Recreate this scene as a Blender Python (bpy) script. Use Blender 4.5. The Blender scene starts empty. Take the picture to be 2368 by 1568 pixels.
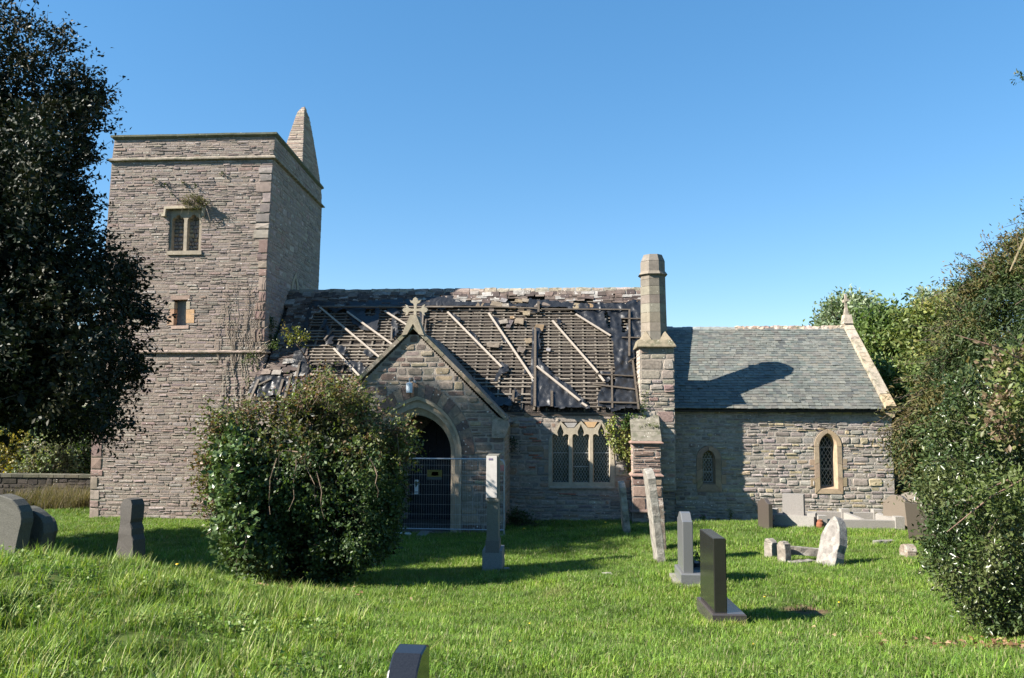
import bpy, bmesh, math, random
import numpy as np
from mathutils import Vector, Matrix, noise
from mathutils.geometry import tessellate_polygon

# ------------------------------------------------------------------ camera
scene = bpy.context.scene
F, CX, CY = 1806.0, 1184.0, 784.0           # focal length and centre in pixels of a 2368 px wide view
PITCH, ROLL, YAW = math.radians(4.9), 0.004, math.radians(4.0)
EYE = np.array([0.0, 0.0, 3.40])
fw = np.array([-math.sin(YAW) * math.cos(PITCH), math.cos(YAW) * math.cos(PITCH), math.sin(PITCH)])
_r0 = np.array([math.cos(YAW), math.sin(YAW), 0.0])
_u0 = np.cross(_r0, fw)
rt = _r0 * math.cos(ROLL) + _u0 * math.sin(ROLL)
up = -_r0 * math.sin(ROLL) + _u0 * math.cos(ROLL)
cam_data = bpy.data.cameras.new('camera')
cam_data.sensor_width = 36.0
cam_data.lens = F / 2368.0 * 36.0
cam_data.clip_start = 0.1
cam_data.clip_end = 2000.0
cam = bpy.data.objects.new('camera', cam_data)
scene.collection.objects.link(cam)
cam.matrix_world = Matrix(((rt[0], up[0], -fw[0], EYE[0]), (rt[1], up[1], -fw[1], EYE[1]),
                           (rt[2], up[2], -fw[2], EYE[2]), (0, 0, 0, 1)))
scene.camera = cam

# ------------------------------------------------------------------ sky, sun, exposure
SHADOW_AZ, SUN_EL = math.radians(67.5), math.radians(35.5)   # shadows run 69 degrees east of north
sun_dir = Vector((math.sin(SHADOW_AZ) * math.cos(SUN_EL), math.cos(SHADOW_AZ) * math.cos(SUN_EL), -math.sin(SUN_EL)))
world = bpy.data.worlds.new('World')
scene.world = world
world.use_nodes = True
wn = world.node_tree
for n in list(wn.nodes):
    wn.nodes.remove(n)
sky = wn.nodes.new('ShaderNodeTexSky')
sky.sky_type = 'NISHITA'
sky.sun_disc = False
sky.sun_elevation = SUN_EL
sky.sun_rotation = math.radians(67.5 + 180.0)
sky.altitude = 600.0
sky.air_density = 1.0
sky.dust_density = 0.1
sky.ozone_density = 4.0
bg = wn.nodes.new('ShaderNodeBackground')
bg.inputs['Strength'].default_value = 0.06
out = wn.nodes.new('ShaderNodeOutputWorld')
gam = wn.nodes.new('ShaderNodeGamma')
gam.inputs['Gamma'].default_value = 0.62
hsv = wn.nodes.new('ShaderNodeHueSaturation')
hsv.inputs['Saturation'].default_value = 1.52
hsv.inputs['Value'].default_value = 1.86
wn.links.new(sky.outputs[0], gam.inputs[0])
wn.links.new(gam.outputs[0], hsv.inputs['Color'])
wn.links.new(hsv.outputs[0], bg.inputs[0])
wn.links.new(bg.outputs[0], out.inputs[0])
sun_data = bpy.data.lights.new('sun', 'SUN')
sun_data.energy = 5.0
sun_data.angle = math.radians(0.53)
sun_data.color = (1.0, 0.93, 0.83)
sun = bpy.data.objects.new('sun', sun_data)
sun.rotation_euler = sun_dir.to_track_quat('-Z', 'Y').to_euler()
sun.location = (-30, -12, 30)
scene.collection.objects.link(sun)
scene.view_settings.view_transform = 'Standard'
scene.view_settings.look = 'None'
scene.view_settings.exposure = 1.72
scene.view_settings.gamma = 1.0
scene.view_settings.use_curve_mapping = False
scene.cycles.max_bounces = 6
scene.cycles.diffuse_bounces = 3
scene.cycles.transparent_max_bounces = 6

R = random.Random(7)
NR = np.random.default_rng(11)
COL = scene.collection
OFF = {}                                    # world position of every parent

# ------------------------------------------------------------------ pixel -> point on a real plane
def ray(px, py):
    return fw + rt * ((px - CX) / F) - up * ((py - CY) / F)

def onY(px, py, Y):
    d = ray(px, py)
    return EYE + d * ((Y - EYE[1]) / d[1])

def onP(px, py, p0, n):
    d = ray(px, py)
    return EYE + d * (np.dot(np.asarray(p0) - EYE, n) / np.dot(d, n))

def proj(p):
    v = np.asarray(p) - EYE
    d = v @ fw
    return CX + F * (v @ rt) / d, CY - F * (v @ up) / d

# ------------------------------------------------------------------ objects
def tag(o, label=None, cat=None, group=None, kind=None):
    if label: o['label'] = label
    if cat: o['category'] = cat
    if group: o['group'] = group
    if kind: o['kind'] = kind
    return o

def empty(name, loc, label=None, cat=None, group=None):
    o = bpy.data.objects.new(name, None)
    o.empty_display_size = 0.3
    o.location = loc
    COL.objects.link(o)
    OFF[o.name] = np.array(loc, float)
    return tag(o, label, cat, group)

def link(name, me, parent=None):
    o = bpy.data.objects.new(name, me)
    COL.objects.link(o)
    if parent is not None:
        o.parent = parent
        OFF[o.name] = OFF[parent.name]
    return o

def mesh_from(name, verts, faces, mat=None, tints=None, parent=None, origin=None, smooth=False):
    """verts in world space; tints one rgb per face."""
    off = OFF[parent.name] if parent is not None else np.zeros(3)
    og = off if origin is None else np.asarray(origin, float)
    V = np.asarray(verts, float) - og
    me = bpy.data.meshes.new(name)
    me.from_pydata(V.tolist(), [], faces)
    if tints is not None:
        at = me.color_attributes.new('tint', 'FLOAT_COLOR', 'CORNER')
        cnt = [len(f) for f in faces]
        arr = np.repeat(np.asarray(tints, float), cnt, axis=0)
        arr = np.concatenate([arr, np.ones((len(arr), 1))], axis=1)
        at.data.foreach_set('color', arr.ravel())
    if mat: me.materials.append(mat)
    if smooth:
        me.polygons.foreach_set('use_smooth', [True] * len(me.polygons))
    me.update()
    o = link(name, me, parent)
    if origin is not None:
        o.location = og - off
        OFF[o.name] = og
    elif parent is None:
        OFF[o.name] = np.zeros(3)
    return o

def mesh_np(name, V, Fc, mat, tint=None, parent=None):
    """fast path: V (n,3) world, Fc (m,k) ints, tint (n,3) per vertex"""
    off = OFF[parent.name] if parent is not None else np.zeros(3)
    me = bpy.data.meshes.new(name)
    n, (m, k) = len(V), Fc.shape
    me.vertices.add(n)
    me.vertices.foreach_set('co', (V - off).astype(np.float32).ravel())
    me.loops.add(m * k)
    me.loops.foreach_set('vertex_index', Fc.astype(np.int32).ravel())
    me.polygons.add(m)
    me.polygons.foreach_set('loop_start', np.arange(0, m * k, k, dtype=np.int32))
    me.polygons.foreach_set('loop_total', np.full(m, k, dtype=np.int32))
    me.update(calc_edges=True)
    if tint is not None:
        at = me.color_attributes.new('tint', 'FLOAT_COLOR', 'POINT')
        at.data.foreach_set('color', np.concatenate([tint, np.ones((n, 1))], 1).astype(np.float32).ravel())
    me.materials.append(mat)
    return link(name, me, parent)

class MB:
    """collects shapes into one mesh"""
    def __init__(s):
        s.v, s.f, s.t = [], [], []
    def add(s, verts, faces, tint=(.5, .5, .5)):
        b = len(s.v)
        s.v.extend([tuple(p) for p in verts])
        for f in faces:
            s.f.append([i + b for i in f])
            s.t.append(tint)
    def box(s, c, sx, sy, sz, tint=(.5, .5, .5), M=None, taper=1.0):
        vs = []
        for z, k in ((-.5, 1.0), (.5, taper)):
            for x, y in ((-.5, -.5), (.5, -.5), (.5, .5), (-.5, .5)):
                p = Vector((x * sx * k, y * sy * k, z * sz))
                if M is not None: p = M @ p
                vs.append((p.x + c[0], p.y + c[1], p.z + c[2]))
        s.add(vs, [(3, 2, 1, 0), (4, 5, 6, 7), (0, 1, 5, 4), (1, 2, 6, 5), (2, 3, 7, 6), (3, 0, 4, 7)], tint)
    def bar(s, a, b, w, h, n, tint=(.5, .5, .5)):
        """rectangular bar from a to b, w across, h along n"""
        a, b, n = Vector(a), Vector(b), Vector(n).normalized()
        d = (b - a).normalized()
        q = d.cross(n).normalized()
        vs = []
        for p in (a, b):
            for i, j in ((-.5, -.5), (.5, -.5), (.5, .5), (-.5, .5)):
                vs.append(p + q * (w * i) + n * (h * j))
        s.add(vs, [(3, 2, 1, 0), (4, 5, 6, 7), (0, 1, 5, 4), (1, 2, 6, 5), (2, 3, 7, 6), (3, 0, 4, 7)], tint)
    def tube(s, pts, rad, sides=6, tint=(.5, .5, .5)):
        pts = [Vector(p) for p in pts]
        rad = rad if isinstance(rad, (list, tuple)) else [rad] * len(pts)
        vs, fs = [], []
        for i, p in enumerate(pts):
            d = (pts[min(i + 1, len(pts) - 1)] - pts[max(i - 1, 0)]).normalized()
            a = d.orthogonal().normalized() if i == 0 else (pa - d * pa.dot(d)).normalized()
            pa = a
            b = d.cross(a)
            for k in range(sides):
                t = 2 * math.pi * k / sides
                vs.append(p + (a * math.cos(t) + b * math.sin(t)) * rad[i])
        for i in range(len(pts) - 1):
            for k in range(sides):
                k2 = (k + 1) % sides
                fs.append((i * sides + k, i * sides + k2, (i + 1) * sides + k2, (i + 1) * sides + k))
        fs.append(tuple(range(sides))[::-1])
        fs.append(tuple(range((len(pts) - 1) * sides, len(pts) * sides)))
        s.add(vs, fs, tint)
    def lathe(s, c, prof, sides=12, tint=(.5, .5, .5)):
        vs, fs = [], []
        for r, z in prof:
            for k in range(sides):
                t = 2 * math.pi * k / sides
                vs.append((c[0] + r * math.cos(t), c[1] + r * math.sin(t), c[2] + z))
        for i in range(len(prof) - 1):
            for k in range(sides):
                k2 = (k + 1) % sides
                fs.append((i * sides + k, i * sides + k2, (i + 1) * sides + k2, (i + 1) * sides + k))
        fs.append(tuple(range(sides))[::-1])
        fs.append(tuple(range((len(prof) - 1) * sides, len(prof) * sides)))
        s.add(vs, fs, tint)
    def prism(s, outer, holes, mp, d0, d1, tint=(.5, .5, .5), back=False):
        """flat outline with holes in facade space (x,z), from depth d0 to d1"""
        polys = [outer] + list(holes)
        tri = tessellate_polygon([[Vector((x, z, 0)) for x, z in p] for p in polys])
        flat = [q for p in polys for q in p]
        s.add([mp(x, z, d1) for x, z in flat], [tuple(t) for t in tri], tint)
        if back:
            s.add([mp(x, z, d0) for x, z in flat], [tuple(t)[::-1] for t in tri], tint)
        for p in polys:
            n = len(p)
            vs = [mp(x, z, d0) for x, z in p] + [mp(x, z, d1) for x, z in p]
            s.add(vs, [(i, (i + 1) % n, n + (i + 1) % n, n + i) for i in range(n)], tint)
    def reveal(s, p0, p1, mp, d0, d1, tint=(.5, .5, .5), closed=True):
        n = len(p0)
        vs = [mp(x, z, d0) for x, z in p0] + [mp(x, z, d1) for x, z in p1]
        s.add(vs, [(i, (i + 1) % n, n + (i + 1) % n, n + i) for i in range(n if closed else n - 1)], tint)
    def build(s, name, mat, parent=None, origin=None, smooth=False):
        return mesh_from(name, s.v, s.f, mat, s.t, parent, origin, smooth)

# ------------------------------------------------------------------ materials
def new_mat(name):
    m = bpy.data.materials.new(name)
    m.use_nodes = True
    nt = m.node_tree
    for n in list(nt.nodes): nt.nodes.remove(n)
    o = nt.nodes.new('ShaderNodeOutputMaterial')
    b = nt.nodes.new('ShaderNodeBsdfPrincipled')
    nt.links.new(b.outputs[0], o.inputs[0])
    return m, nt, b, o

def ramp(nt, fac, stops):
    r = nt.nodes.new('ShaderNodeValToRGB')
    while len(r.color_ramp.elements) < len(stops): r.color_ramp.elements.new(0.5)
    for e, (p, c) in zip(r.color_ramp.elements, stops):
        e.position = p
        e.color = tuple(c) + (1,) if len(c) == 3 else c
    nt.links.new(fac, r.inputs[0])
    return r.outputs[0]

def noise_tex(nt, co, scale, detail=5.0, rough=0.6, dist=0.0):
    n = nt.nodes.new('ShaderNodeTexNoise')
    n.inputs['Scale'].default_value = scale
    n.inputs['Detail'].default_value = detail
    n.inputs['Roughness'].default_value = rough
    n.inputs['Distortion'].default_value = dist
    nt.links.new(co, n.inputs['Vector'])
    return n.outputs['Fac']

def mixc(nt, mode, fac, a, b):
    m = nt.nodes.new('ShaderNodeMix')
    m.data_type = 'RGBA'
    m.blend_type = mode
    for s, v in ((m.inputs[0], fac), (m.inputs[6], a), (m.inputs[7], b)):
        if hasattr(v, 'links'): nt.links.new(v, s)
        elif isinstance(v, (int, float)): s.default_value = v
        else: s.default_value = tuple(v) + (1,)
    return m.outputs[2]

def tinted(name, base=None, scale=18.0, lo=.62, hi=1.3, bump=.35, bscale=55.0, rough=.9, spec=.25,
           stains=None, spots=None, jitter=0.0, stretch=None, metal=0.0, coat=0.0):
    """surface whose colour is the piece's own tint (or one base colour), varied by noise"""
    m, nt, b, o = new_mat(name)
    geo = nt.nodes.new('ShaderNodeNewGeometry')
    co = geo.outputs['Position']
    if stretch:
        mp = nt.nodes.new('ShaderNodeMapping')
        mp.inputs['Scale'].default_value = stretch
        nt.links.new(co, mp.inputs['Vector'])
        co = mp.outputs[0]
    if base is None:
        a = nt.nodes.new('ShaderNodeAttribute')
        a.attribute_name = 'tint'
        col = a.outputs['Color']
    else:
        c = nt.nodes.new('ShaderNodeRGB')
        c.outputs[0].default_value = tuple(base) + (1,)
        col = c.outputs[0]
    f = noise_tex(nt, co, scale, 6.0, .65)
    col = mixc(nt, 'MULTIPLY', 1.0, col, ramp(nt, f, [(.25, (lo,) * 3), (.75, (hi,) * 3)]))
    if jitter:
        oi = nt.nodes.new('ShaderNodeObjectInfo')
        col = mixc(nt, 'MULTIPLY', 1.0, col, ramp(nt, oi.outputs['Random'], [(0, (1 - jitter,) * 3), (1, (1 + jitter,) * 3)]))
    if stains:
        for sc, p0, p1, sc_col, amt in stains:
            g = noise_tex(nt, co, sc, 5.0, .6)
            w = ramp(nt, g, [(p0, (0, 0, 0)), (p1, (amt,) * 3)])
            col = mixc(nt, 'MIX', w, col, sc_col)
    if spots:
        sc, p0, sp_col = spots
        v = nt.nodes.new('ShaderNodeTexVoronoi')
        v.inputs['Scale'].default_value = sc
        v.inputs['Randomness'].default_value = 1.0
        nt.links.new(co, v.inputs['Vector'])
        g = noise_tex(nt, co, sc * .35, 3.0)
        w1 = ramp(nt, v.outputs['Distance'], [(p0 * .7, (1, 1, 1)), (p0, (0, 0, 0))])
        w2 = ramp(nt, g, [(.52, (0, 0, 0)), (.6, (1, 1, 1))])
        col = mixc(nt, 'MIX', mixc(nt, 'MULTIPLY', 1.0, w1, w2), col, sp_col)
    nt.links.new(col, b.inputs['Base Color'])
    b.inputs['Roughness'].default_value = rough
    b.inputs['Specular IOR Level'].default_value = spec
    b.inputs['Metallic'].default_value = metal
    b.inputs['Coat Weight'].default_value = coat
    if bump:
        bn = nt.nodes.new('ShaderNodeBump')
        bn.inputs['Strength'].default_value = bump
        bn.inputs['Distance'].default_value = .02
        nt.links.new(noise_tex(nt, co, bscale, 5.0, .65), bn.inputs['Height'])
        nt.links.new(bn.outputs[0], b.inputs['Normal'])
    return m

def leafy(name, rough=.45, trans=.3, spec=.4, jitter=0.12, patch=None):
    m, nt, b, o = new_mat(name)
    a = nt.nodes.new('ShaderNodeAttribute')
    a.attribute_name = 'tint'
    col = a.outputs['Color']
    if jitter:
        oi = nt.nodes.new('ShaderNodeObjectInfo')
        col = mixc(nt, 'MULTIPLY', 1.0, col, ramp(nt, oi.outputs['Random'], [(0, (1 - jitter,) * 3), (1, (1 + jitter,) * 3)]))
    if patch:
        pos = nt.nodes.new('ShaderNodeNewGeometry').outputs['Position']
        col = mixc(nt, 'MULTIPLY', 1.0, col, ramp(nt, noise_tex(nt, pos, patch, 4, .6), [(.28, (.62, .68, .7)), (.5, (.95, .95, .95)), (.72, (1.2, 1.1, 1.0))]))
        col = mixc(nt, 'MIX', ramp(nt, noise_tex(nt, pos, patch * .55, 5, .65, .4), [(.6, (0, 0, 0)), (.74, (.55,) * 3)]), col, (.2, .165, .075))
    nt.links.new(col, b.inputs['Base Color'])
    b.inputs['Roughness'].default_value = rough
    b.inputs['Specular IOR Level'].default_value = spec
    t = nt.nodes.new('ShaderNodeBsdfTranslucent')
    g = nt.nodes.new('ShaderNodeGamma')
    nt.links.new(mixc(nt, 'MULTIPLY', 1.0, col, (1.25, 1.35, .55)), t.inputs['Color'])
    mx = nt.nodes.new('ShaderNodeMixShader')
    mx.inputs[0].default_value = trans
    nt.links.new(b.outputs[0], mx.inputs[1])
    nt.links.new(t.outputs[0], mx.inputs[2])
    nt.links.new(mx.outputs[0], o.inputs[0])
    nt.nodes.remove(g)
    return m

M = {}
M['rubble'] = tinted('rubble stone', None, 14, .6, 1.3, .55, 45, .92, .2,
                     stains=[(1.3, .52, .7, (.13, .11, .09), .35)], spots=(9, .2, (.62, .6, .55)))
M['mortar'] = tinted('lime mortar', None, 9, .6, 1.25, .8, 40, .95, .1)
M['ashlar'] = tinted('dressed sandstone', None, 7, .72, 1.2, .3, 60, .88, .25,
                     stains=[(2.5, .55, .75, (.2, .17, .12), .4)], spots=(13, .14, (.6, .58, .5)))
M['coping'] = tinted('mossy coping stone', None, 6, .6, 1.25, .4, 50, .92, .2,
                     stains=[(5, .5, .62, (.07, .075, .045), .65)], spots=(16, .2, (.6, .58, .5)))
M['slate'] = tinted('roofing slate', None, 9, .75, 1.2, .25, 30, .55, .45, jitter=.16,
                    stains=[(.9, .5, .75, (.2, .19, .16), .3)], spots=(14, .1, (.5, .5, .45)))
M['stonetile'] = tinted('stone roof tile', None, 10, .6, 1.3, .5, 40, .85, .25, jitter=.2,
                        stains=[(3, .5, .65, (.05, .04, .03), .6)], spots=(12, .17, (.66, .63, .58)))
M['batten'] = tinted('weathered batten', None, 6, .55, 1.3, .4, 60, .85, .2, jitter=.18, stretch=(1, 6, 6))
M['pinewood'] = tinted('pale new timber', None, 8, .8, 1.15, .2, 60, .6, .35, jitter=.08)
M['sark'] = tinted('dusty old sarking', (.035, .03, .027), 5, .4, 1.5, .7, 18, .95, .1,
                   stains=[(16, .56, .64, (.17, .14, .115), .75), (2.2, .55, .7, (.03, .028, .026), .6)])
M['felt'] = tinted('black roofing felt', (.0125, .0135, .0155), 3, .75, 1.25, .5, 16, .4, .5)
M['glass'] = tinted('old dark window glass', (.012, .02, .022), 4, .5, 1.4, .25, 9, .14, .5)
M['lead'] = tinted('lead cames', (.3, .305, .305), 20, .8, 1.15, .1, 60, .5, .4, metal=.3)
M['iron'] = tinted('galvanised steel', (.42, .45, .48), 20, .8, 1.1, .05, 60, .4, .5, metal=.7)
M['darkwood'] = tinted('dark painted door', (.022, .022, .034), 8, .7, 1.2, .2, 40, .6, .3, stretch=(4, 4, 1))
M['oldstone'] = tinted('lichened gravestone', None, 9, .55, 1.35, .55, 38, .93, .2,
                       stains=[(7, .5, .58, (.3, .285, .25), .6), (4, .56, .66, (.05, .045, .038), .6)], spots=(30, .2, (.1, .09, .07)))
M['greystone'] = tinted('rough granite', None, 60, .7, 1.3, .35, 90, .85, .3)
M['polished'] = tinted('polished granite', None, 140, .75, 1.3, .0, 60, .13, .5)
M['semipol'] = tinted('honed granite', None, 150, .7, 1.35, .05, 60, .3, .5)
M['plain'] = tinted('painted', None, 12, .85, 1.1, .05, 40, .5, .4)
M['bark'] = tinted('bark', None, 12, .5, 1.3, .8, 30, .95, .1)
M['leaf'] = leafy('leaf', .5, .3, .35)
M['glossleaf'] = leafy('glossy leaf', .33, .12, .42)
M['darkleaf'] = leafy('dark glossy leaf', .5, .04, .16)
M['needle'] = leafy('yew needles', .6, .15, .3)
M['blade'] = leafy('grass blade', .55, .3, .3, jitter=.34, patch=.9)
M['straw'] = leafy('dry grass', .7, .35, .2, jitter=.2)

# ------------------------------------------------------------------ terrain
_cp = []
def cp(px, py, Y, dz=0.0):
    p = onY(px, py, Y)
    _cp.append((p[0], p[1], p[2] + dz))
for a in ((1680, 1452, 7.9), (1590, 1348, 10.2), (1520, 1302, 14.0), (1930, 1312, 12.6), (1138, 1322, 13.5), (650, 1352, 12.0),
          (1165, 1238, 20.0), (980, 1240, 20.0), (1430, 1206, 22.8), (1620, 1206, 23.6), (1850, 1200, 23.6), (2068, 1192, 23.6),
          (1800, 1224, 19.2), (2090, 1228, 19.0), (2110, 1288, 13.3), (1184, 1568, 4.7), (1700, 1568, 4.8), (2250, 1568, 4.9),
          (700, 1568, 4.6), (100, 1568, 4.4), (0, 1296, 7.6), (150, 1300, 7.7), (300, 1322, 8.1), (450, 1350, 9.2), (205, 1199, 24.0),
          (500, 1206, 24.0), (350, 1222, 19.5), (100, 1225, 19.5), (2300, 1500, 6.6), (1450, 1400, 9.2), (900, 1420, 9.0), (1950, 1420, 8.8)):
    cp(*a)
_cp += [(-7.5, 11.5, .62), (-5.6, 12.0, .62), (-10, 12, .6), (-9, 15, .35), (-14, 17, .1), (0, -2, 1.9), (-4, -1, 2.0), (4, -1, 1.95),
        (-9, 2, 2.0), (9, 2, 2.0), (10, 8, 1.5), (14, 14, 1.0), (13, 22, .7), (16, 30, .6), (-18, 26, -.3), (-25, 32, -.3), (-16, 8, 1.4),
        (0, 34, .2), (-10, 34, 0), (10, 34, .4), (-24, 14, .4), (24, 20, .9), (0, -14, 2.2), (-22, -6, 2.0), (22, -6, 2.0)]
_cp = np.array(_cp)
def _U(r2):
    return .5 * r2 * np.log(np.maximum(r2, 1e-9))
_n = len(_cp)
_K = _U(((_cp[:, None, :2] - _cp[None, :, :2]) ** 2).sum(-1)) + np.eye(_n) * 0.15
_Pm = np.c_[np.ones(_n), _cp[:, :2]]
_A = np.block([[_K, _Pm], [_Pm.T, np.zeros((3, 3))]])
_w = np.linalg.solve(_A, np.r_[_cp[:, 2], 0, 0, 0])
def gz(x, y):
    x = np.atleast_1d(np.asarray(x, float)); y = np.atleast_1d(np.asarray(y, float))
    z = np.empty(x.shape)
    rr = np.hypot(x, y - 14)
    k = np.clip((rr - 24) / 22, 0, 1); k = k * k * (3 - 2 * k)
    xc = np.clip(x, -26, 26); yc = np.clip(y, -14, 40)
    r2 = (xc[:, None] - _cp[None, :, 0]) ** 2 + (yc[:, None] - _cp[None, :, 1]) ** 2
    z = _U(r2) @ _w[:_n] + _w[_n] + _w[_n + 1] * xc + _w[_n + 2] * yc
    und = np.array([noise.noise((a * .55, b * .55, 3.1)) * .05 + noise.noise((a * 1.7, b * 1.7, 7.7)) * .018 for a, b in zip(x, y)])
    bank = np.clip((-xc - .8) / 1.5, 0, 1) * np.clip((10.5 - yc) / 2.5, 0, 1)
    und = und + bank * np.array([noise.noise((a * .95, b * 1.1, 21.0)) * .12 + noise.noise((a * 2.6, b * 2.6, 4.0)) * .04 for a, b in zip(x, y)])
    return (z + und) * (1 - k) + .2 * k
def g1(x, y):
    return float(gz(x, y)[0])

# ------------------------------------------------------------------ ground sheet
def axis(lo, hi, inner0, inner1, fine, coarse):
    a = list(np.arange(inner0, inner1 + 1e-6, fine))
    v = inner0
    while v > lo:
        v -= max(coarse * .4, (inner0 - v) * .35 + fine); a.insert(0, v)
    v = inner1
    while v < hi:
        v += max(coarse * .4, (v - inner1) * .35 + fine); a.append(v)
    return np.array(a)
gx = axis(-900, 900, -17, 13, .2, 2.0)
gy = axis(-300, 1200, 2.1, 27, .2, 2.0)
GX, GY = np.meshgrid(gx, gy)
gzv = gz(GX.ravel(), GY.ravel())
nv, nu = GX.shape
_i = np.arange(nv * nu).reshape(nv, nu)
gf = np.stack([_i[:-1, :-1].ravel(), _i[:-1, 1:].ravel(), _i[1:, 1:].ravel(), _i[1:, :-1].ravel()], 1)
gm, gnt, gb, go = new_mat('lawn soil')
_geo = gnt.nodes.new('ShaderNodeNewGeometry')
_pos = _geo.outputs['Position']
_c = ramp(gnt, noise_tex(gnt, _pos, 1.3, 6), [(.3, (.035, .06, .012)), (.55, (.055, .085, .018)), (.75, (.09, .1, .03))])
_c = mixc(gnt, 'MIX', ramp(gnt, noise_tex(gnt, _pos, 9, 5), [(.55, (0, 0, 0)), (.75, (.7,) * 3)]), _c, (.12, .085, .045))
_fl = gnt.nodes.new('ShaderNodeVectorMath'); _fl.operation = 'MULTIPLY'
gnt.links.new(_pos, _fl.inputs[0]); _fl.inputs[1].default_value = (1, 1, 0)
_nz = noise_tex(gnt, _pos, 4.5, 5)
for _x, _y, _r in ((-4.6, 11.0, .95), (-3.9, 10.5, .8), (2.6, 9.0, .6), (3.5, 6.6, 1.1), (2.0, 6.9, .35), (1.5, 10.6, .45), (.4, 10.1, .35)):
    _d = gnt.nodes.new('ShaderNodeVectorMath'); _d.operation = 'DISTANCE'
    gnt.links.new(_fl.outputs[0], _d.inputs[0]); _d.inputs[1].default_value = (_x, _y, 0)
    _m = gnt.nodes.new('ShaderNodeMath'); _m.operation = 'MULTIPLY_ADD'
    gnt.links.new(_d.outputs['Value'], _m.inputs[0]); _m.inputs[1].default_value = 1 / _r; gnt.links.new(_nz, _m.inputs[2])
    _c = mixc(gnt, 'MIX', ramp(gnt, _m.outputs[0], [(.75, (.9,) * 3), (1.0, (0, 0, 0))]), _c, (.13, .085, .055))
gnt.links.new(_c, gb.inputs['Base Color'])
gb.inputs['Roughness'].default_value = 1.0
gb.inputs['Specular IOR Level'].default_value = .1
ground = mesh_np('ground', np.stack([GX.ravel(), GY.ravel(), gzv], 1), gf, gm)
ground.data.polygons.foreach_set('use_smooth', [True] * len(ground.data.polygons))
tag(ground, 'grassy churchyard ground sloping down from a bank to the church', kind='structure')
OFF['ground'] = np.zeros(3)

_GZ = gzv.reshape(GX.shape)
def gs(x, y):
    """height of the ground sheet itself"""
    i = np.clip(np.searchsorted(gx, x) - 1, 0, len(gx) - 2); j = np.clip(np.searchsorted(gy, y) - 1, 0, len(gy) - 2)
    u = (x - gx[i]) / (gx[i + 1] - gx[i]); v = (y - gy[j]) / (gy[j + 1] - gy[j])
    return (_GZ[j, i] * (1 - u) + _GZ[j, i + 1] * u) * (1 - v) + (_GZ[j + 1, i] * (1 - u) + _GZ[j + 1, i + 1] * u) * v

# worn gravel path crossing the lawn in front of the tower
pm = tinted('gravel path', (.3, .235, .19), 25, .6, 1.3, .5, 70, .95, .15)
pv, pf = [], []
pth = [onY(60, 1210, 22.0), onY(180, 1214, 21.4), onY(300, 1219, 21.0), onY(400, 1224, 20.6), onY(500, 1229, 20.4), onY(640, 1232, 20.2), onY(900, 1236, 19.6)]
pts = []
for a, b in zip(pth[:-1], pth[1:]):
    for t in np.linspace(0, 1, 9)[:-1]:
        pts.append(a + (b - a) * t)
for i, p in enumerate(pts):
    w = .42 + .12 * noise.noise((p[0] * 1.2, 0, 0))
    for j, s in enumerate((-1, -.33, .33, 1)):
        x, y = p[0], p[1] + s * w + .08 * noise.noise((p[0] * 2, s * 3, 5))
        pv.append((x, y, g1(x, y) + (.03 if abs(s) < .9 else .004)))
    if i:
        for j in range(3):
            pf.append(((i - 1) * 4 + j, i * 4 + j, i * 4 + j + 1, (i - 1) * 4 + j + 1))
path = mesh_from('path', pv, pf, pm, smooth=True)
tag(path, 'narrow brown gravel path across the lawn before the tower', kind='structure')

# ------------------------------------------------------------------ masonry tools
def poly_extent(poly, za, zb):
    xs = []
    n = len(poly)
    for i in range(n):
        (x0, z0), (x1, z1) = poly[i], poly[(i + 1) % n]
        if za <= z0 <= zb: xs.append(x0)
        for z in (za, zb):
            if (z0 - z) * (z1 - z) < 0: xs.append(x0 + (x1 - x0) * (z - z0) / (z1 - z0))
    return (min(xs), max(xs)) if len(xs) > 1 else None

def make_free(xl, xr, holes):
    def free(za, zb):
        a = xl(za, zb) if callable(xl) else xl
        b = xr(za, zb) if callable(xr) else xr
        iv = [(a, b)]
        for h in holes:
            e = poly_extent(h, za, zb)
            if e is None: continue
            nv_ = []
            for p, q in iv:
                if e[1] <= p or e[0] >= q: nv_.append((p, q)); continue
                if e[0] > p: nv_.append((p, e[0]))
                if e[1] < q: nv_.append((e[1], q))
            iv = nv_
        return [(p, q) for p, q in iv if q - p > .02]
    return free

def pick(pal, rng):
    t = rng.random() * sum(w for w, c in pal)
    for w, c in pal:
        t -= w
        if t <= 0: break
    k = rng.uniform(.86, 1.14)
    return tuple(max(.01, v * k * rng.uniform(.95, 1.05)) for v in c)

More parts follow.
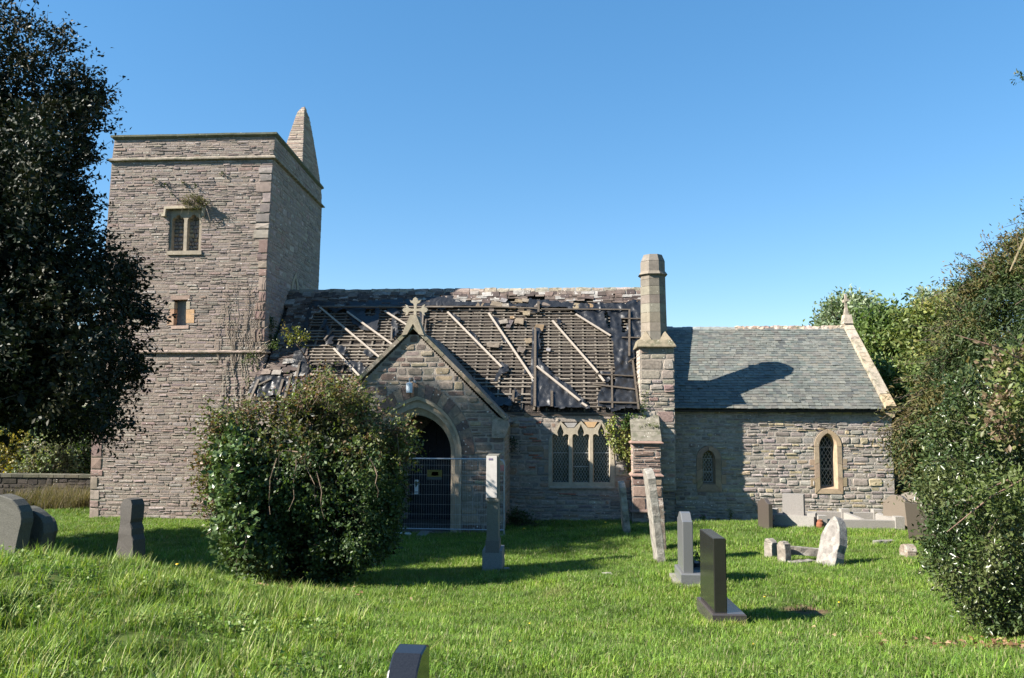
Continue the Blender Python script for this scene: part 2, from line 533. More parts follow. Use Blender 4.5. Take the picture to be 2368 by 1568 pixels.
def stone_geo(xa, xb, za, zb, d, rng, rnd=1.0):
    w, h = xb - xa, zb - za
    m = min(w, h)
    e = min(.022, .18 * m)
    def j(s): return rng.uniform(-s, s) * rnd
    def c(): return rng.uniform(.02, .22) * m * rnd
    xm, zm = (xa + xb) / 2 + j(.12 * w), (za + zb) / 2 + j(.1 * h)
    base = [(xa + c(), za + c() * .6), (xm, za + abs(j(.06 * m))), (xb - c(), za + c() * .6), (xb - abs(j(.06 * m)), zm),
            (xb - c(), zb - c() * .6), (xm + j(.1 * w), zb - abs(j(.08 * m))), (xa + c(), zb - c() * .6), (xa + abs(j(.06 * m)), zm)]
    cx, cz = (xa + xb) / 2, (za + zb) / 2
    tx, tz = j(.35) * d, j(.35) * d
    topr = []
    for x, z in base:
        fx, fz = max(0, 1 - e / (w * .5)), max(0, 1 - e / (h * .5))
        nx, nz = cx + (x - cx) * fx, cz + (z - cz) * fz
        topr.append((nx, nz, d * rng.uniform(.62, 1.05) + tx * (nx - cx) / w + tz * (nz - cz) / h))
    v = [(x, z, -.02) for x, z in base] + topr + [(cx + j(.2 * w), cz + j(.2 * h), d * rng.uniform(.85, 1.25))]
    f = [(i, (i + 1) % 8, 8 + (i + 1) % 8, 8 + i) for i in range(8)] + [(8 + i, 8 + (i + 1) % 8, 16) for i in range(8)]
    return v, f

def masonry(parent, mp0, z0, z1, free, hr, lr, pal, proud, rng, single=0, joint=.012, rnd=.8, mat='rubble', vis=None, big=0.0, name='stone', mort=(.3, .26, .22), warp=.02, split=.8):
    """rubble walling: a mortar sheet with every stone standing proud of it; lifts of stones are broken
    into short runs, each split into thinner beds. the `single` largest stones in view become parts
    of their own, the rest one part."""
    so = rng.uniform(0, 50)
    def mp(x, z, d):
        e = min(1.0, (z - z0) / .25, (z1 - z) / .25)
        dz = warp * max(0, e) * (noise.noise((x * .9 + so, z * .8, so)) + .5 * noise.noise((x * 2.7, z * 2.1, so)))
        return mp0(x, z + dz, d)
    st = []
    back = MB()
    z = z0
    while z < z1 - .005:
        h = min(.05, z1 - z)
        for a, b in free(z + h * .3, z + h * .7):
            n = max(1, int((b - a) / 1.2))
            for i in range(n):
                p, q = a + (b - a) * i / n, a + (b - a) * (i + 1) / n
                back.add([mp0(p, z, 0), mp0(q, z, 0), mp0(q, z + h, 0), mp0(p, z + h, 0)], [(0, 1, 2, 3)], mort)
        z += h
    back.build('mortar', M['mortar'], parent)
    z = z0
    while z < z1 - .02:
        H = rng.uniform(hr[0] * 1.6, hr[1] * 1.9)
        if z + H > z1 - hr[0] * 1.2: H = z1 - z
        # short runs along the lift
        for a, b in free(z, z + H) if H < .3 else free(z + H * .25, z + H * .75):
            x = a
            while x < b - .01:
                Lr = rng.uniform(.5, 1.8)
                if x + Lr > b - .35: Lr = b - x
                if rng.random() < big: cuts = [0, 1]
                else:
                    nb = 1 if H < hr[1] * 1.1 and rng.random() > split else (2 if rng.random() < .7 else 3)
                    cs_ = sorted(rng.uniform(.22, .78) for _ in range(nb - 1))
                    cuts = [0] + cs_ + [1]
                    if any(q - p < .16 for p, q in zip(cuts[:-1], cuts[1:])): cuts = [0, .45, 1] if nb > 1 else [0, 1]
                for c0, c1 in zip(cuts[:-1], cuts[1:]):
                    za, zb = z + H * c0 + joint * .5, z + H * c1 - joint * .5
                    ee = [(max(p, x), min(q, x + Lr)) for p, q in free(za, zb) if q > x and p < x + Lr]
                    # reach sideways to slanting or curved boundaries
                    for p, q in ee:
                        if abs(x - a) < 1e-6 or abs(x + Lr - b) < 1e-6:
                            for pp, qq in free(za, zb):
                                if pp < q and qq > p:
                                    if abs(x - a) < 1e-6: p = min(p, max(pp, a - H * 1.5)) if pp < a else max(p, pp)
                                    if abs(x + Lr - b) < 1e-6: q = max(q, min(qq, b + H * 1.5)) if qq > b else min(q, qq)
                        xx = p
                        hh = zb - za
                        while xx < q - .03:
                            l = rng.uniform(*lr) * (.7 + .5 * hh / hr[1])
                            if xx + l > q - lr[0] * .55: l = q - xx
                            if hh > .018 and l > .03:
                                st.append((xx + joint * .5, xx + l - joint * .5, za + rng.uniform(-.004, .004), zb + rng.uniform(-.004, .004)))
                            xx += l
                x += Lr
        z += H
    order = sorted(range(len(st)), key=lambda i: -(st[i][1] - st[i][0]) * (st[i][3] - st[i][2]))
    chosen = set()
    for i in order:
        if len(chosen) >= single: break
        s = st[i]
        if vis is None or vis((s[0] + s[1]) / 2, (s[2] + s[3]) / 2): chosen.add(i)
    rest = MB()
    for i, s in enumerate(st):
        dd = rng.uniform(*proud) * (.35 if rng.random() < .3 else 1)
        v, f = stone_geo(*s, dd, rng, rnd)
        t = pick(pal, rng)
        V = [mp(*p) for p in v]
        if i in chosen:
            mesh_from(name, V, f, M[mat], [t] * len(f), parent, origin=np.mean(np.array(V), 0))
        else:
            rest.add(V, f, t)
    if rest.v:
        tag(rest.build('rubble_stones', M[mat], parent), kind='stuff')

def planar(p0, ex, n):
    """facade map: x along ex from p0, z up, d out along n"""
    p0, ex, n = np.asarray(p0, float), np.asarray(ex, float), np.asarray(n, float)
    def mp(x, z, d):
        return (p0[0] + ex[0] * x + n[0] * d, p0[1] + ex[1] * x + n[1] * d, z)
    return mp

def arch(cx, z, a, h, n=9):
    """pointed arch from left springing over the apex to right springing"""
    Rr = (a * a + h * h) / (2 * a)
    L = []
    t1 = math.atan2(h, Rr - a)
    for i in range(n + 1):
        t = t1 * i / n
        L.append((cx + (-a + Rr) - Rr * math.cos(t), z + Rr * math.sin(t)))
    return L + [(2 * cx - x, zz) for x, zz in reversed(L[:-1])]

def lancet(cx, z0, zs, a, h, n=9):
    return [(cx - a, z0)] + arch(cx, zs, a, h, n) + [(cx + a, z0)]

def lattice(parent, mp, poly, d, dx, dz, w=.011, name='leading'):
    """diamond lead lattice clipped to an outline"""
    xs = [p[0] for p in poly]; zs = [p[1] for p in poly]
    mb = MB()
    c = .5 * (min(xs) + max(xs))
    def inside(x, z):
        r = False
        n = len(poly)
        for i in range(n):
            (x0, z0), (x1, z1) = poly[i], poly[(i + 1) % n]
            if (z0 > z) != (z1 > z) and x < (x1 - x0) * (z - z0) / (z1 - z0) + x0: r = not r
        return r
    H = max(zs) - min(zs)
    for s in (1, -1):
        k0 = -int(H / dz + (max(xs) - min(xs)) / dx) - 2
        for k in range(k0, -k0):
            # line x = c + k*dx + s*(z-z0)*dx/dz
            run = None
            N = 60
            for i in range(N + 1):
                z = min(zs) + H * i / N
                x = c + k * dx + s * (z - min(zs)) * dx / dz
                if inside(x, z):
                    if run is None: run = [(x, z), (x, z)]
                    run[1] = (x, z)
                elif run:
                    if run[0] != run[1]: _bar2(mb, mp, run[0], run[1], d, w)
                    run = None
            if run and run[0] != run[1]: _bar2(mb, mp, run[0], run[1], d, w)
    return mb.build(name, M['lead'], parent)

def _bar2(mb, mp, a, b, d, w, tint=(.42, .43, .42)):
    dx, dz = b[0] - a[0], b[1] - a[1]
    L = math.hypot(dx, dz)
    nx, nz = -dz / L * w / 2, dx / L * w / 2
    p = [(a[0] + nx, a[1] + nz), (b[0] + nx, b[1] + nz), (b[0] - nx, b[1] - nz), (a[0] - nx, a[1] - nz)]
    v = [mp(x, z, d) for x, z in p] + [mp(x, z, d + .008) for x, z in p]
    mb.add(v, [(4, 5, 6, 7), (0, 1, 5, 4), (1, 2, 6, 5), (2, 3, 7, 6), (3, 0, 4, 7)], tint)

# ------------------------------------------------------------------ the church
church = empty('church', (0.0, 23.0, 0.1), 'old stone country church with a stripped nave roof, square tower, porch and chancel', 'church')
PAL_T = [(4, (.23, .198, .176)), (3, (.256, .217, .19)), (1.5, (.2, .168, .158)), (1.5, (.3, .26, .236)), (.5, (.25, .185, .162))]
MT = (.26, .212, .18)
PAL_TQ = [(1, (.225, .16, .138)), (1, (.21, .155, .135)), (.6, (.245, .195, .165))]
PAL_C = [(4, (.27, .24, .215)), (2.5, (.235, .205, .185)), (1.3, (.31, .26, .18)), (1.5, (.33, .3, .27)), (1, (.2, .17, .155)), (.4, (.35, .29, .19))]
PAL_N = [(4, (.24, .215, .19)), (2, (.18, .16, .145)), (1.5, (.31, .27, .22)), (1, (.27, .19, .13))]
PAL_P = [(3, (.2, .17, .14)), (2.5, (.26, .215, .165)), (2, (.14, .115, .1)), (1.5, (.17, .12, .1)), (1, (.32, .26, .18))]
TAN = (.3, .258, .2)
TAN2 = (.35, .3, .225)
BROWN = (.27, .205, .145)

# --- tower: leaning square prism, corners at four heights read off the photograph
TY, TYB = 23.85, 30.0
def _x(px, py, Y): return onY(px, py, Y)[0]
_tz = [-.6, onY(300, 818, TY)[2], 8.0, onY(450, 372, TY)[2], onY(450, 312, TY)[2]]
_sw = [_x(206, 1230, TY), _x(218, 818, TY), 0, _x(258, 384, TY), _x(265, 330, TY)]
_se = [_x(604, 1230, TY), _x(611.5, 815, TY), _x(618, 600, TY), _x(631.5, 380, TY), _x(636, 322, TY)]
_sw[2] = _sw[1] + .06 + (_sw[3] - _sw[1]) * (8.0 - _tz[1]) / (_tz[3] - _tz[1])
_ne = [_x(730, 760, TYB), _x(733, 700, TYB), _x(738, 610, TYB), _x(744, 490, TYB), _x(742, 440, TYB)]
def _lerp(zs, xs, z):
    return float(np.interp(z, zs, xs))
TW = _se[1] - _sw[1]
def tsw(z): return _lerp(_tz, _sw, z)
def tse(z): return _lerp(_tz, _se, z)
def tne(z): return _lerp(_tz, _ne, z)
def mp_ts(x, z, d):           # south face
    a, b = tsw(z), tse(z)
    return (a + (b - a) * x / TW, TY - d, z)
TD = TYB - TY
def mp_te(x, z, d):           # east face
    a, b = tse(z), tne(z)
    return (a + (b - a) * x / TD + d, TY + x, z)
def mp_tw(x, z, d):
    a = tsw(z)
    return (a + (tne(z) - tse(z)) * (1 - x / TD) - d, TYB - x, z)
def mp_tn(x, z, d):
    a, b = tne(z), tsw(z) + tne(z) - tse(z)
    return (a + (b - a) * x / TW, TYB + d, z)
def tfx(px, py):
    p = onY(px, py, TY)
    a, b = tsw(p[2]), tse(p[2])
    return ((p[0] - a) / (b - a) * TW, p[2])
tower = empty('tower', (tsw(0), TY, 0))
tower.parent = church
tower.location = np.array(tower.location) - OFF['church']
OFF['tower'] = np.array((tsw(0), TY, 0.0))
ZS1, ZS2, ZTOP = _tz[1], _tz[3], _tz[4]
bel = [tfx(377, 481), tfx(474, 478), tfx(474, 498), tfx(466, 500), tfx(464, 583), tfx(391, 583), tfx(389, 512), tfx(379, 505)]
bel_hole = [tfx(393, 484), tfx(468, 482), tfx(463, 580), tfx(389, 583)]
slit_hole = [tfx(402, 690), tfx(433, 690), tfx(431, 756), tfx(400, 756)]
t_free = make_free(0, TW, [bel_hole, slit_hole])
rt_ = random.Random(3)
def t_vis(x, z):
    px, py = proj(mp_ts(x, z, 0))
    return px > 345 and not (470 < px < 960 and py > 880) and py < 1200
masonry(tower, mp_ts, -.6, ZS1, make_free(0, TW, []), (.065, .12), (.16, .46), PAL_T, (.003, .026), rt_, 55, vis=t_vis, mort=MT)
masonry(tower, mp_ts, ZS1 + .1, ZS2, t_free, (.06, .11), (.15, .44), PAL_T, (.003, .023), rt_, 55, vis=t_vis, mort=MT)
masonry(tower, mp_ts, ZS2 + .1, ZTOP - .1, make_free(0, TW, []), (.06, .11), (.16, .42), PAL_T, (.003, .026), rt_, 10, mort=MT)
masonry(tower, mp_te, 3.0, ZS2, make_free(0, TD, []), (.1, .18), (.2, .5), PAL_T, (.006, .02), rt_, 0, mort=MT)
masonry(tower, mp_te, ZS2 + .1, ZTOP - .1, make_free(0, TD, []), (.1, .14), (.2, .45), PAL_T, (.006, .02), rt_, 0, mort=MT)
for mpf, w in ((mp_tw, TD), (mp_tn, TW)):
    masonry(tower, mpf, -.6, ZTOP - .1, make_free(0, w, []), (.2, .3), (.35, .7), PAL_T, (.006, .02), rt_, 0, mort=MT)
# red sandstone quoins up the SE edge
qb = -.5
k = 0
for q in range(60):
    h = rt_.uniform(.2, .5)
    if qb + h > ZS2: break
    if qb > 4.3 and abs(qb + h / 2 - ZS1) > .3:
        l = rt_.uniform(.22, .55)
        v, f = stone_geo(TW - l, TW + .012, qb + .01, qb + h - .01, .03, rt_, .25)
        t = pick(PAL_TQ if qb > 5.0 and qb < 8.2 else PAL_T, rt_)
        V = [mp_ts(*p) for p in v]
        mesh_from('quoin', V, f, M['ashlar'], [t] * len(f), tower, origin=np.mean(np.array(V), 0))
    elif qb < 4.0:
        l = rt_.uniform(.25, .5)
        v, f = stone_geo(-.012, l, qb + .01, qb + h - .01, .03, rt_, .25)
        t = pick(PAL_TQ, rt_)
        V = [mp_ts(*p) for p in v]
        mesh_from('quoin', V, f, M['ashlar'], [t] * len(f), tower, origin=np.mean(np.array(V), 0))
    qb += h
# string courses and coping (mitred rings round the four sides)
def ring(name, z0, prof, tint, mat='coping', seg=14):
    mb = MB()
    n = len(prof)
    loop = []
    for s in range(4):
        for i in range(seg):
            loop.append((s, i / seg))
    rows = []
    for s, t in loop:
        row = []
        for d, dz in prof:
            z = z0 + dz
            A, B, Cc = tsw(z), tse(z), tne(z)
            Dd = A + Cc - B
            c4 = [(A - d, TY - d), (B + d, TY - d), (Cc + d, TYB + d), (Dd - d, TYB + d)]
            p, q = c4[s], c4[(s + 1) % 4]
            w = .014 * noise.noise((s * 9 + t * 14, d * 8, z0))
            row.append((p[0] + (q[0] - p[0]) * t, p[1] + (q[1] - p[1]) * t - (w if s == 0 else 0), z + w))
        rows.append(row)
    N = len(rows)
    vs = [p for r in rows for p in r]
    fs = []
    for i in range(N):
        for k in range(n):
            fs.append((i * n + k, ((i + 1) % N) * n + k, ((i + 1) % N) * n + (k + 1) % n, i * n + (k + 1) % n))
    mb.add(vs, fs, tint)
    return mb.build(name, M[mat], tower)
ring('string_course', ZS1, [(-.02, 0), (.075, .02), (.085, .06), (.02, .11), (-.02, .11)], (.25, .2, .17), 'coping', 40)
ring('string_course', ZS2, [(-.02, 0), (.1, .03), (.1, .07), (.02, .13), (-.02, .13)], (.24, .21, .17), 'coping', 40)
ring('coping', ZTOP - .12, [(-.3, 0), (.0, 0), (.09, .07), (.09, .13), (.0, .16), (-.3, .16)], (.12, .125, .09), 'coping', 10)
rf = MB()
rf.add([(tsw(ZTOP) + .1, TY + .1, ZTOP - .3), (tse(ZTOP) - .1, TY + .1, ZTOP - .3), (tne(ZTOP) - .1, TYB - .1, ZTOP - .3), (tsw(ZTOP) + tne(ZTOP) - tse(ZTOP), TYB - .1, ZTOP - .3)], [(0, 1, 2, 3)], (.1, .1, .1))
rf.build('roof', M['lead'], tower)
# pyramid spirelet over the stair in the NE corner
pk = onY(702, 252, 28.4)
PZ = ZTOP - .5
def _pp(px, py, Y): return onY(px, py, Y)
_b = [_pp(640, 395, 27.6), _pp(699, 400, 27.6), _pp(744, 470, 29.95)]
_b = [np.array((p[0], p[1])) for p in _b]; _b.append(_b[0] + _b[2] - _b[1])
_t = [_pp(692, 253, 28.2), _pp(704, 254, 28.2), _pp(713, 256, 28.75)]
_t = [np.array((p[0], p[1])) for p in _t]; _t.append(_t[0] + _t[2] - _t[1])
PH = pk[2] - PZ
def py_face(i):
    j = (i + 1) % 4
    L = np.linalg.norm(_b[j] - _b[i])
    e = (_b[j] - _b[i]) / L
    nrm = np.array((e[1], -e[0]))
    def mp(x, z, d):
        t = min(1, max(0, (z - PZ) / PH))
        k = t ** 1.25 if t < .93 else .93 ** 1.25 + (t - .93) * 3.0
        A = _b[i] + (_t[i] - _b[i]) * k; B = _b[j] + (_t[j] - _b[j]) * k
        p = A + (B - A) * (x / L) + nrm * d
        return (p[0], p[1], z)
    return mp, L, PH
pyr = empty('pinnacle', (pk[0], pk[1], PZ))
pyr.parent = tower
pyr.location = np.array(pyr.location) - OFF['tower']
OFF['pinnacle'] = np.array((pk[0], pk[1], PZ))
PAL_PIN = [(3, (.3, .235, .19)), (2, (.36, .29, .23)), (1, (.24, .18, .15))]
for fi in range(4):
    mp, L, H = py_face(fi)
    # joined into one part: a sub-part level is already used by the tower
    stash = MB(); bk = MB()
    z = PZ
    while z < PZ + H - .02:
        h = rt_.uniform(.06, .11)
        bk.add([mp(0, z, 0), mp(L, z, 0), mp(L, z + h, 0), mp(0, z + h, 0)], [(0, 1, 2, 3)], (.26, .22, .19))
        x = 0
        while x < L - .01:
            l = rt_.uniform(.2, .5) / max(.25, 1 - .9 * (z - PZ) / H)
            if x + l > L - .15: l = L - x
            v, f = stone_geo(x + .005, x + l - .005, z + .004, z + h - .004, rt_.uniform(.004, .018), rt_, .7)
            stash.add([mp(*p) for p in v], f, pick(PAL_PIN, rt_))
            x += l
        z += h
    stash.v += []
    b0 = len(stash.v)
    stash.add(bk.v, bk.f, (.26, .22, .19))
    tag(stash.build('rubble_stones', M['rubble'], pyr), kind='stuff')

# belfry window
bw = empty('belfry_window', mp_ts(*tfx(427, 540), 0)); bw.parent = tower
bw.location = np.array(bw.location) - OFF['tower']; OFF['belfry_window'] = np.array(mp_ts(*tfx(427, 540), 0))
def shape(pts): return [tfx(*p) for p in pts]
def head2(l, r, top, spring, bot):
    x0, z0 = tfx(l, bot); x1, _ = tfx(r, bot)
    xs0, zs = tfx(l + 2.5, spring); xs1, _ = tfx(r + 2.5, spring)
    zt = tfx((l + r) / 2, top)[1]
    c, a, h = (xs0 + xs1) / 2, (xs1 - xs0) / 2, zt - zs
    pr = [(1, 0), (.98, .35), (.8, .62), (.52, .72), (.5, .55), (.42, .62), (.38, .85), (.2, .98), (0, 1.0)]
    P = [(c - a * u, zs + h * v) for u, v in pr]
    return [(x0, z0)] + P + [(c + a * u, zs + h * v) for u, v in pr[-2::-1]] + [(x1, z0)]
hL, hR = head2(394, 422, 497, 514, 580), head2(429.5, 457.5, 496, 513, 579)
fr = MB()
fr.prism(shape([(386, 486), (472, 483), (470, 500), (466, 583), (386, 586)]), [hL, hR], mp_ts, -.24, -.04, TAN)
fr.build('frame', M['ashlar'], bw)
hm = MB()
hm.prism(shape([(384, 479), (475, 477), (474.5, 482.5), (387, 484.5), (385, 501), (377, 502), (377, 497), (381.5, 496)]), [], mp_ts, -.02, .11, (.42, .36, .27))
hm.prism(shape([(470, 482), (475, 482), (474, 501), (469, 501)]), [], mp_ts, -.02, .1, (.42, .36, .27))
hm.build('hood_mould', M['ashlar'], bw)
sl = MB()
sl.prism(shape([(387, 581), (467, 580), (467, 589), (387, 590)]), [], mp_ts, -.24, .05, TAN)
sl.build('sill', M['ashlar'], bw)
ib = MB()
for hh in (hL, hR):
    xa, xb = hh[0][0], hh[-1][0]
    z = hh[0][1] - .02
    while z < hh[0][1] + 1.15:
        h = rt_.uniform(.1, .17); x = xa - .06
        while x < xb + .06:
            l = rt_.uniform(.1, .22)
            v, f = stone_geo(x, x + l - .008, z, z + h - .008, rt_.uniform(.01, .03), rt_, .5)
            ib.add([mp_ts(a, b, c - .23) for a, b, c in v], f, pick([(2, (.22, .21, .2)), (1, (.33, .28, .2))], rt_))
            x += l
        z += h
ib.add([mp_ts(*tfx(384, 484), -.25), mp_ts(*tfx(472, 484), -.25), mp_ts(*tfx(468, 586), -.25), mp_ts(*tfx(384, 586), -.25)], [(0, 1, 2, 3)], (.1, .1, .1))
ib.build('blocking_stones', M['rubble'], bw)
# slit window
sw_ = empty('slit_window', mp_ts(*tfx(417, 722), 0)); sw_.parent = tower
OFF['slit_window'] = np.array(mp_ts(*tfx(417, 722), 0)); sw_.location = OFF['slit_window'] - OFF['tower']
gl = MB()
gl.add([mp_ts(*tfx(404, 694), -.2), mp_ts(*tfx(432, 694), -.2), mp_ts(*tfx(431, 754), -.2), mp_ts(*tfx(402, 754), -.2)], [(0, 1, 2, 3)], (.2, .25, .28))
gl.build('glass', tinted('slit window glass', (.13, .17, .2), 30, .6, 1.4, .2, 40, .3, .5), sw_)
fr = MB()
for pts, t in (([(390, 698), (404, 698), (403, 714), (391, 714)], TAN), ([(394, 715), (403.5, 715), (402.5, 731), (393, 731)], (.4, .25, .17)),
               ([(388, 732), (402.5, 732), (401.5, 752), (387, 752)], (.4, .27, .19)), ([(431.5, 698), (440, 698), (439.5, 715), (431, 715)], TAN2),
               ([(431, 716), (450, 716), (449, 747), (430.5, 747)], (.47, .3, .17)), ([(396, 684), (440, 683), (438, 692.5), (396, 693.5)], (.3, .22, .18)),
               ([(396, 753.5), (437, 752.5), (436, 760), (396, 761)], (.4, .29, .24))):
    fr.prism(shape(pts), [], mp_ts, -.2, .02, t)
fr.build('frame', M['ashlar'], sw_)
# walled-up opening in the east face of the tower, seen as a paler upright strip
bo = MB()
e0 = 2.6
bo.prism([(e0, 6.2), (e0 + .75, 6.2), (e0 + .75, 7.7), (e0 + .4, 8.1), (e0, 7.7)], [[(e0 + .15, 6.3), (e0 + .6, 6.3), (e0 + .6, 7.6), (e0 + .4, 7.9), (e0 + .15, 7.6)]], mp_te, -.05, .035, (.28, .23, .17))
bo.build('blocked_window', M['ashlar'], tower)

# --- nave wall
NY = 22.8
NXL, NXR = -9.6, onY(1560, 1040, NY)[0]
CYW = 23.62                                         # chancel wall plane
def mp_n(x, z, d): return (x, NY - d, z)
def nfx(px, py):
    p = onY(px, py, NY); return (p[0], p[2])
NZE = onY(1300, 953, NY)[2]                         # wall top
nave = empty('nave_wall', (-2, NY, 0)); nave.parent = church
OFF['nave_wall'] = np.array((-2., NY, 0.)); nave.location = OFF['nave_wall'] - OFF['church']
def zx(zx_, zy_): return nfx(1264.2 + zx_ * .11798, 955.8 + zy_ * .11798)
win_outer = [zx(30, 1475), zx(40, 520), zx(110, 400), zx(270, 150), zx(400, 285), zx(540, 285), zx(675, 150), zx(805, 285), zx(935, 285), zx(1070, 150), zx(1230, 380), zx(1300, 500), zx(1345, 1300), zx(1325, 1475)]
win_hole = [zx(60, 1470), zx(60, 500), zx(110, 400), zx(270, 160), zx(1070, 160), zx(1230, 390), zx(1320, 520), zx(1330, 1470)]
door_hole = [(-4.6, -.5), (-4.6, 2.3), (-3.9, 3.0), (-3.2, 2.3), (-3.2, -.5)]
rn = random.Random(5)
def n_vis(x, z):
    px, py = proj((x, NY, z)); return px > 1190 and py < 1200 and not (1440 < px < 1536 and py > 960)
masonry(nave, mp_n, -.4, NZE, make_free(NXL, NXR, [win_hole, door_hole]), (.09, .19), (.18, .5), PAL_N, (.01, .035), rn, 40, vis=n_vis)
# red brick patches in the nave wall
bp = []
for px, py, w in ((1210, 1001, 24), (1222, 1011, 20), (1230, 1017, 22), (1222, 1050, 26), (1230, 1056, 24), (1222, 1078, 16), (1240, 975, 12), (1200, 985, 18), (1292, 1140, 40)):
    a, b = nfx(px, py), nfx(px + w, py + 5)
    v, f = stone_geo(a[0], b[0], b[1], a[1], .042, rn, .4)
    V = [mp_n(*p) for p in v]
    mesh_from('brick', V, f, M['rubble'], [pick([(1, (.3, .12, .075)), (1, (.24, .1, .07))], rn)] * len(f), nave, origin=np.mean(np.array(V), 0))
# window of three ogee lights
nw = empty('nave_window', mp_n(*zx(680, 900), 0)); nw.parent = nave
OFF['nave_window'] = np.array(mp_n(*zx(680, 900), 0)); nw.location = OFF['nave_window'] - OFF['nave_wall']
HEAD = [(1, 0), (.97, .16), (.86, .25), (.68, .29), (.5, .2), (.34, .06), (.29, .12), (.36, .3), (.4, .5), (.34, .72), (.2, 1.0), (.08, 1.25), (0, 1.5)]
def light(zl, zr, dep=0.0):
    (x0, z0), (x1, _) = zx(zl, 1350), zx(zr, 1350)
    zs = zx(zl, 452)[1]
    c, a = (x0 + x1) / 2, (x1 - x0) / 2 - dep
    P = [(c - a * u, zs + a * v) for u, v in HEAD]
    return [(c - a, z0)] + P + [(c + a * u, zs + a * v) for u, v in HEAD[-2::-1]] + [(c + a, z0)]
lights = [(125, 420), (522, 826), (924, 1230)]
outer_l = [light(a - 16, b + 16) for a, b in lights]
inner_l = [light(a, b) for a, b in lights]
fr = MB()
fr.prism(win_outer, outer_l, mp_n, -.02, .03, TAN2)
for o_, i_ in zip(outer_l, inner_l):
    fr.reveal(o_, i_, mp_n, .03, -.08, TAN)
    fr.reveal(i_, i_, mp_n, -.08, -.19, TAN)
fr.build('frame', M['ashlar'], nw)
sl = MB()
a, b = zx(60, 1352), zx(1310, 1475)
for (l0, r0) in ((70, 470), (490, 880), (900, 1300)):
    q = [zx(l0, 1356), zx(r0, 1356), zx(r0, 1450), zx(l0, 1450)]
    vs = [mp_n(q[0][0], q[0][1], -.15), mp_n(q[1][0], q[1][1], -.15), mp_n(q[2][0], q[2][1], .075), mp_n(q[3][0], q[3][1], .075),
          mp_n(q[2][0], q[2][1] - .03, .075), mp_n(q[3][0], q[3][1] - .03, .075), mp_n(q[2][0], q[2][1] - .03, -.02), mp_n(q[3][0], q[3][1] - .03, -.02)]
    sl.add(vs, [(0, 1, 2, 3), (3, 2, 4, 5), (5, 4, 6, 7), (0, 3, 5, 7), (1, 6, 4, 2)], TAN)
sl.build('sill', M['ashlar'], nw)
for i, (l0, r0) in enumerate(lights):
    g = MB()
    q = [zx(l0 - 25, 1365), zx(r0 + 25, 1365), zx(r0 + 25, 200), zx(l0 - 25, 200)]
    g.add([mp_n(x, z, -.16) for x, z in q], [(0, 1, 2, 3)], (.015, .03, .03))
    g.build('glass', M['glass'], nw)
    lattice(nw, mp_n, inner_l[i], -.152, .08, .145, .009)
    bb = MB()
    for yy in (780, 1050) if i == 1 else (780,):
        p, q = zx(l0, yy), zx(r0, yy)
        _bar2(bb, mp_n, p, q, -.13, .02, (.2, .17, .16))
    bb.build('saddle_bar', M['lead'], nw)
for pts, t in (([(345, 185), (600, 185), (535, 275), (410, 275)], (.32, .3, .28)), ([(735, 170), (990, 170), (930, 275), (805, 275)], (.46, .3, .16))):
    mb = MB(); mb.prism([zx(*p) for p in pts], [], mp_n, -.02, .035, t); mb.build('spandrel_stone', M['ashlar'], nw)
for pts, t in (([(1345, 800), (1365, 800), (1370, 920), (1345, 925)], TAN), ([(1346, 1050), (1415, 1050), (1415, 1205), (1346, 1205)], TAN2), ([(1330, 1210), (1345, 1210), (1340, 1470), (1328, 1470)], TAN),
               ([(30, 700), (-60, 700), (-60, 860), (28, 860)], BROWN), ([(28, 1000), (-45, 1000), (-45, 1160), (26, 1160)], BROWN)):
    mb = MB(); mb.prism([zx(*p) for p in pts], [], mp_n, -.02, .04, t); mb.build('jamb_block', M['ashlar'], nw)
# remaining walls of the nave (sides and back)
NYB = NY + 7.0
RY = 26.3
zR = onY(1100, 671, RY)[2]
zr_ = zR - .12
shell = MB()
shell.add([(NXL, NYB, -.4), (NXR, NYB, -.4), (NXR, NYB, NZE), (NXL, NYB, NZE)], [(0, 1, 2, 3)], (.25, .22, .2))
shell.build('north_wall', M['rubble'], nave)
def mp_ge(x, z, d): return (NXR - .02 + d, NY + x, z)
ge_free = make_free(lambda a, b: max(0, (b - NZE) / (zr_ - NZE) * 3.5), lambda a, b: 7.0 - max(0, (b - NZE) / (zr_ - NZE) * 3.5), [])
masonry(nave, mp_ge, -.4, zr_, ge_free, (.14, .22), (.25, .5), PAL_N, (.006, .02), rn, 0)

# --- nave roof plane
ey = NY - .075
ez = onY(1300, 951, ey)[2]
RP0 = np.array((0, ey, ez))
_s = np.array((0, RY - ey, zR - ez)); SL = np.linalg.norm(_s); _s /= SL            # up the slope
RN = np.array((0, -_s[2], _s[1]))                                                    # outward normal
def rxy(px, py, d=0.0):
    """pixel -> (x, distance up the slope)"""
    p = onP(px, py, RP0 + RN * d, RN)
    return (p[0], float(np.dot(p - RP0 - RN * d, _s)))
def rmp(x, s, d):
    p = RP0 + _s * s + RN * d
    return (x, p[1], p[2])
RXL, RXR = onY(690, 669, RY)[0], NXR - .04
nroof = empty('nave_roof', (-3, 24.5, 5)); nroof.parent = church
OFF['nave_roof'] = np.array((-3, 24.5, 5.)); nroof.location = OFF['nave_roof'] - OFF['church']
XL = tse(4.5) + .05                                  # along the tower
xl_low = rxy(586, 905)[0]
sk = MB()
sk.add([rmp(XL, 0, -.06), rmp(RXR, 0, -.06), rmp(RXR, SL, -.06), rmp(XL - .35, SL, -.06)], [(0, 1, 2, 3)], (.06, .055, .05))
sF = rxy(612, 862)[1]
sk.add([rmp(xl_low, 0.02, -.063), rmp(XL + .02, .02, -.063), rmp(XL + .02, sF - .1, -.063), rmp(xl_low + .1, sF - .1, -.063)], [(0, 1, 2, 3)], (.06, .055, .05))
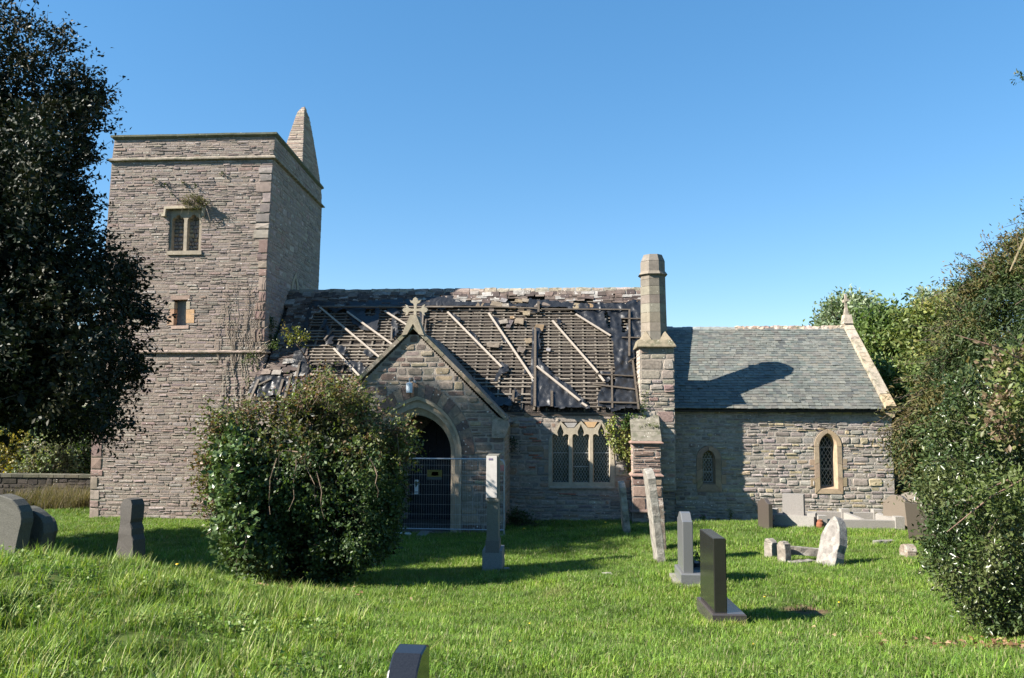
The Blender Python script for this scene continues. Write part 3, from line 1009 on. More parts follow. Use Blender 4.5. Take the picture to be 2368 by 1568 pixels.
bk = [(XL - .35, RY, zR - .06), (RXR, RY, zR - .06), (RXR, NYB + .2, ez), (XL - .35, NYB + .2, ez)]
sk.build('sarking', M['sark'], nroof)
nb_ = MB(); nb_.add(bk, [(0, 1, 2, 3)], (.2, .17, .14)); nb_.build('north_slope', M['stonetile'], nroof)
rr = random.Random(21)
# rafters seen between the battens
cube = bpy.data.meshes.new('bar')
_c = MB(); _c.box((0, 0, 0), 1, 1, 1, (.185, .15, .115))
def unit(name, mat, tint):
    mb = MB(); mb.box((0, 0, 0), 1, 1, 1, tint)
    me = bpy.data.meshes.new(name); me.from_pydata(mb.v, [], mb.f)
    at = me.color_attributes.new('tint', 'FLOAT_COLOR', 'CORNER')
    for d in at.data: d.color = tuple(tint) + (1,)
    me.materials.append(M[mat])
    return me
U_BAT = [unit('batten', 'batten', t) for t in ((.15, .13, .105), (.125, .107, .088), (.18, .158, .13), (.11, .095, .08))]
U_PINE = unit('pale_timber', 'pinewood', (.3, .26, .215))
U_DARK = unit('dark_timber', 'batten', (.08, .066, .052))
def place(name, me, parent, a, b, w, h, n=RN):
    """box from a to b, w wide, h along n, as an object sharing mesh data"""
    a, b, n = Vector(a), Vector(b), Vector(n).normalized()
    d = b - a
    L = d.length
    d.normalize()
    q = n.cross(d).normalized()
    nn = d.cross(q)
    o = link(name, me, parent)
    m = Matrix((d, q, nn)).transposed().to_4x4()
    c = (a + b) / 2 - Vector(OFF[parent.name])
    o.matrix_local = Matrix.Translation(c) @ m @ Matrix.Diagonal((L, w, h, 1))
    return o
x = XL + .2
while x < RXR - .1:
    place('rafter', rr.choice(U_BAT), nroof, rmp(x, .05, -.03), rmp(x + rr.uniform(-.03, .03), SL - .5, -.03), .055, .05)
    x += .375 + rr.uniform(-.02, .02)
# battens: rows of thin timbers, each row broken into lengths
s = .16
brow = 0
while s < SL - .62:
    x = XL + rr.uniform(.0, .3)
    if s < sF: x = XL + .1
    while x < RXR - .6:
        L = rr.uniform(2.2, 4.2)
        x2 = min(RXR - .5, x + L)
        if rr.random() > .06:
            place('batten', rr.choice(U_BAT), nroof, rmp(x, s + rr.uniform(-.012, .012), .012), rmp(x2 - .02, s + rr.uniform(-.012, .012), .012 + rr.uniform(0, .01)), .047, .03)
        x = x2
    s += .138 if s > 1.7 else .158
    brow += 1
# wall plate along the eaves
ev = MB()
ev.box(((-1.2 + RXR) / 2 - .6, NY + .01, ez - .1), RXR + 2.4, .07, .07, (.09, .072, .058))
ev.build('wall_plate', M['batten'], nroof)

# stone tiles: thin irregular slabs, shared meshes
def slab_mesh(name, mat, tint, w, h, t, rng, rag=.1):
    pts = [(-w / 2, -h / 2), (0, -h / 2), (w / 2, -h / 2), (w / 2, h / 2), (-w / 2, h / 2)]
    pts = [(x + rng.uniform(-rag, rag) * w * .5, y + rng.uniform(-rag, rag) * h * .6) for x, y in pts]
    n = len(pts)
    v = [(x, y, -t / 2) for x, y in pts] + [(x * .98, y * .98, t / 2 + rng.uniform(-.2, .2) * t) for x, y in pts]
    f = [tuple(range(n))[::-1], tuple(range(n, 2 * n))] + [(i, (i + 1) % n, n + (i + 1) % n, n + i) for i in range(n)]
    me = bpy.data.meshes.new(name)
    me.from_pydata(v, [], f)
    at = me.color_attributes.new('tint', 'FLOAT_COLOR', 'CORNER')
    for d in at.data: d.color = tuple(tint) + (1,)
    me.materials.append(M[mat])
    return me
PAL_ST = [(.15, .12, .1), (.1, .078, .066), (.075, .056, .05), (.2, .18, .16), (.12, .088, .074), (.06, .046, .042), (.26, .245, .225)]
U_ST = [slab_mesh('stone_tile', 'stonetile', PAL_ST[i % 7], rr.uniform(.24, .36), .24, .022, rr, .14) for i in range(14)]
def lay(name, me, parent, frame, x, s, d, tilt=.09, spin=0.0, roll=0.0):
    p0, es, n = frame
    ex = Vector((1, 0, 0)); es = Vector(es); n = Vector(n)
    m = Matrix((ex, es, n)).transposed().to_4x4() @ Matrix.Rotation(spin, 4, 'Z') @ Matrix.Rotation(-tilt, 4, 'X') @ Matrix.Rotation(roll, 4, 'Y')
    c = Vector(p0) + ex * x + es * s + n * d
    o = link(name, me, parent)
    o.matrix_local = Matrix.Translation(c - Vector(OFF[parent.name])) @ m
    return o
NF = (RP0, _s, RN)
ST = []
s = SL - .16
row = 0
def tile_limit(x):            # lower ragged edge of the surviving tiles, as distance below the ridge
    px = proj((x, RY - .5, zR - .5))[0]
    v = np.interp(px, [650, 700, 760, 850, 930, 1000, 1060, 1110, 1130, 1170, 1230, 1260, 1285, 1330, 1350, 1370, 1400, 1440, 1480],
                  [.85, .8, .72, .62, .55, .44, .4, .5, .55, .3, .36, .4, .55, .5, .36, .55, .62, .62, .62])
    return v + .09 * noise.noise((x * 3.1, 0, 0)) + .07 * noise.noise((x * 9, 2, 0))
while row < 8:
    x = XL - .3 + rr.uniform(0, .25)
    while x < RXR - .62:
        me = rr.choice(U_ST)
        if SL - s < tile_limit(x) + .1 and not (row in (2, 3) and onY(1205, 690, 26)[0] < x < onY(1285, 690, 26)[0] and rr.random() < .85):
            ST.append((me, x + .15, s - .07, .055 + rr.uniform(0, .03)))
        x += rr.uniform(.25, .36)
    s -= .088
    row += 1
# strip of tiles left along the tower
s = SL - .16 - 8 * .088
while s > 1.0:
    px_r = np.interp(s, [1.0, 1.6, 2.2, 3.0, 4.0, 4.6], [rxy(700, 862)[0], rxy(705, 850)[0], rxy(705, 820)[0], rxy(700, 770)[0], rxy(712, 735)[0], rxy(735, 712)[0]])
    x = XL + .02
    while x < px_r - .05:
        me = rr.choice(U_ST)
        ST.append((me, x + .15, s - .03, .045 + rr.uniform(0, .025)))
        x += rr.uniform(.24, .34)
    s -= .1
for px, py in ((595, 872), (606, 868), (618, 866), (630, 862), (642, 868), (652, 858), (664, 862), (672, 852), (684, 858), (690, 846), (640, 856), (655, 848), (670, 842), (695, 872), (698, 880)):
    q = rxy(px, py)
    ST.append((rr.choice(U_ST), q[0], q[1], .09 + rr.uniform(0, .05)))
rr.shuffle(ST)
rest = MB()
for i, (me, x, s, d) in enumerate(ST):
    sp, tl = rr.gauss(0, .06), .12 + rr.gauss(0, .05)
    if i < 296:
        lay('stone_tile', me, nroof, NF, x, s, d, tl, sp)
    else:
        ex, es, n = Vector((1, 0, 0)), Vector(_s), Vector(RN)
        m = Matrix((ex, es, n)).transposed().to_4x4() @ Matrix.Rotation(sp, 4, 'Z') @ Matrix.Rotation(-tl, 4, 'X')
        c = Vector(RP0) + ex * x + es * s + n * d
        rest.add([c + m.to_3x3() @ v.co for v in me.vertices], [tuple(p.vertices) for p in me.polygons], tuple(me.color_attributes['tint'].data[0].color)[:3])
if rest.v: tag(rest.build('stone_tiles', M['stonetile'], nroof), kind='stuff')
# ridge stones
x = XL - .35
while x < RXR - .65:
    L = rr.uniform(.4, .55)
    mb = MB()
    t = pick([(2, (.25, .215, .175)), (1, (.19, .155, .13)), (1, (.3, .265, .215))], rr)
    w, hh = .2, .11
    z0 = zR + rr.uniform(-.015, .015)
    prof = [(-w, -.17), (-w * .62, -.02), (-.05, hh * .5), (.05, hh * .5), (w * .62, -.02), (w, -.17)]
    vs = []
    for xx in (x + .008, x + L * .33, x + L * .66, x + L - .008):
        for y, z in prof: vs.append((xx, RY + y + rr.uniform(-.012, .012), z0 + z + rr.uniform(-.016, .016)))
    fs = [(i * 6 + k, i * 6 + k + 1, i * 6 + k + 7, i * 6 + k + 6) for i in range(3) for k in range(5)] + [(0, 5, 4, 3, 2, 1), (18, 19, 20, 21, 22, 23)]
    mb.add(vs, fs, t)
    mb.build('ridge_stone', M['coping'], nroof, origin=(x, RY, z0))
    x += L

# torn sheets of roofing felt
def inpoly(x, y, poly):
    r = False
    n = len(poly)
    for i in range(n):
        (x0, y0), (x1, y1) = poly[i], poly[(i + 1) % n]
        if (y0 > y) != (y1 > y) and x < (x1 - x0) * (y - y0) / (y1 - y0) + x0: r = not r
    return r
def felt(pix, holes=(), lift=.085, amp=.045, seed=0.0, res=.045, bag=0.0, hang=0.0):
    P = [rxy(*p) for p in pix]
    H = [[rxy(*p) for p in h] for h in holes]
    xs = [p[0] for p in P]; ss = [p[1] for p in P]
    x0, x1, s0, s1 = min(xs), max(xs), min(ss), max(ss)
    nx, ns = int((x1 - x0) / res) + 2, int((s1 - s0) / res) + 2
    idx, V, Fc = {}, [], []
    def vert(i, j):
        if (i, j) in idx: return idx[i, j]
        x, s = x0 + i * res, s0 + j * res
        jx = .035 * noise.noise((x * 7 + seed, s * 7, 1.0)); js = .035 * noise.noise((x * 7 + seed, s * 7, 9.0))
        rid = 1 - abs(noise.noise((x * 4.2 + seed + .8 * noise.noise((x, s * .8, seed)), s * 1.1, seed))) * 2
        rid2 = 1 - abs(noise.noise((x * 2.2 - s * 2.6 + seed, s * 1.3 + x, seed + 4))) * 2
        d = lift + amp * (.7 * rid + .55 * rid2 + .6 * noise.noise((x * 9, s * 6, seed))) + bag * math.sin(math.pi * (s - s0) / max(.1, s1 - s0))
        
        idx[i, j] = len(V)
        V.append(rmp(x + jx, s + js, max(.056, min(d, .165)) + (hang * .12 if hang and s < .06 else 0)))
        return idx[i, j]
    for i in range(nx):
        for j in range(ns):
            c = (x0 + (i + .5) * res, s0 + (j + .5) * res)
            if inpoly(c[0], c[1], P) and not any(inpoly(c[0], c[1], h) for h in H):
                Fc.append((vert(i, j), vert(i + 1, j), vert(i + 1, j + 1), vert(i, j + 1)))
    if Fc:
        return mesh_from('felt_sheet', V, Fc, M['felt'], None, nroof, smooth=True)
def z4(x, y): return (986.7 + .2344 * x, 647.5 + .2344 * y)
def z3(x, y): return (555 + .2163 * x, 647.5 + .2163 * y)
def zz(f, *pts): return [f(*p) for p in pts]
felt(zz(z4, (1380, 285), (1700, 250), (1960, 262), (2010, 225), (2110, 215), (2112, 640), (2045, 720), (2040, 1000), (2060, 1100), (2115, 1290), (2040, 1310), (1960, 1290), (1830, 1335), (1760, 1270), (1690, 1275), (1680, 1190), (1740, 1060), (1850, 1100), (1858, 920), (1840, 700), (1815, 548), (1700, 515), (1560, 420), (1470, 335), (1400, 315)),
     [zz(z4, (1772, 322), (1806, 400), (1812, 505), (1785, 500), (1748, 372)), zz(z4, (1918, 400), (1984, 425), (1962, 520), (1940, 562), (1925, 500))], seed=1.3, amp=.055, hang=.3)
felt(zz(z4, (1045, 490), (1110, 498), (1140, 540), (1112, 560), (1120, 640), (1105, 800), (1180, 880), (1250, 950), (1350, 1030), (1430, 1090), (1520, 1180), (1620, 1305), (1480, 1290), (1330, 1300), (1200, 1275), (1060, 1292), (1035, 1270), (1030, 900), (1040, 640)), seed=7.7, amp=.055, hang=.35)
felt(zz(z3, (790, 245), (1100, 262), (1500, 240), (1900, 215), (2281, 190), (2281, 300), (1900, 300), (1500, 300), (1490, 420), (1475, 560), (1380, 565), (1310, 555), (1200, 470), (1130, 330), (1100, 330), (1040, 370), (980, 350), (900, 300), (790, 330)), [zz(z3, (1345, 330), (1440, 325), (1460, 385), (1420, 400), (1340, 405))], seed=3.1, amp=.02)
felt(zz(z4, (0, 190), (200, 200), (480, 240), (700, 245), (1060, 262), (1060, 285), (700, 280), (350, 275), (180, 300), (150, 330), (110, 300), (0, 270)), seed=4.4, amp=.02)
felt(zz(z4, (1010, 205), (1110, 215), (1440, 245), (1960, 275), (1960, 300), (1100, 290), (1100, 345), (1050, 345), (1010, 300)), seed=5.2, amp=.025)
felt(zz(z3, (1550, 300), (1650, 300), (1720, 380), (1660, 400), (1700, 580), (1640, 660), (1610, 640), (1630, 430), (1600, 380)), seed=9.9)
felt(zz(z3, (1900, 240), (1990, 300), (1960, 560), (1940, 600), (1930, 500), (1920, 350)), seed=8.1, amp=.02)
felt(zz(z3, (790, 250), (770, 330), (760, 420), (740, 460), (705, 700), (700, 800), (660, 860), (610, 900), (570, 950), (545, 990), (590, 760), (640, 720), (680, 540), (720, 400), (760, 280)), seed=2.2, amp=.03)
felt(zz(z3, (640, 790), (720, 870), (740, 1000), (720, 1100), (700, 1290), (560, 1300), (360, 1260), (110, 1280), (100, 1200), (190, 1060), (260, 1030), (430, 1010), (480, 1080), (560, 960), (600, 830)), seed=6.1, amp=.06, lift=.08, hang=.3)
felt(zz(z3, (930, 430), (960, 560), (1010, 590), (1000, 720), (930, 720), (900, 620), (930, 560), (870, 530)), seed=6.9, amp=.05)
felt(zz(z3, (1030, 715), (1140, 740), (1130, 820), (1180, 870), (1040, 790)), seed=1.9, amp=.05)
felt(zz(z3, (1330, 770), (1450, 770), (1450, 830), (1400, 855), (1325, 820)), seed=2.9, amp=.05)
felt(zz(z3, (1190, 890), (1300, 910), (1380, 1020), (1330, 1050), (1220, 1030), (1140, 930)), seed=3.9, amp=.06)
felt(zz(z4, (100, 690), (210, 750), (300, 850), (420, 960), (520, 1050), (620, 1110), (700, 1190), (840, 1180), (850, 1270), (760, 1260), (680, 1290), (560, 1210), (400, 1030), (250, 870), (150, 760)), seed=12.1, amp=.055, hang=.3)
for k, pg in enumerate((((215, 345), (260, 350), (345, 410), (340, 435), (270, 440)), ((430, 520), (480, 540), (485, 585), (540, 660), (540, 700), (480, 650), (450, 600)), ((610, 330), (660, 390), (715, 400), (720, 500), (660, 470)),
                        ((740, 545), (770, 600), (830, 660), (800, 670), (740, 610)), ((735, 830), (800, 870), (810, 920), (740, 950), (690, 1030), (665, 1020), (720, 900)), ((960, 890), (1040, 870), (1050, 930), (960, 960)),
                        ((1290, 410), (1330, 430), (1320, 480), (1290, 450)), ((1500, 730), (1580, 780), (1690, 920), (1640, 920), (1560, 820)), ((1700, 930), (1815, 925), (1800, 1030), (1750, 1030)), ((1750, 1040), (1790, 1050), (1700, 1200), (1680, 1190)),
                        ((870, 1090), (925, 1170), (880, 1190), (850, 1210)), ((1340, 1020), (1420, 1060), (1420, 1090), (1370, 1080)), ((1545, 340), (1600, 380), (1680, 440), (1690, 510), (1600, 440)))):
    felt(zz(z4, *pg), seed=20 + k * 1.7, amp=.045, res=.035)

# pale timbers nailed across the felt, and darker old battens
def timber(f, a, b, me=U_PINE, w=.06, d=.165, h=.03, name='timber_strip'):
    p, q = rxy(*f(*a), d), rxy(*f(*b), d)
    return place(name, me, nroof, rmp(p[0], p[1], d), rmp(q[0], q[1], d), w, h)
for a, b in (((205, 315), (740, 858)), ((610, 325), (1050, 975)), ((1240, 400), (1690, 915)), ((1700, 935), (1752, 1000)), ((1085, 850), (1512, 1190)), ((1530, 1212), (1582, 1246)), ((1470, 337), (1815, 550))):
    timber(z4, a, b, w=.062)
for a, b in (((1000, 730), (1330, 1085)), ((835, 275), (1490, 825)), ((1145, 340), (1650, 705)), ((1545, 330), (1815, 500))):
    timber(z3, a, b, w=.06)
for a, b, w in (((1071, 488), (1066, 1250), .07), ((2000, 290), (1998, 750), .06), ((1918, 380), (2112, 385), .045), ((1925, 568), (2112, 571), .045), ((1660, 930), (2040, 950), .045), ((1635, 1030), (2060, 1080), .055),
                ((1700, 1205), (2080, 1215), .055), ((2030, 780), (2058, 1000), .055), ((2058, 1000), (2092, 1275), .055), ((1825, 850), (1831, 1265), .05), ((1990, 810), (2058, 768), .05), ((1235, 1095), (1235, 1250), .07), ((856, 1090), (850, 1210), .07),
                ((0, 262), (740, 268), .05), ((740, 268), (1100, 282), .05), ((1130, 288), (1990, 293), .05), ((1103, 215), (1103, 318), .07), ((10, 395), (110, 358), .06)):
    timber(z4, a, b, U_DARK, w, .165, .035, 'batten_strip')
for a, b, w in (((200, 1065), (105, 1280), .07), ((330, 1060), (200, 1122), .06), ((460, 1065), (415, 1220), .07), ((552, 1005), (470, 1285), .075), ((640, 870), (590, 1120), .06), ((1000, 520), (900, 640), .05), ((1960, 300), (1945, 560), .05), ((1990, 420), (1968, 600), .04), ((830, 285), (2281, 290), .05), ((1622, 500), (1618, 650), .05)):
    timber(z3, a, b, U_BAT[1], w, .165, .04, 'batten_strip')

# --- loose stone tiles that have slid down and lie on the battens
LT = [(z4, 930, 290, 'wedged under the topmost batten, left of the upright stub'), (z4, 985, 330, 'square and light, just below the upper long batten'), (z4, 845, 372, 'small orange one near the top between two timbers'), (z4, 818, 425, 'tall narrow purplish one standing on end'),
      (z4, 912, 405, 'diamond-shaped one beside the purplish upright tile'), (z4, 760, 415, 'broken pale one left of the purplish upright tile'), (z4, 1110, 468, 'orange one resting on top of the central felt strip'), (z4, 1005, 600, 'tan one leaning against the central felt strip'),
      (z4, 660, 645, 'wide rectangular one with a white top edge'), (z4, 930, 688, 'tilted one with a bright upper edge below the long timber'), (z4, 640, 292, 'small triangular one on the top long batten'), (z4, 1200, 690, 'small white chip right of the central felt strip'),
      (z4, 525, 240, 'brown one slipped just under the ridge tiles, furthest left'), (z4, 1475, 255, 'pale squarish one under the right ridge tiles'), (z4, 1615, 255, 'brown squarish one under the right ridge tiles'), (z4, 1930, 262, 'brown one beside the chimney felt at the roof top'),
      (z4, 690, 238, 'large flat brown one at the left of the heap under the ridge'), (z4, 780, 255, 'upright brown one in the middle of the heap under the ridge'), (z4, 840, 262, 'dark brown one at the foot of the heap under the ridge'), (z4, 905, 205, 'rounded tan one at the top of the heap under the ridge'), (z4, 975, 205, 'orange-tan one at the right end of the heap under the ridge'), (z4, 1060, 245, 'grey-tan one leaning on the upright batten stub'), (z4, 1160, 235, 'broad tan one just right of the upright batten stub'),
      (z4, 760, 200, 'cream flat one lying over the heap under the ridge')]
LTC = [(0.153, 0.117, 0.082), (0.161, 0.13, 0.085), (0.173, 0.117, 0.065), (0.099, 0.083, 0.085), (0.145, 0.117, 0.085), (0.173, 0.153, 0.128), (0.179, 0.125, 0.073), (0.161, 0.125, 0.082), (0.161, 0.133, 0.103), (0.138, 0.117, 0.099), (0.122, 0.098, 0.082), (0.191, 0.18, 0.18)]
for i, (f, x, y, desc) in enumerate(LT):
    q = rxy(*f(x, y), .1)
    r3 = random.Random(100 + i)
    w, h = r3.uniform(.2, .3), r3.uniform(.18, .3)
    if 'narrow' in desc: w, h = .16, .4
    if 'wide' in desc: w, h = .42, .2
    if 'small' in desc or 'chip' in desc: w, h = .15, .15
    if 'broad' in desc or 'large' in desc: w, h = .42, .24
    me = slab_mesh('loose_tile', 'stonetile', LTC[i % 12], w, h, .024, r3, .2)
    o = bpy.data.objects.new('loose_roof_tile', me)
    COL.objects.link(o)
    m = Matrix((Vector((1, 0, 0)), Vector(_s), Vector(RN))).transposed().to_4x4() @ Matrix.Rotation(r3.uniform(-.35, .35), 4, 'Z') @ Matrix.Rotation(-r3.uniform(.0, .14), 4, 'X')
    o.matrix_world = Matrix.Translation(Vector(rmp(q[0], q[1], .085 + .012 * (i % 3)))) @ m
    tag(o, 'loose roof tile, ' + desc, 'roof tile', 'loose tiles lying on the nave roof')

# --- chimney stack and buttress at the corner of the nave
def sub(name, parent, loc):
    e = empty(name, loc)
    e.parent = parent
    e.location = np.array(loc, float) - OFF[parent.name]
    OFF[e.name] = np.array(loc, float)
    return e
rc = random.Random(31)
BY = NY - .06
bx0, bx1 = onY(1480, 850, BY)[0], onY(1559, 850, BY)[0]
zcap = onY(1515, 803, BY)[2]
chim = sub('chimney', church, ((bx0 + bx1) / 2, NY + .4, 3.2))
def mp_cf(x, z, d): return (x, BY - d, z)
def mp_cl(x, z, d): return (bx0 - d, NY + 1.0 - x, z)
def mp_cr(x, z, d): return (bx1 + d, BY + x, z)
PAL_CH = [(2, (.26, .23, .19)), (2, (.3, .262, .21)), (1, (.22, .19, .17)), (.6, (.25, .18, .155)), (1, (.33, .29, .24))]
masonry(chim, mp_cf, 1.0, zcap, make_free(bx0, bx1, []), (.09, .18), (.2, .45), PAL_CH, (.008, .04), rc, 40, rnd=.55, vis=lambda x, z: z > 2.6, big=.15, name='stone')
masonry(chim, mp_cl, 2.6, zcap, make_free(0, 1.06, []), (.12, .22), (.2, .45), [(1, (.36, .32, .27))], (.006, .02), rc, 0)
masonry(chim, mp_cr, 0.0, zcap, make_free(0, 1.06, []), (.12, .22), (.2, .45), PAL_CH, (.006, .02), rc, 0)
ocx, ocy = onY(1511.5, 700, NY + .42)[0], NY + .42
def octo(z0, r0_, z1, r1_, tint, lean0=0.0, lean1=0.0):
    mb = MB()
    vs = []
    for z, r, ln in ((z0, r0_, lean0), (z1, r1_, lean1)):
        for k in range(8):
            t = math.radians(22.5 + 45 * k)
            vs.append((ocx + ln + r * math.cos(t), ocy + r * math.sin(t), z))
    fs = [(k, (k + 1) % 8, 8 + (k + 1) % 8, 8 + k) for k in range(8)] + [tuple(range(8))[::-1], tuple(range(8, 16))]
    mb.add(vs, fs, tint)
    return mb
zo = [onY(1511, y, NY + .1)[2] for y in (786, 766, 745, 722, 701, 681, 661, 645, 637)]
AP = .385 / math.cos(math.radians(22.5)) * .96
for a, b in zip(zo[:-1], zo[1:]):
    k0, k1 = (a - zo[0]) / (zo[-1] - zo[0]), (b - zo[0]) / (zo[-1] - zo[0])
    octo(a + .004, AP * (1 - .06 * k0), b - .004, AP * (1 - .06 * k1), pick([(1, (.19, .165, .135)), (1, (.17, .148, .122)), (1, (.21, .182, .148))], rc), -.0 - .02 * k0, -.02 * k1).build('shaft_course', M['ashlar'], chim)
octo(zo[0] - .06, AP * .97, zo[-1], AP * .9, (.17, .15, .12)).build('shaft_core', M['mortar'], chim)
zb_ = zo[-1]
mb = octo(zb_, AP * .95, zb_ + .05, AP * 1.13, (.17, .15, .125), -.02, -.02)
m2 = octo(zb_ + .05, AP * 1.13, zb_ + .14, AP * .97, (.18, .155, .125), -.02, -.02)
mb.add(m2.v, m2.f, (.18, .155, .125))
mb.build('moulded_band', M['ashlar'], chim)
zt = [zb_ + .14, onY(1511, 602, NY + .1)[2], onY(1511, 587, NY + .15)[2]]
octo(zt[0], AP * .94, zt[1] - .004, AP * .93, (.175, .152, .128), -.02, -.02).build('cap_course', M['ashlar'], chim)
octo(zt[1] + .004, AP * .93, zt[2], AP * .72, (.165, .148, .128), -.02, -.02).build('cap_course', M['ashlar'], chim)
# sloped weathering under the shaft
wb = MB()
x0, x1 = bx0 - .09, bx1 + .05
y0, y1 = BY - .11, NY + 1.1
zs_ = zcap
top = [(ocx - .5, ocy - .42), (ocx + .46, ocy - .42), (ocx + .46, ocy + .5), (ocx - .5, ocy + .5)]
vs = [(x0, y0, zs_), (x1, y0, zs_), (x1, y1, zs_), (x0, y1, zs_)] + [(x0, y0, zs_ + .035), (x1, y0, zs_ + .035), (x1, y1, zs_ + .035), (x0, y1, zs_ + .035)] + [(x, y, zo[0]) for x, y in top]
wb.add(vs, [(3, 2, 1, 0)] + [(i, (i + 1) % 4, 4 + (i + 1) % 4, 4 + i) for i in range(4)] + [(4 + i, 4 + (i + 1) % 4, 8 + (i + 1) % 4, 8 + i) for i in range(4)] + [(8, 9, 10, 11)], (.2, .17, .12))
wb.build('weathering', M['coping'], chim)
for sx in (-1, 1):                                  # broach corners
    mb = MB()
    a = (ocx + sx * .46, ocy - .42, zo[0])
    mb.add([a, (ocx + sx * .12, ocy - .42, zo[0]), (ocx + sx * .46, ocy - .1, zo[0]), (ocx + sx * .27, ocy - .3, zo[0] + .27)], [(0, 1, 3), (0, 3, 2), (0, 2, 1)], (.29, .24, .17))
    mb.build('broach', M['ashlar'], chim)

FY = NY - .72                                        # buttress front
ux0, ux1 = onY(1463.5, 1060, FY)[0], onY(1528, 1060, FY)[0]
zf1 = onY(1495, 1022, FY)[2]
ztop_b = onY(1508, 957, NY - .05)[2]
zstr = onY(1495, 1099, FY)[2]
butt = sub('buttress', church, ((ux0 + ux1) / 2, FY, 0))
def mp_bf(x, z, d): return (x, FY - d, z)
PAL_B = [(2, (.235, .155, .125)), (2, (.2, .14, .115)), (1, (.26, .19, .15)), (1, (.18, .13, .11))]
masonry(butt, mp_bf, zstr + .06, zf1 - .06, make_free(ux0, ux1, []), (.09, .15), (.2, .5), PAL_B, (.008, .03), rc, 14)
masonry(butt, mp_bf, -.3, zstr - .04, make_free(ux0 - .03, ux1 + .04, []), (.2, .4), (.3, .55), PAL_B, (.02, .035), rc, 10, rnd=.35)
for xx, sg in ((ux0, -1), (ux1, 1)):
    def mp_bs(x, z, d, xx=xx, sg=sg): return (xx + sg * d, (FY + x) if sg > 0 else (NY - x), z)
    wdt = NY - FY
    masonry(butt, mp_bs, -.3, zf1 - .03, make_free(0, wdt, []), (.14, .25), (.25, .5), [(1, (.3, .215, .18)), (1, (.25, .175, .145))], (.005, .02), rc, 0)
    fl = MB()
    fl.add([mp_bs(0 if sg > 0 else wdt, zf1 - .03, 0), mp_bs(wdt if sg > 0 else 0, zf1 - .03, 0), mp_bs(wdt if sg > 0 else 0, ztop_b - .03, 0)], [(0, 1, 2)], (.25, .19, .15))
    fl.build('cheek', M['rubble'], butt)
slabs = 3
for k in range(slabs):
    t0, t1 = k / slabs, (k + 1) / slabs
    mb = MB()
    ya, yb = FY + (NY - FY) * t0, FY + (NY - FY) * t1
    za, zb2 = zf1 + (ztop_b - zf1) * t0, zf1 + (ztop_b - zf1) * t1
    e = .02 if k else .05
    vs = []
    for y, z in ((ya - .012, za), (yb - .002, zb2)):
        for x in (ux0 - .03, ux1 + .03): vs.append((x, y, z + .03))
    for y, z in ((ya - .012, za), (yb - .002, zb2)):
        for x in (ux0 - .03, ux1 + .03): vs.append((x, y, z - .03))
    mb.add(vs, [(0, 1, 3, 2), (4, 5, 1, 0), (5, 7, 3, 1), (6, 4, 0, 2)], (.165 + .012 * k, .15 + .012 * k, .12 + .01 * k))
    mb.build('weathering_slab', M['coping'], butt)
for z, pr, h, tint in ((zf1 - .06, .075, .09, (.22, .145, .115)), (zstr - .05, .07, .1, (.225, .15, .125)), (onY(1495, 1186, FY)[2], .09, .1, (.17, .12, .1))):
    mb = MB()
    x0, x1, yb = ux0 - pr, ux1 + pr, NY
    prof = [(0, 0), (pr, .02), (pr, h * .45), (0, h)]
    for i in range(3):
        (d0, h0), (d1, h1) = prof[i], prof[i + 1]
        A = [(ux0 - d0, yb, z + h0), (ux0 - d0, FY - d0, z + h0), (ux1 + d0, FY - d0, z + h0), (ux1 + d0, yb, z + h0)]
        B = [(ux0 - d1, yb, z + h1), (ux0 - d1, FY - d1, z + h1), (ux1 + d1, FY - d1, z + h1), (ux1 + d1, yb, z + h1)]
        mb.add(A + B, [(j, j + 1, 5 + j, 4 + j) for j in range(3)], tint)
    mb.build('string_course', M['ashlar'], butt)

# --- porch
PY = 20.3
pax, paz = onY(957, 748, PY)[0], onY(957, 748, PY)[2]
prx, prz = onY(1172, 968, PY)[0], onY(1172, 968, PY)[2]
phw = prx - pax
plx = pax - phw
porch = sub('porch', church, (pax, PY, .2))
def mp_p(x, z, d): return (x, PY - d, z)
def pfx(px, py):
    p = onY(px, py, PY); return (p[0], p[2])
acx = pfx(965, 960)[0]
aR = pfx(1040, 1100)[0]
a_in = aR - acx
zsp, zap = pfx(1040, 1050)[1], pfx(965, 960)[1]
a_out = a_in + .31
zout = pfx(957, 916)[1]
hole = lancet(acx, -.4, zsp, a_out - .02, zout - zsp - .02, 12)
psl = (paz - prz) / phw
def p_l(a, b): return plx + .06 + max(0, (b - prz + .12) / psl)
def p_r(a, b): return prx - .06 - max(0, (b - prz + .12) / psl)
rp = random.Random(17)
vous = lancet(acx, zsp, zsp, a_out + .33, zout - zsp + .36, 12)
masonry(porch, mp_p, -.35, paz - .3, make_free(p_l, p_r, [hole, vous]), (.12, .24), (.2, .5), PAL_P, (.008, .03), rp, 50,
        vis=lambda x, z: proj((x, PY, z))[0] > 960 or z > 3.7, big=.12)
# radiating voussoirs over the arch
oi = arch(acx, zsp, a_out, zout - zsp, 11); oo = arch(acx, zsp, a_out + .34, zout - zsp + .37, 11)
for i in range(len(oi) - 1):
    q = [oi[i], oi[i + 1], oo[i + 1], oo[i]]
    c = np.mean(np.array(q), 0)
    q = [tuple(c + (np.array(p) - c) * .95) for p in q]
    mb = MB()
    mb.prism(q, [], mp_p, -.03, rp.uniform(.01, .03), pick([(1, (.2, .14, .105)), (1, (.16, .12, .1)), (1, (.25, .2, .15))], rp))
    mb.build('voussoir', M['rubble'], porch)
bb = MB()
bb.prism(oo, [], mp_p, -.2, -.012, (.2, .18, .15)) if False else None
bk2 = oo + oi[::-1]
bb.prism(bk2, [], mp_p, -.06, -.005, (.27, .24, .2)); bb.build('mortar', M['mortar'], porch)
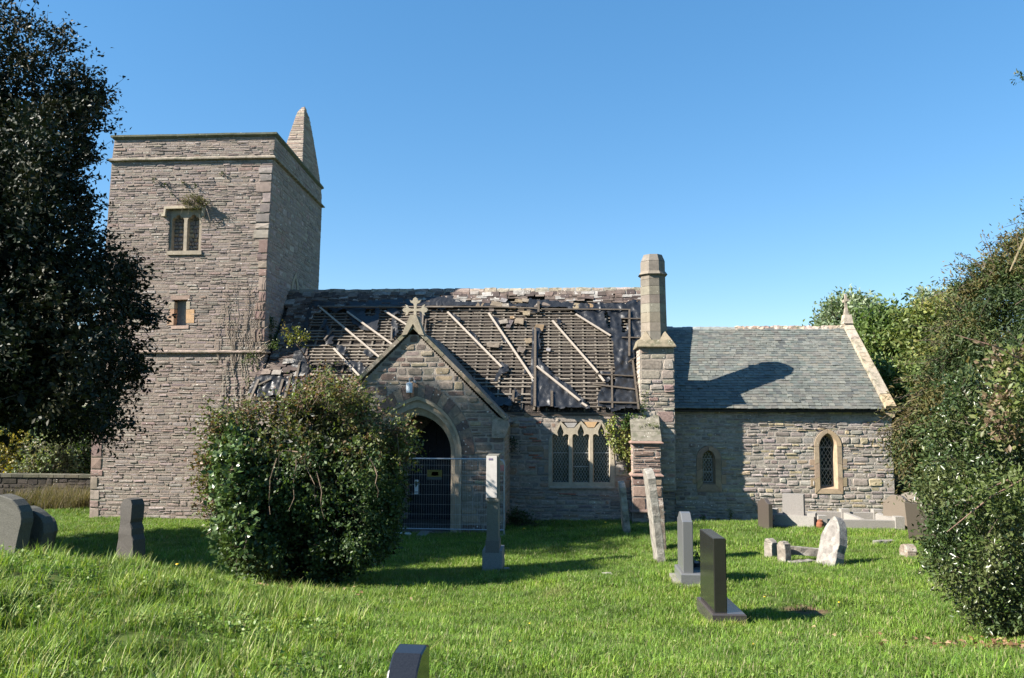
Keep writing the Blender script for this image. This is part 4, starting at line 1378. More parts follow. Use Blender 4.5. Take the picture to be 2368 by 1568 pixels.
# two moulded orders of the doorway
am = MB()
o1, o2, o3 = lancet(acx, -.4, zsp, a_out, zout - zsp, 14), lancet(acx, -.4, zsp, a_out - .07, zout - zsp - .1, 14), lancet(acx, -.4, zsp, a_in + .13, zap - zsp + .2, 14)
o4 = lancet(acx, -.4, zsp, a_in, zap - zsp, 14)
def ringf(A, B, d0, d1, tint):
    am.reveal(A, B, mp_p, d0, d1, tint, closed=False)
GR = (.33, .28, .21)
ringf(o1, o1, -.04, .06, GR); ringf(o1, o2, .06, .045, GR); ringf(o2, o2, .045, -.02, (.25, .2, .15)); ringf(o2, o3, -.02, -.03, GR); ringf(o3, o3, -.03, -.1, GR); ringf(o3, o4, -.1, -.2, GR); ringf(o4, o4, -.2, -.5, (.3, .25, .18))
am.build('doorway_arch', M['ashlar'], porch)
# porch side walls, roof, floor
def mp_pr(x, z, d): return (prx - .1 + d, PY + x, z)
def mp_pl(x, z, d): return (plx + .1 - d, NY - x, z)
masonry(porch, mp_pr, -.35, prz - .05, make_free(0, NY - PY, []), (.12, .22), (.2, .45), [(1, (.3, .235, .16)), (1, (.24, .19, .14))], (.006, .02), rp, 0)
masonry(porch, mp_pl, -.35, prz - .05, make_free(0, NY - PY, []), (.12, .22), (.2, .45), PAL_P, (.006, .02), rp, 0)
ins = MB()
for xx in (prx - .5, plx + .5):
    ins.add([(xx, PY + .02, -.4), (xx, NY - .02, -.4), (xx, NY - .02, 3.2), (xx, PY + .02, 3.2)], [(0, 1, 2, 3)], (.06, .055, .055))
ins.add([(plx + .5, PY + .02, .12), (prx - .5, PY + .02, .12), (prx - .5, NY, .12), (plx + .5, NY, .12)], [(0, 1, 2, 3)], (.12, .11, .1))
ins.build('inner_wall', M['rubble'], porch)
prf = MB()
for s in (-1, 1):
    prf.add([(pax, PY + .05, paz - .12), (pax, NY + 2.2, paz - .12), (pax + s * (phw + .02), NY + 2.2, prz - .12), (pax + s * (phw + .02), PY + .05, prz - .12)], [(0, 1, 2, 3)], (.2, .17, .14))
    prf.add([(pax, PY + .05, paz - .2), (pax, NY + 2.0, paz - .2), (pax + s * phw, NY + 2.0, prz - .2), (pax + s * phw, PY + .05, prz - .2)], [(0, 1, 2, 3)], (.08, .07, .06))
prf.build('roof', M['stonetile'], porch)
# coping stones up both slopes, kneelers, apex stone
for s in (-1, 1):
    n = 6
    for i in range(n):
        t0, t1 = i / n, (i + 1) / n
        if i == n - 1: t1 = .985
        xa, xb = pax + s * phw * (1 - t0) * 1.02, pax + s * phw * (1 - t1) * 1.02
        za, zb2 = prz + (paz - prz) * t0, prz + (paz - prz) * t1
        mb = MB()
        nx, nz_ = s * math.sin(math.atan(psl)), math.cos(math.atan(psl))
        th = .1
        vs = []
        for x, z in ((xa, za), (xb, zb2)):
            k = .006 * (1 if x == xa else -1)
            for y in (PY - .1, PY + .36):
                vs.append((x - s * k * .7, y, z + k * .7)); vs.append((x - s * k * .7 - nx * th, y, z + k * .7 - nz_ * th))
        mb.add(vs, [(0, 2, 6, 4), (1, 5, 7, 3), (0, 4, 5, 1), (2, 3, 7, 6), (0, 1, 3, 2), (4, 6, 7, 5)], pick([(1, (.26, .222, .155)), (1, (.23, .2, .14)), (1, (.22, .195, .15))], rp))
        mb.build('coping_stone', M['coping'], porch)
    mb = MB()
    kx = pax + s * phw
    mb.prism([(kx - s * .38, prz + .1), (kx + s * .02, prz - .06), (kx + s * .06, prz - .2), (kx - s * .02, prz - .42), (kx - s * .05, prz - .5), (kx - s * .38, prz - .5)][::s], [], mp_p, -.36, .085, (.27, .24, .2))
    mb.build('kneeler', M['coping'], porch)
# apex stone and the flowered cross standing on it
ap = MB()
ap.prism([(pax - .3, paz - .33), (pax - .17, paz + .0), (pax - .08, paz + .22), (pax + .08, paz + .22), (pax + .17, paz + .0), (pax + .3, paz - .33), (pax + .16, paz - .3), (pax, paz - .02), (pax - .16, paz - .3)], [], mp_p, -.3, .12, (.29, .25, .185))
ap.build('apex_stone', M['ashlar'], porch)
cs = MB()
cz_ = onY(959, 716, PY)[2]
ccx = onY(959, 716, PY)[0]
U = .026
def fleur(ang):
    pr = [(0, 0), (-.035, .0), (-.035, .1), (-.05, .17), (-.12, .2), (-.15, .27), (-.1, .245), (-.065, .255), (-.06, .3), (0, .345), (.06, .3), (.065, .255), (.1, .245), (.15, .27), (.12, .2), (.05, .17), (.035, .1), (.035, 0)]
    c, s = math.cos(ang), math.sin(ang)
    return [(ccx + x * c - z * s, cz_ + x * s + z * c) for x, z in pr]
for k in range(4):
    m2 = MB()
    d1 = .04 + .003 * k
    m2.prism(fleur(k * math.pi / 2), [], lambda x, z, d: (x, PY + .1 - d, z), -d1, d1, (.33, .29, .22), back=True)
    cs.add(m2.v, m2.f, (.33, .29, .22))
cs.prism([(ccx - .05, paz + .2), (ccx - .04, cz_ - .25), (ccx + .04, cz_ - .25), (ccx + .05, paz + .2)], [], lambda x, z, d: (x, PY + .1 - d, z), -.05, .055, (.31, .27, .2), back=True)
cs.build('cross', M['ashlar'], porch)
# lamp on the gable over the arch
lm = sub('lamp', porch, mp_p(*pfx(949, 897), .12))
lx, lz = pfx(949, 897)
mb = MB()
mb.lathe((lx, PY - .14, lz - .13), [(.075, 0), (.085, .005), (.085, .24), (.06, .26), (.02, .27)], 14, (.55, .62, .68))
mb.build('lamp_shade', M['plain'], lm)
mb = MB()
mb.tube([(lx, PY - .14, lz + .13), (lx, PY - .14, lz + .24), (lx + .01, PY - .03, lz + .25), (lx + .01, PY + .01, lz + .24)], .018, 6, (.5, .52, .53))
mb.tube([(lx + .1, PY - .06, lz + .17), (lx + .16, PY - .1, lz + .15)], .03, 6, (.4, .42, .43))
mb.build('bracket', M['plain'], lm)
# dark door in the nave wall inside the porch
dr = sub('door', porch, (-3.9, NY - .02, 1.3))
for k in range(7):
    mb = MB()
    x = -4.6 + k * .2
    mb.box((x + .1, NY + .05, 1.4), .194, .05, 3.0, (.028, .026, .06))
    mb.build('plank', M['darkwood'], dr)
mb = MB(); mb.add([(-5.2, NY + .12, 0), (-2.6, NY + .12, 0), (-2.6, NY + .12, 3.2), (-5.2, NY + .12, 3.2)], [(0, 1, 2, 3)], (.02, .02, .03)); mb.build('back_board', M['darkwood'], dr)

# --- chancel
chan = sub('chancel_wall', church, (6, CYW, .2))
CEY = CYW - .2
cez = onY(1800, 946, CEY)[2]
CRY = 26.65
crz = onY(1750, 758, CRY)[2]
CX0 = NXR + .01
CX1 = onY(2065, 1040, CYW)[0]
def mp_c(x, z, d): return (x, CYW - d, z)
def cfx(px, py):
    p = onY(px, py, CYW); return (p[0], p[2])
def zl(x, y): return cfx(1850 + .13766 * x, 955.8 + .13766 * y)
def zq(x, y): return cfx(1603.4 + .09832 * x, 1017.5 + .09832 * y)
def win(zf, cx, a_f, a_i, a_o, sp, apf, apo, bot, boto, lf):
    c, zb = zf(cx, bot); zs = zf(cx, sp)[1]
    u = abs(zf(cx + 100, bot)[0] - c) / 100
    za, zo_ = zf(cx, apf)[1], zf(cx, apo)[1]
    return dict(c=c, zb=zb, zs=zs, af=a_f * u, ai=a_i * u, ao=a_o * u, za=za, zo=zo_, zbo=zf(cx, boto)[1])
W1 = win(zl, 487, 152, 112, 232, 560, 330, 262, 1270, 1350, 0)
W2 = win(zq, 370, 150, 118, 290, 440, 235, 135, 1040, 1215, 0)
def wholes(w):
    return [lancet(w['c'], w['zbo'], w['zs'], w['ao'], w['zo'] - w['zs'], 8)]
rch = random.Random(41)
BIGC = [(1, (.3, .26, .22)), (1, (.34, .27, .17)), (1, (.25, .2, .17))]
masonry(chan, mp_c, -.35, cez - .05, make_free(CX0, CX1, wholes(W1) + wholes(W2)), (.062, .135), (.12, .38), PAL_C, (.004, .036), rch, 125, mort=(.3, .27, .235),
        vis=lambda x, z: proj((x, CYW, z))[0] < 2050 and z > .25, big=.06)
def build_lancet(w, tint, tint2, blocks):
    e = sub('lancet_window', church, mp_c(w['c'], (w['zb'] + w['za']) / 2, 0))
    outer = lancet(w['c'], w['zbo'], w['zs'], w['ao'], w['zo'] - w['zs'], 8)
    hf = lancet(w['c'], w['zb'], w['zs'], w['af'], w['za'] - w['zs'], 10)
    k = w['ai'] / w['af']
    hi = lancet(w['c'], w['zb'] + (w['af'] - w['ai']) * .9, w['zs'], w['ai'], (w['za'] - w['zs']) - (w['af'] - w['ai']) * 1.1, 10)
    # surround cut into separate jamb and arch stones
    n = len(outer)
    seg = [(0, 1, .33), (0, 1, .66)]
    def lerp(p, q, t): return (p[0] + (q[0] - p[0]) * t, p[1] + (q[1] - p[1]) * t)
    stones = []
    for side in (-1, 1):
        O = outer if side < 0 else outer[::-1]
        H = hf if side < 0 else hf[::-1]
        ts = [0, .3, .62, 1.0]
        for i in range(3):
            stones.append([lerp(O[0], O[1], ts[i]), lerp(O[0], O[1], ts[i + 1]), lerp(H[0], H[1], ts[i + 1]), lerp(H[0], H[1], ts[i])])
    # arch halves
    mo, mh = n // 2, len(hf) // 2
    stones.append(outer[1:mo + 1] + hf[1:mh + 1][::-1])
    stones.append(outer[mo:n - 1] + hf[mh:len(hf) - 1][::-1])
    # sill
    stones.append([outer[0], hf[0], hf[-1], outer[-1]])
    for s_ in stones:
        c = np.mean(np.array(s_), 0)
        sh = [tuple(c + (np.array(p) - c) * (1 - .004 / max(.05, np.linalg.norm(np.array(p) - c)))) for p in s_]
        mb = MB(); mb.prism(sh, [], mp_c, -.03, .03 + rch.uniform(-.005, .005), pick([(1, tint), (1, tint2)], rch)); mb.build('surround_stone', M['ashlar'], e)
    for b in blocks:
        mb = MB(); mb.prism(b, [], mp_c, -.03, .025, pick([(1, tint), (1, tint2)], rch)); mb.build('surround_stone', M['ashlar'], e)
    mb = MB(); mb.reveal(hf, hi, mp_c, .026, -.17, tint); mb.reveal(hi, hi, mp_c, -.17, -.24, tint2); mb.build('splay', M['ashlar'], e)
    mb = MB()
    q = [(w['c'] - w['ai'] - .05, w['zb'] - .02), (w['c'] + w['ai'] + .05, w['zb'] - .02), (w['c'] + w['ai'] + .05, w['za']), (w['c'] - w['ai'] - .05, w['za'])]
    mb.add([mp_c(x, z, -.205) for x, z in q], [(0, 1, 2, 3)], (.012, .016, .018)); mb.build('glass', M['glass'], e)
    lattice(e, mp_c, hi, -.196, w['ai'] * .58, w['ai'] * 1.02, .011)
    mb = MB()
    H = w['zs'] - w['zb']
    for t in (.12 if H < .6 else .46, .98):
        _bar2(mb, mp_c, (w['c'] - w['ai'], w['zb'] + H * t), (w['c'] + w['ai'], w['zb'] + H * t), -.18, .022, (.1, .07, .06))
    _bar2(mb, mp_c, (w['c'] + w['ai'] - .02, hi[0][1]), (w['c'] + w['ai'] - .02, w['zs']), -.185, .014)
    _bar2(mb, mp_c, (w['c'] - w['ai'] + .02, hi[0][1]), (w['c'] - w['ai'] + .02, w['zs']), -.185, .014)
    _bar2(mb, mp_c, (w['c'] - w['ai'], hi[0][1] + .02), (w['c'] + w['ai'], hi[0][1] + .02), -.185, .014)
    mb.build('saddle_bar', M['lead'], e)
    return e
T1, T2 = (.3, .222, .15), (.28, .212, .148)
build_lancet(W1, T1, T2, [[zl(165, 780), zl(250, 780), zl(250, 945), zl(165, 945)], [zl(178, 1085), zl(250, 1085), zl(250, 1225), zl(178, 1225)], [zl(722, 765), zl(786, 765), zl(786, 940), zl(722, 940)], [zl(722, 1080), zl(786, 1080), zl(786, 1225), zl(722, 1225)]])
build_lancet(W2, (.29, .21, .14), (.25, .18, .125), [[zq(-20, 830), zq(75, 830), zq(75, 1020), zq(-20, 1020)], [zq(665, 470), zq(775, 470), zq(775, 630), zq(665, 630)], [zq(665, 820), zq(770, 820), zq(770, 1030), zq(665, 1030)]])
# end wall and shell
def mp_ce(x, z, d): return (CX1 - .02 + d, CYW + x, z)
hw = CRY - CYW
masonry(chan, mp_ce, -.3, crz - .05, make_free(lambda a, b: max(0, (b - cez) / (crz - cez) * hw), lambda a, b: 2 * hw - max(0, (b - cez) / (crz - cez) * hw), []), (.15, .25), (.25, .5), PAL_C, (.006, .02), rch, 0)
mb = MB(); mb.add([(CX0, CYW + 2 * hw, -.3), (CX1, CYW + 2 * hw, -.3), (CX1, CYW + 2 * hw, cez), (CX0, CYW + 2 * hw, cez)], [(0, 1, 2, 3)], (.28, .25, .22)); mb.build('north_wall', M['rubble'], chan)
# slated roof
croof = sub('chancel_roof', church, (6, 25, 4.6))
CP0 = np.array((0, CEY, cez))
cs_ = np.array((0, CRY - CEY, crz - cez)); CSL = np.linalg.norm(cs_); cs_ = cs_ / CSL
CN = np.array((0, -cs_[2], cs_[1]))
CFR = (CP0, cs_, CN)
XE = onY(2047, 930, CEY)[0]
def cmp_(x, s, d):
    p = CP0 + cs_ * s + CN * d
    return (x, p[1], p[2])
mb = MB()
mb.add([cmp_(CX0, .02, -.05), cmp_(XE + .1, .02, -.05), cmp_(XE + .1, CSL, -.05), cmp_(CX0, CSL, -.05)], [(0, 1, 2, 3)], (.05, .05, .05))
mb.add([(CX0, CRY, crz - .05), (XE + .1, CRY, crz - .05), (XE + .1, CRY + hw + .2, cez), (CX0, CRY + hw + .2, cez)], [(0, 1, 2, 3)], (.15, .16, .16))
mb.build('roof_boarding', M['sark'], croof)
rs = random.Random(51)
PAL_SL = [(0.095, 0.101, 0.089), (0.11, 0.113, 0.098), (0.08, 0.087, 0.081), (0.123, 0.125, 0.108), (0.099, 0.096, 0.085), (0.09, 0.101, 0.089), (0.114, 0.12, 0.105), (0.133, 0.127, 0.105), (0.071, 0.075, 0.071), (0.104, 0.108, 0.094), (0.099, 0.106, 0.096), (0.118, 0.12, 0.105)]
U_SL = [slab_mesh('slate', 'slate', PAL_SL[i % 12], .176 + .02 * (i % 3), .21, .02, rs, .05) for i in range(18)]
SLT = []
s = .085
row = 0
while s < CSL - .04:
    x = CX0 + .02 - rs.uniform(0, .15)
    xe = XE + .02 + (.06 * noise.noise((s * 4, 1, 1)) if s > .3 else -.05 * (.3 - s))
    sag = .0
    while x < xe:
        w = rs.uniform(.15, .225)
        SLT.append((row, x + w / 2, s, w))
        x += w + .004
    s += .135 - .02 * (s / CSL)
    row += 1
first = [i for i, t in enumerate(SLT)]
rest = MB()
cnt = 0
for i in first:
    row, x, s, w = SLT[i]
    sp, tl, dd = rs.gauss(0, .02), .1 + rs.gauss(0, .016), .022 + rs.uniform(-.004, .006) + .014 * noise.noise((x * .8, s * .8, 3))
    if rs.random() < .012: dd += .012; sp += rs.uniform(-.12, .12)
    me = rs.choice(U_SL)
    px = proj(cmp_(x, s, 0))[0]
    if cnt < 300 and row < 11 and px > 1562:
        lay('slate', me, croof, CFR, x, s, dd, tl, sp).scale.x = w / .19
        cnt += 1
    else:
        ex, es, n = Vector((1, 0, 0)), Vector(cs_), Vector(CN)
        m = Matrix((ex, es, n)).transposed().to_4x4() @ Matrix.Rotation(sp, 4, 'Z') @ Matrix.Rotation(-tl, 4, 'X')
        c = Vector(CP0) + ex * x + es * s + n * dd
        j = rs.uniform(.85, 1.15)
        rest.add([c + m.to_3x3() @ Vector((v.co.x * w / .19, v.co.y, v.co.z)) for v in me.vertices], [tuple(p.vertices) for p in me.polygons], tuple(q * j for q in tuple(me.color_attributes['tint'].data[0].color)[:3]))
tag(rest.build('slates', M['slate'], croof), kind='stuff')
x = CX0 + .02
while x < XE + .05:
    L = rs.uniform(.22, .34)
    z0 = crz + .02 + rs.uniform(-.02, .015)
    rough = proj((x, CRY, crz))[0] > 1690
    mb = MB()
    w, hh = .15, .075 if rough else .04
    prof = [(-w, -.13), (-w * .6, -.03), (-.05, hh * .5), (.05, hh * .5), (w * .6, -.03), (w, -.13)]
    am_ = .022 if rough else .006
    vs = []
    for xx in (x + .004, x + L * .33, x + L * .66, x + L - .004):
        for y, z in prof: vs.append((xx, CRY + y + rs.uniform(-am_, am_), z0 + z + rs.uniform(-am_, am_)))
    fs = [(i * 6 + k, i * 6 + k + 1, i * 6 + k + 7, i * 6 + k + 6) for i in range(3) for k in range(5)] + [(0, 5, 4, 3, 2, 1), (18, 19, 20, 21, 22, 23)]
    mb.add(vs, fs, pick([(1, (.36, .27, .21)), (1, (.3, .22, .18)), (1, (.4, .33, .27))], rs) if rough else (.2, .21, .2))
    mb.build('ridge_stone', M['coping'] if rough else M['slate'], croof, origin=(x, CRY, z0))
    x += L
mb = MB()
mb.box(((CX0 + CX1) / 2, CEY + .045, cez - .06), CX1 - CX0 - .1, .03, .06, (.05, .042, .036)); mb.build('eaves_board', M['batten'], croof)
# gable coping
gcop = sub('gable_coping', church, (XE + .15, CRY, crz))
n = 6
cuts = [0, .13, .42, .6, .78, .9, 1.0]
for sgn in (1, -1):
    for i in range(6):
        t0, t1 = cuts[i], cuts[i + 1]
        mb = MB()
        vs = []
        for t, e in ((t0, .006), (t1, -.006)):
            s = -.02 + (CSL + .1) * t + e
            for d in (.02, .15):
                for x in (XE - .015, XE + .27):
                    p = cmp_(x, s, d + .006 * (i % 2))
                    vs.append(p if sgn > 0 else (p[0], 2 * CRY - p[1], p[2]))
        mb.add(vs, [(0, 1, 3, 2), (4, 6, 7, 5), (0, 4, 5, 1), (2, 3, 7, 6), (0, 2, 6, 4), (1, 5, 7, 3)], (.37, .28, .18) if i == 0 else pick([(1, (.33, .275, .215)), (1, (.35, .28, .21))], rs))
        mb.build('coping_stone', M['oldstone'] if i in (4, 5) else M['coping'], gcop)
mb = MB()
mb.box((XE + .12, CRY - .02, crz + .27), .3, .34, .3, (.38, .32, .26), taper=.75)
mb.build('apex_stone', M['coping'], gcop)
mb = MB()
cb = crz + .4
mb.box((XE + .1, CRY - .02, cb + .12), .14, .2, .26, (.29, .245, .2), taper=.55)
mb.box((XE + .1, CRY - .02, cb + .42), .075, .09, .62, (.29, .245, .2), taper=.8)
mb.box((XE + .1, CRY - .02, cb + .5), .08, .42, .09, (.29, .245, .2))
mb.build('cross', M['coping'], gcop)
mb = MB()
mb.prism([(XE - .0, cez - .04), (XE + .27, cez - .04), (XE + .27, cez - .2), (XE + .2, cez - .24), (XE, cez - .1)], [], mp_c, -.2, .17, (.35, .27, .18)); mb.build('kneeler', M['coping'], gcop)

# ------------------------------------------------------------------ gravestones
def profile(kind, w, h):
    """outline (y, z) of a headstone seen square on, near edge first"""
    a = w / 2
    if kind == 'flat': return [(-a, 0), (a, 0), (a, h), (-a, h)]
    if kind == 'round': return [(-a, 0), (a, 0), (a, h - a * .7)] + [(a * math.cos(t), h - a * .7 + a * .7 * math.sin(t)) for t in np.linspace(.2, math.pi - .2, 9)] + [(-a, h - a * .7)]
    if kind == 'peak': return [(-a, 0), (a, 0), (a, h - .1), (a * .72, h - .085), (a * .3, h - .01), (0, h), (-a * .3, h - .01), (-a * .72, h - .085), (-a, h - .1)]
    if kind == 'gothic': return [(-a, 0), (a, 0), (a, h * .62), (a * .72, h * .8), (a * .3, h * .95), (0, h), (-a * .3, h * .95), (-a * .72, h * .8), (-a, h * .62)]
    if kind == 'should': return [(-a, 0), (a, 0), (a, h - .17), (a * .8, h - .15), (a * .62, h - .07), (a * .35, h - .01), (0, h), (-a * .35, h - .01), (-a * .62, h - .07), (-a * .8, h - .15), (-a, h - .17)]
    if kind == 'scroll': return [(-a, 0), (a, 0), (a, h - .012), (a * .85, h), (a * .6, h - .008), (a * .4, h - .05), (a * .15, h - .15), (-a * .2, h - .29), (-a * .5, h - .38), (-a * .75, h - .42), (-a, h - .425)]
    if kind == 'ragged': return [(-a, 0), (a, 0), (a * .98, h * .4), (a * .86, h * .5), (a * .84, h * .6), (a * .62, h * .68), (a * .58, h * .78), (a * .66, h * .9), (a * .4, h * .98), (0, h), (-a * .5, h * .99), (-a * .66, h * .93), (-a * .62, h * .76), (-a * .5, h * .72), (-a * .72, h * .66), (-a * .74, h * .58), (-a * .9, h * .52), (-a * .94, h * .36)]
    if kind == 'slab': return [(-a, 0), (a, 0), (a * 1.02, h * .5), (a * .97, h - .12), (a * .7, h - .02), (a * .1, h), (-a * .6, h - .015), (-a * .95, h - .1), (-a * 1.0, h * .5)]
    raise KeyError(kind)

def headstone(px, py, Y, kind, th, w, h, mat, tint, label, lean_x=0.0, lean_y=0.0, yaw=0.0, plinth=None, plinth_tint=None, plinth_mat=None, foundation=None,
              group=None, x=None, y=None, z=None, rough=0.0, sink=.06, name='headstone', cat='gravestone', bev=.008):
    """px,py: where its foot meets the grass; th thickness (east-west), w width (north-south)"""
    if x is None:
        p = onY(px, py, Y); x, y = p[0], p[1]
    if z is None: z = g1(x, y)
    root = empty(name, (x, y, z), label, cat, group)
    root.rotation_euler = (0, 0, yaw)
    z0 = -sink
    rg = random.Random(int(abs(x * 977 + y * 131)))
    def local(o):                      # built at the origin, then parented without offset
        o.parent = root
        return o
    if foundation:
        fx, fy, fh = foundation
        mb = MB(); mb.box((0, 0, z0 + fh / 2), fx, fy, fh, (.19, .18, .15)); o = mb.build('foundation_slab', M['greystone']); local(o)
        z0 += fh
    if plinth:
        qx, qy, qh, dy = plinth
        mb = MB()
        c = (0, dy)
        e = .012
        vs = []
        for zz_, k in ((z0, 0), (z0 + qh - e, 0), (z0 + qh, e)):
            for sx, sy in ((-1, -1), (1, -1), (1, 1), (-1, 1)): vs.append((c[0] + sx * (qx / 2 - k), c[1] + sy * (qy / 2 - k), zz_))
        fs = [(4 * i + j, 4 * i + (j + 1) % 4, 4 * i + 4 + (j + 1) % 4, 4 * i + 4 + j) for i in range(2) for j in range(4)] + [(8, 9, 10, 11), (3, 2, 1, 0)]
        mb.add(vs, fs, plinth_tint or tint); local(mb.build('plinth', M[plinth_mat or mat]))
        z0 += qh
    prof = profile(kind, w, h)
    n = len(prof)
    if rough:
        # subdivide the outline so that an old stone can be worn
        pr = []
        for i in range(n):
            a, b = prof[i], prof[(i + 1) % n]
            L = math.hypot(b[0] - a[0], b[1] - a[1])
            k = max(1, int(L / .1))
            for j in range(k): pr.append((a[0] + (b[0] - a[0]) * j / k + rg.uniform(-rough, rough), a[1] + (b[1] - a[1]) * j / k + rg.uniform(-rough, rough)))
        prof = pr; n = len(prof)
    mb = MB()
    Mx = Matrix.Rotation(lean_x, 3, 'Y') @ Matrix.Rotation(lean_y, 3, 'X')
    def P(yy, zz_, xx):
        v = Mx @ Vector((xx, yy, zz_))
        return (v.x, v.y, v.z + z0)
    cy, cz = 0, h / 2
    layers = [(-th / 2, bev), (-th / 2 + bev, 0), (th / 2 - bev, 0), (th / 2, bev)]
    vs = []
    for xx, ins in layers:
        for yy, zz_ in prof:
            L = math.hypot(yy - cy, zz_ - cz)
            k = 1 - ins / max(L, .05)
            vs.append(P(cy + (yy - cy) * k, cz + (zz_ - cz) * k, xx + rg.uniform(-rough, rough) * .5))
    fs = [(l * n + i, l * n + (i + 1) % n, (l + 1) * n + (i + 1) % n, (l + 1) * n + i) for l in range(3) for i in range(n)]
    tri = tessellate_polygon([[Vector((a, b, 0)) for a, b in prof]])
    fs += [tuple(t) for t in tri] + [tuple(3 * n + i for i in t)[::-1] for t in tri]
    mb.add(vs, fs, tint)
    local(mb.build('slab', M[mat]))
    return root

DARK = (.018, .018, .016)
GREY = (.1, .102, .104)
hs1 = headstone(1667, 1447, 8.2, 'flat', .125, .6, .71, 'polished', DARK, 'flat topped polished dark granite headstone, nearest of the right hand row',
                plinth=(.33, .7, .13, 0), plinth_tint=(.045, .04, .04), sink=-.03, yaw=math.radians(3))
hs1.children[-1].location = (-.07, 0, 0)
fc = bpy.data.curves.new('inscription', 'FONT')          # small gilt letters cut in the end of the base
fc.body = 'F J HERBERT'
fc.size = .034
fc.extrude = .001
fc.align_x = 'CENTER'
fm = tinted('gilt lettering', (.3, .22, .1), 30, .7, 1.2, 0, 40, .5, .4)
fc.materials.append(fm)
ft_ = bpy.data.objects.new('inscription_text', fc)
COL.objects.link(ft_)
bpy.context.view_layer.update()
fmesh = bpy.data.meshes.new_from_object(ft_.evaluated_get(bpy.context.evaluated_depsgraph_get()))
bpy.data.objects.remove(ft_)
if not fmesh.materials: fmesh.materials.append(fm)
fo = link('inscription', fmesh)
fo.parent = hs1
fo.location = (.02, -.3525, .075)
fo.rotation_euler = (math.radians(90), 0, 0)
hs2 = headstone(1604, 1343, 10.4, 'peak', .13, .48, .73, 'semipol', GREY, 'grey granite headstone with peaked top on a stepped base',
                plinth=(.4, .62, .13, 0), plinth_tint=(.11, .112, .115), foundation=(.52, .76, .07), sink=.03)
hs2.children[-1].location = (-.1, 0, 0)
headstone(1527, 1300, 13.6, 'slab', .13, .75, 1.66, 'oldstone', (.2, .185, .16), 'tall thin lichened slab leaning steeply to the left', lean_x=-.115, lean_y=.05, rough=.012)
headstone(1532, 1262, 16.0, 'slab', .1, .6, 1.05, 'oldstone', (.15, .12, .095), 'short brown slab half hidden behind the tall leaning white slab', lean_x=-.05, rough=.012)
headstone(1450, 1232, 19.2, 'slab', .14, .8, 1.3, 'oldstone', (.22, .2, .165), 'weathered leaning slab in the shade beside the buttress', lean_x=-.1, lean_y=.02, rough=.014)
headstone(1770, 1216, 18.9, 'peak', .1, .6, .72, 'semipol', (.06, .05, .042), 'small dark brown headstone beside the white kerbed grave', plinth=(.26, .72, .07, 0), plinth_tint=(.11, .085, .07), yaw=math.radians(10))
headstone(2076, 1229, 19.3, 'should', .12, .66, .86, 'semipol', (.13, .108, .085), 'brown shouldered headstone at the right end of the kerbed grave', yaw=math.radians(38), lean_y=.03)
headstone(2113, 1231, 19.4, 'should', .12, .7, .9, 'semipol', (.17, .15, .125), 'pale grey headstone behind the dark tilted one, half covered by leaves', yaw=math.radians(35), lean_x=-.06)
headstone(2140, 1262, 15.4, 'flat', .1, .6, .82, 'semipol', (.05, .042, .034), 'dark tilted headstone partly hidden by the glossy bush', yaw=math.radians(30), lean_x=-.12)
headstone(1914, 1311, 12.6, 'gothic', .16, .42, .84, 'oldstone', (.19, .175, .16), 'pale pointed gravestone leaning to the right in the lawn', lean_x=.3, lean_y=-.03, yaw=math.radians(22), rough=.01)
headstone(1783, 1287, 13.8, 'round', .12, .2, .4, 'oldstone', (.19, .17, .145), 'stubby rounded footstone, left of a pair of small stones', yaw=math.radians(25), rough=.01)
headstone(1814, 1303, 13.0, 'round', .12, .19, .42, 'oldstone', (.19, .165, .14), 'stubby rounded footstone with a fallen rail behind it', yaw=math.radians(25), rough=.01)
headstone(2101, 1288, 13.3, 'round', .16, .3, .28, 'oldstone', (.2, .16, .125), 'low pinkish stump of stone at the edge of the glossy bush', rough=.01)
headstone(300, 1322, 9.6, 'ragged', .17, .36, 1.06, 'greystone', (.055, .05, .044), 'dark broken stub of a gravestone in front of the tower', lean_x=.0, yaw=math.radians(62), rough=.014, z=None)
headstone(38, 1296, 9.3, 'round', .15, .6, 1.0, 'greystone', (.07, .07, .06), 'dark rounded headstone, middle one of the leaning shaded three', lean_y=.26, yaw=math.radians(76), rough=.008)
headstone(-14, 1296, 9.0, 'round', .16, .66, 1.08, 'greystone', (.075, .072, .06), 'dark rounded headstone, leftmost of the leaning shaded three', lean_y=.22, yaw=math.radians(74), rough=.008)
headstone(66, 1296, 9.8, 'round', .14, .4, .98, 'greystone', (.085, .08, .065), 'narrow dark headstone, rightmost of the leaning shaded three', lean_y=.34, yaw=math.radians(66), rough=.008)
headstone(926, 1640, 2.9, 'scroll', .11, .62, .9, 'polished', (.014, .015, .018), 'polished black headstone with wavy scroll top in the foreground', x=onY(932, 1483, 2.9)[0], y=2.75, z=onY(932, 1483, 3.05)[2] - .9, sink=.0, yaw=math.radians(-3), bev=.006)

# pillar on a block, the upper stone with a pale panel on its face
px_, py_, pY = 1140, 1322, 13.5
pp = onY(px_, py_, pY)
pil = empty('pillar_monument', (pp[0], pp[1], g1(pp[0], pp[1])), 'slim grey pillar monument on a square block, with pale upper panel', 'monument')
OFF[pil.name] = np.zeros(3)
def pbox(name, c, s, tint, mat, taper=1.0, rot=0.0):
    mb = MB(); mb.box(c, *s, tint, Matrix.Rotation(rot, 3, 'Z'), taper); o = mb.build(name, M[mat]); o.parent = pil; return o
pbox('block', (0, .1, .15), (.34, .55, .46), (.22, .22, .21), 'greystone', .97)
pbox('shaft', (.0, .02, .95), (.2, .34, 1.16), (.16, .155, .13), 'greystone', .94)
pbox('step', (0, .02, .44), (.235, .38, .2), (.15, .135, .12), 'greystone', .97)
pbox('cornice', (-.005, .02, 1.215), (.225, .37, .05), (.18, .17, .14), 'greystone')
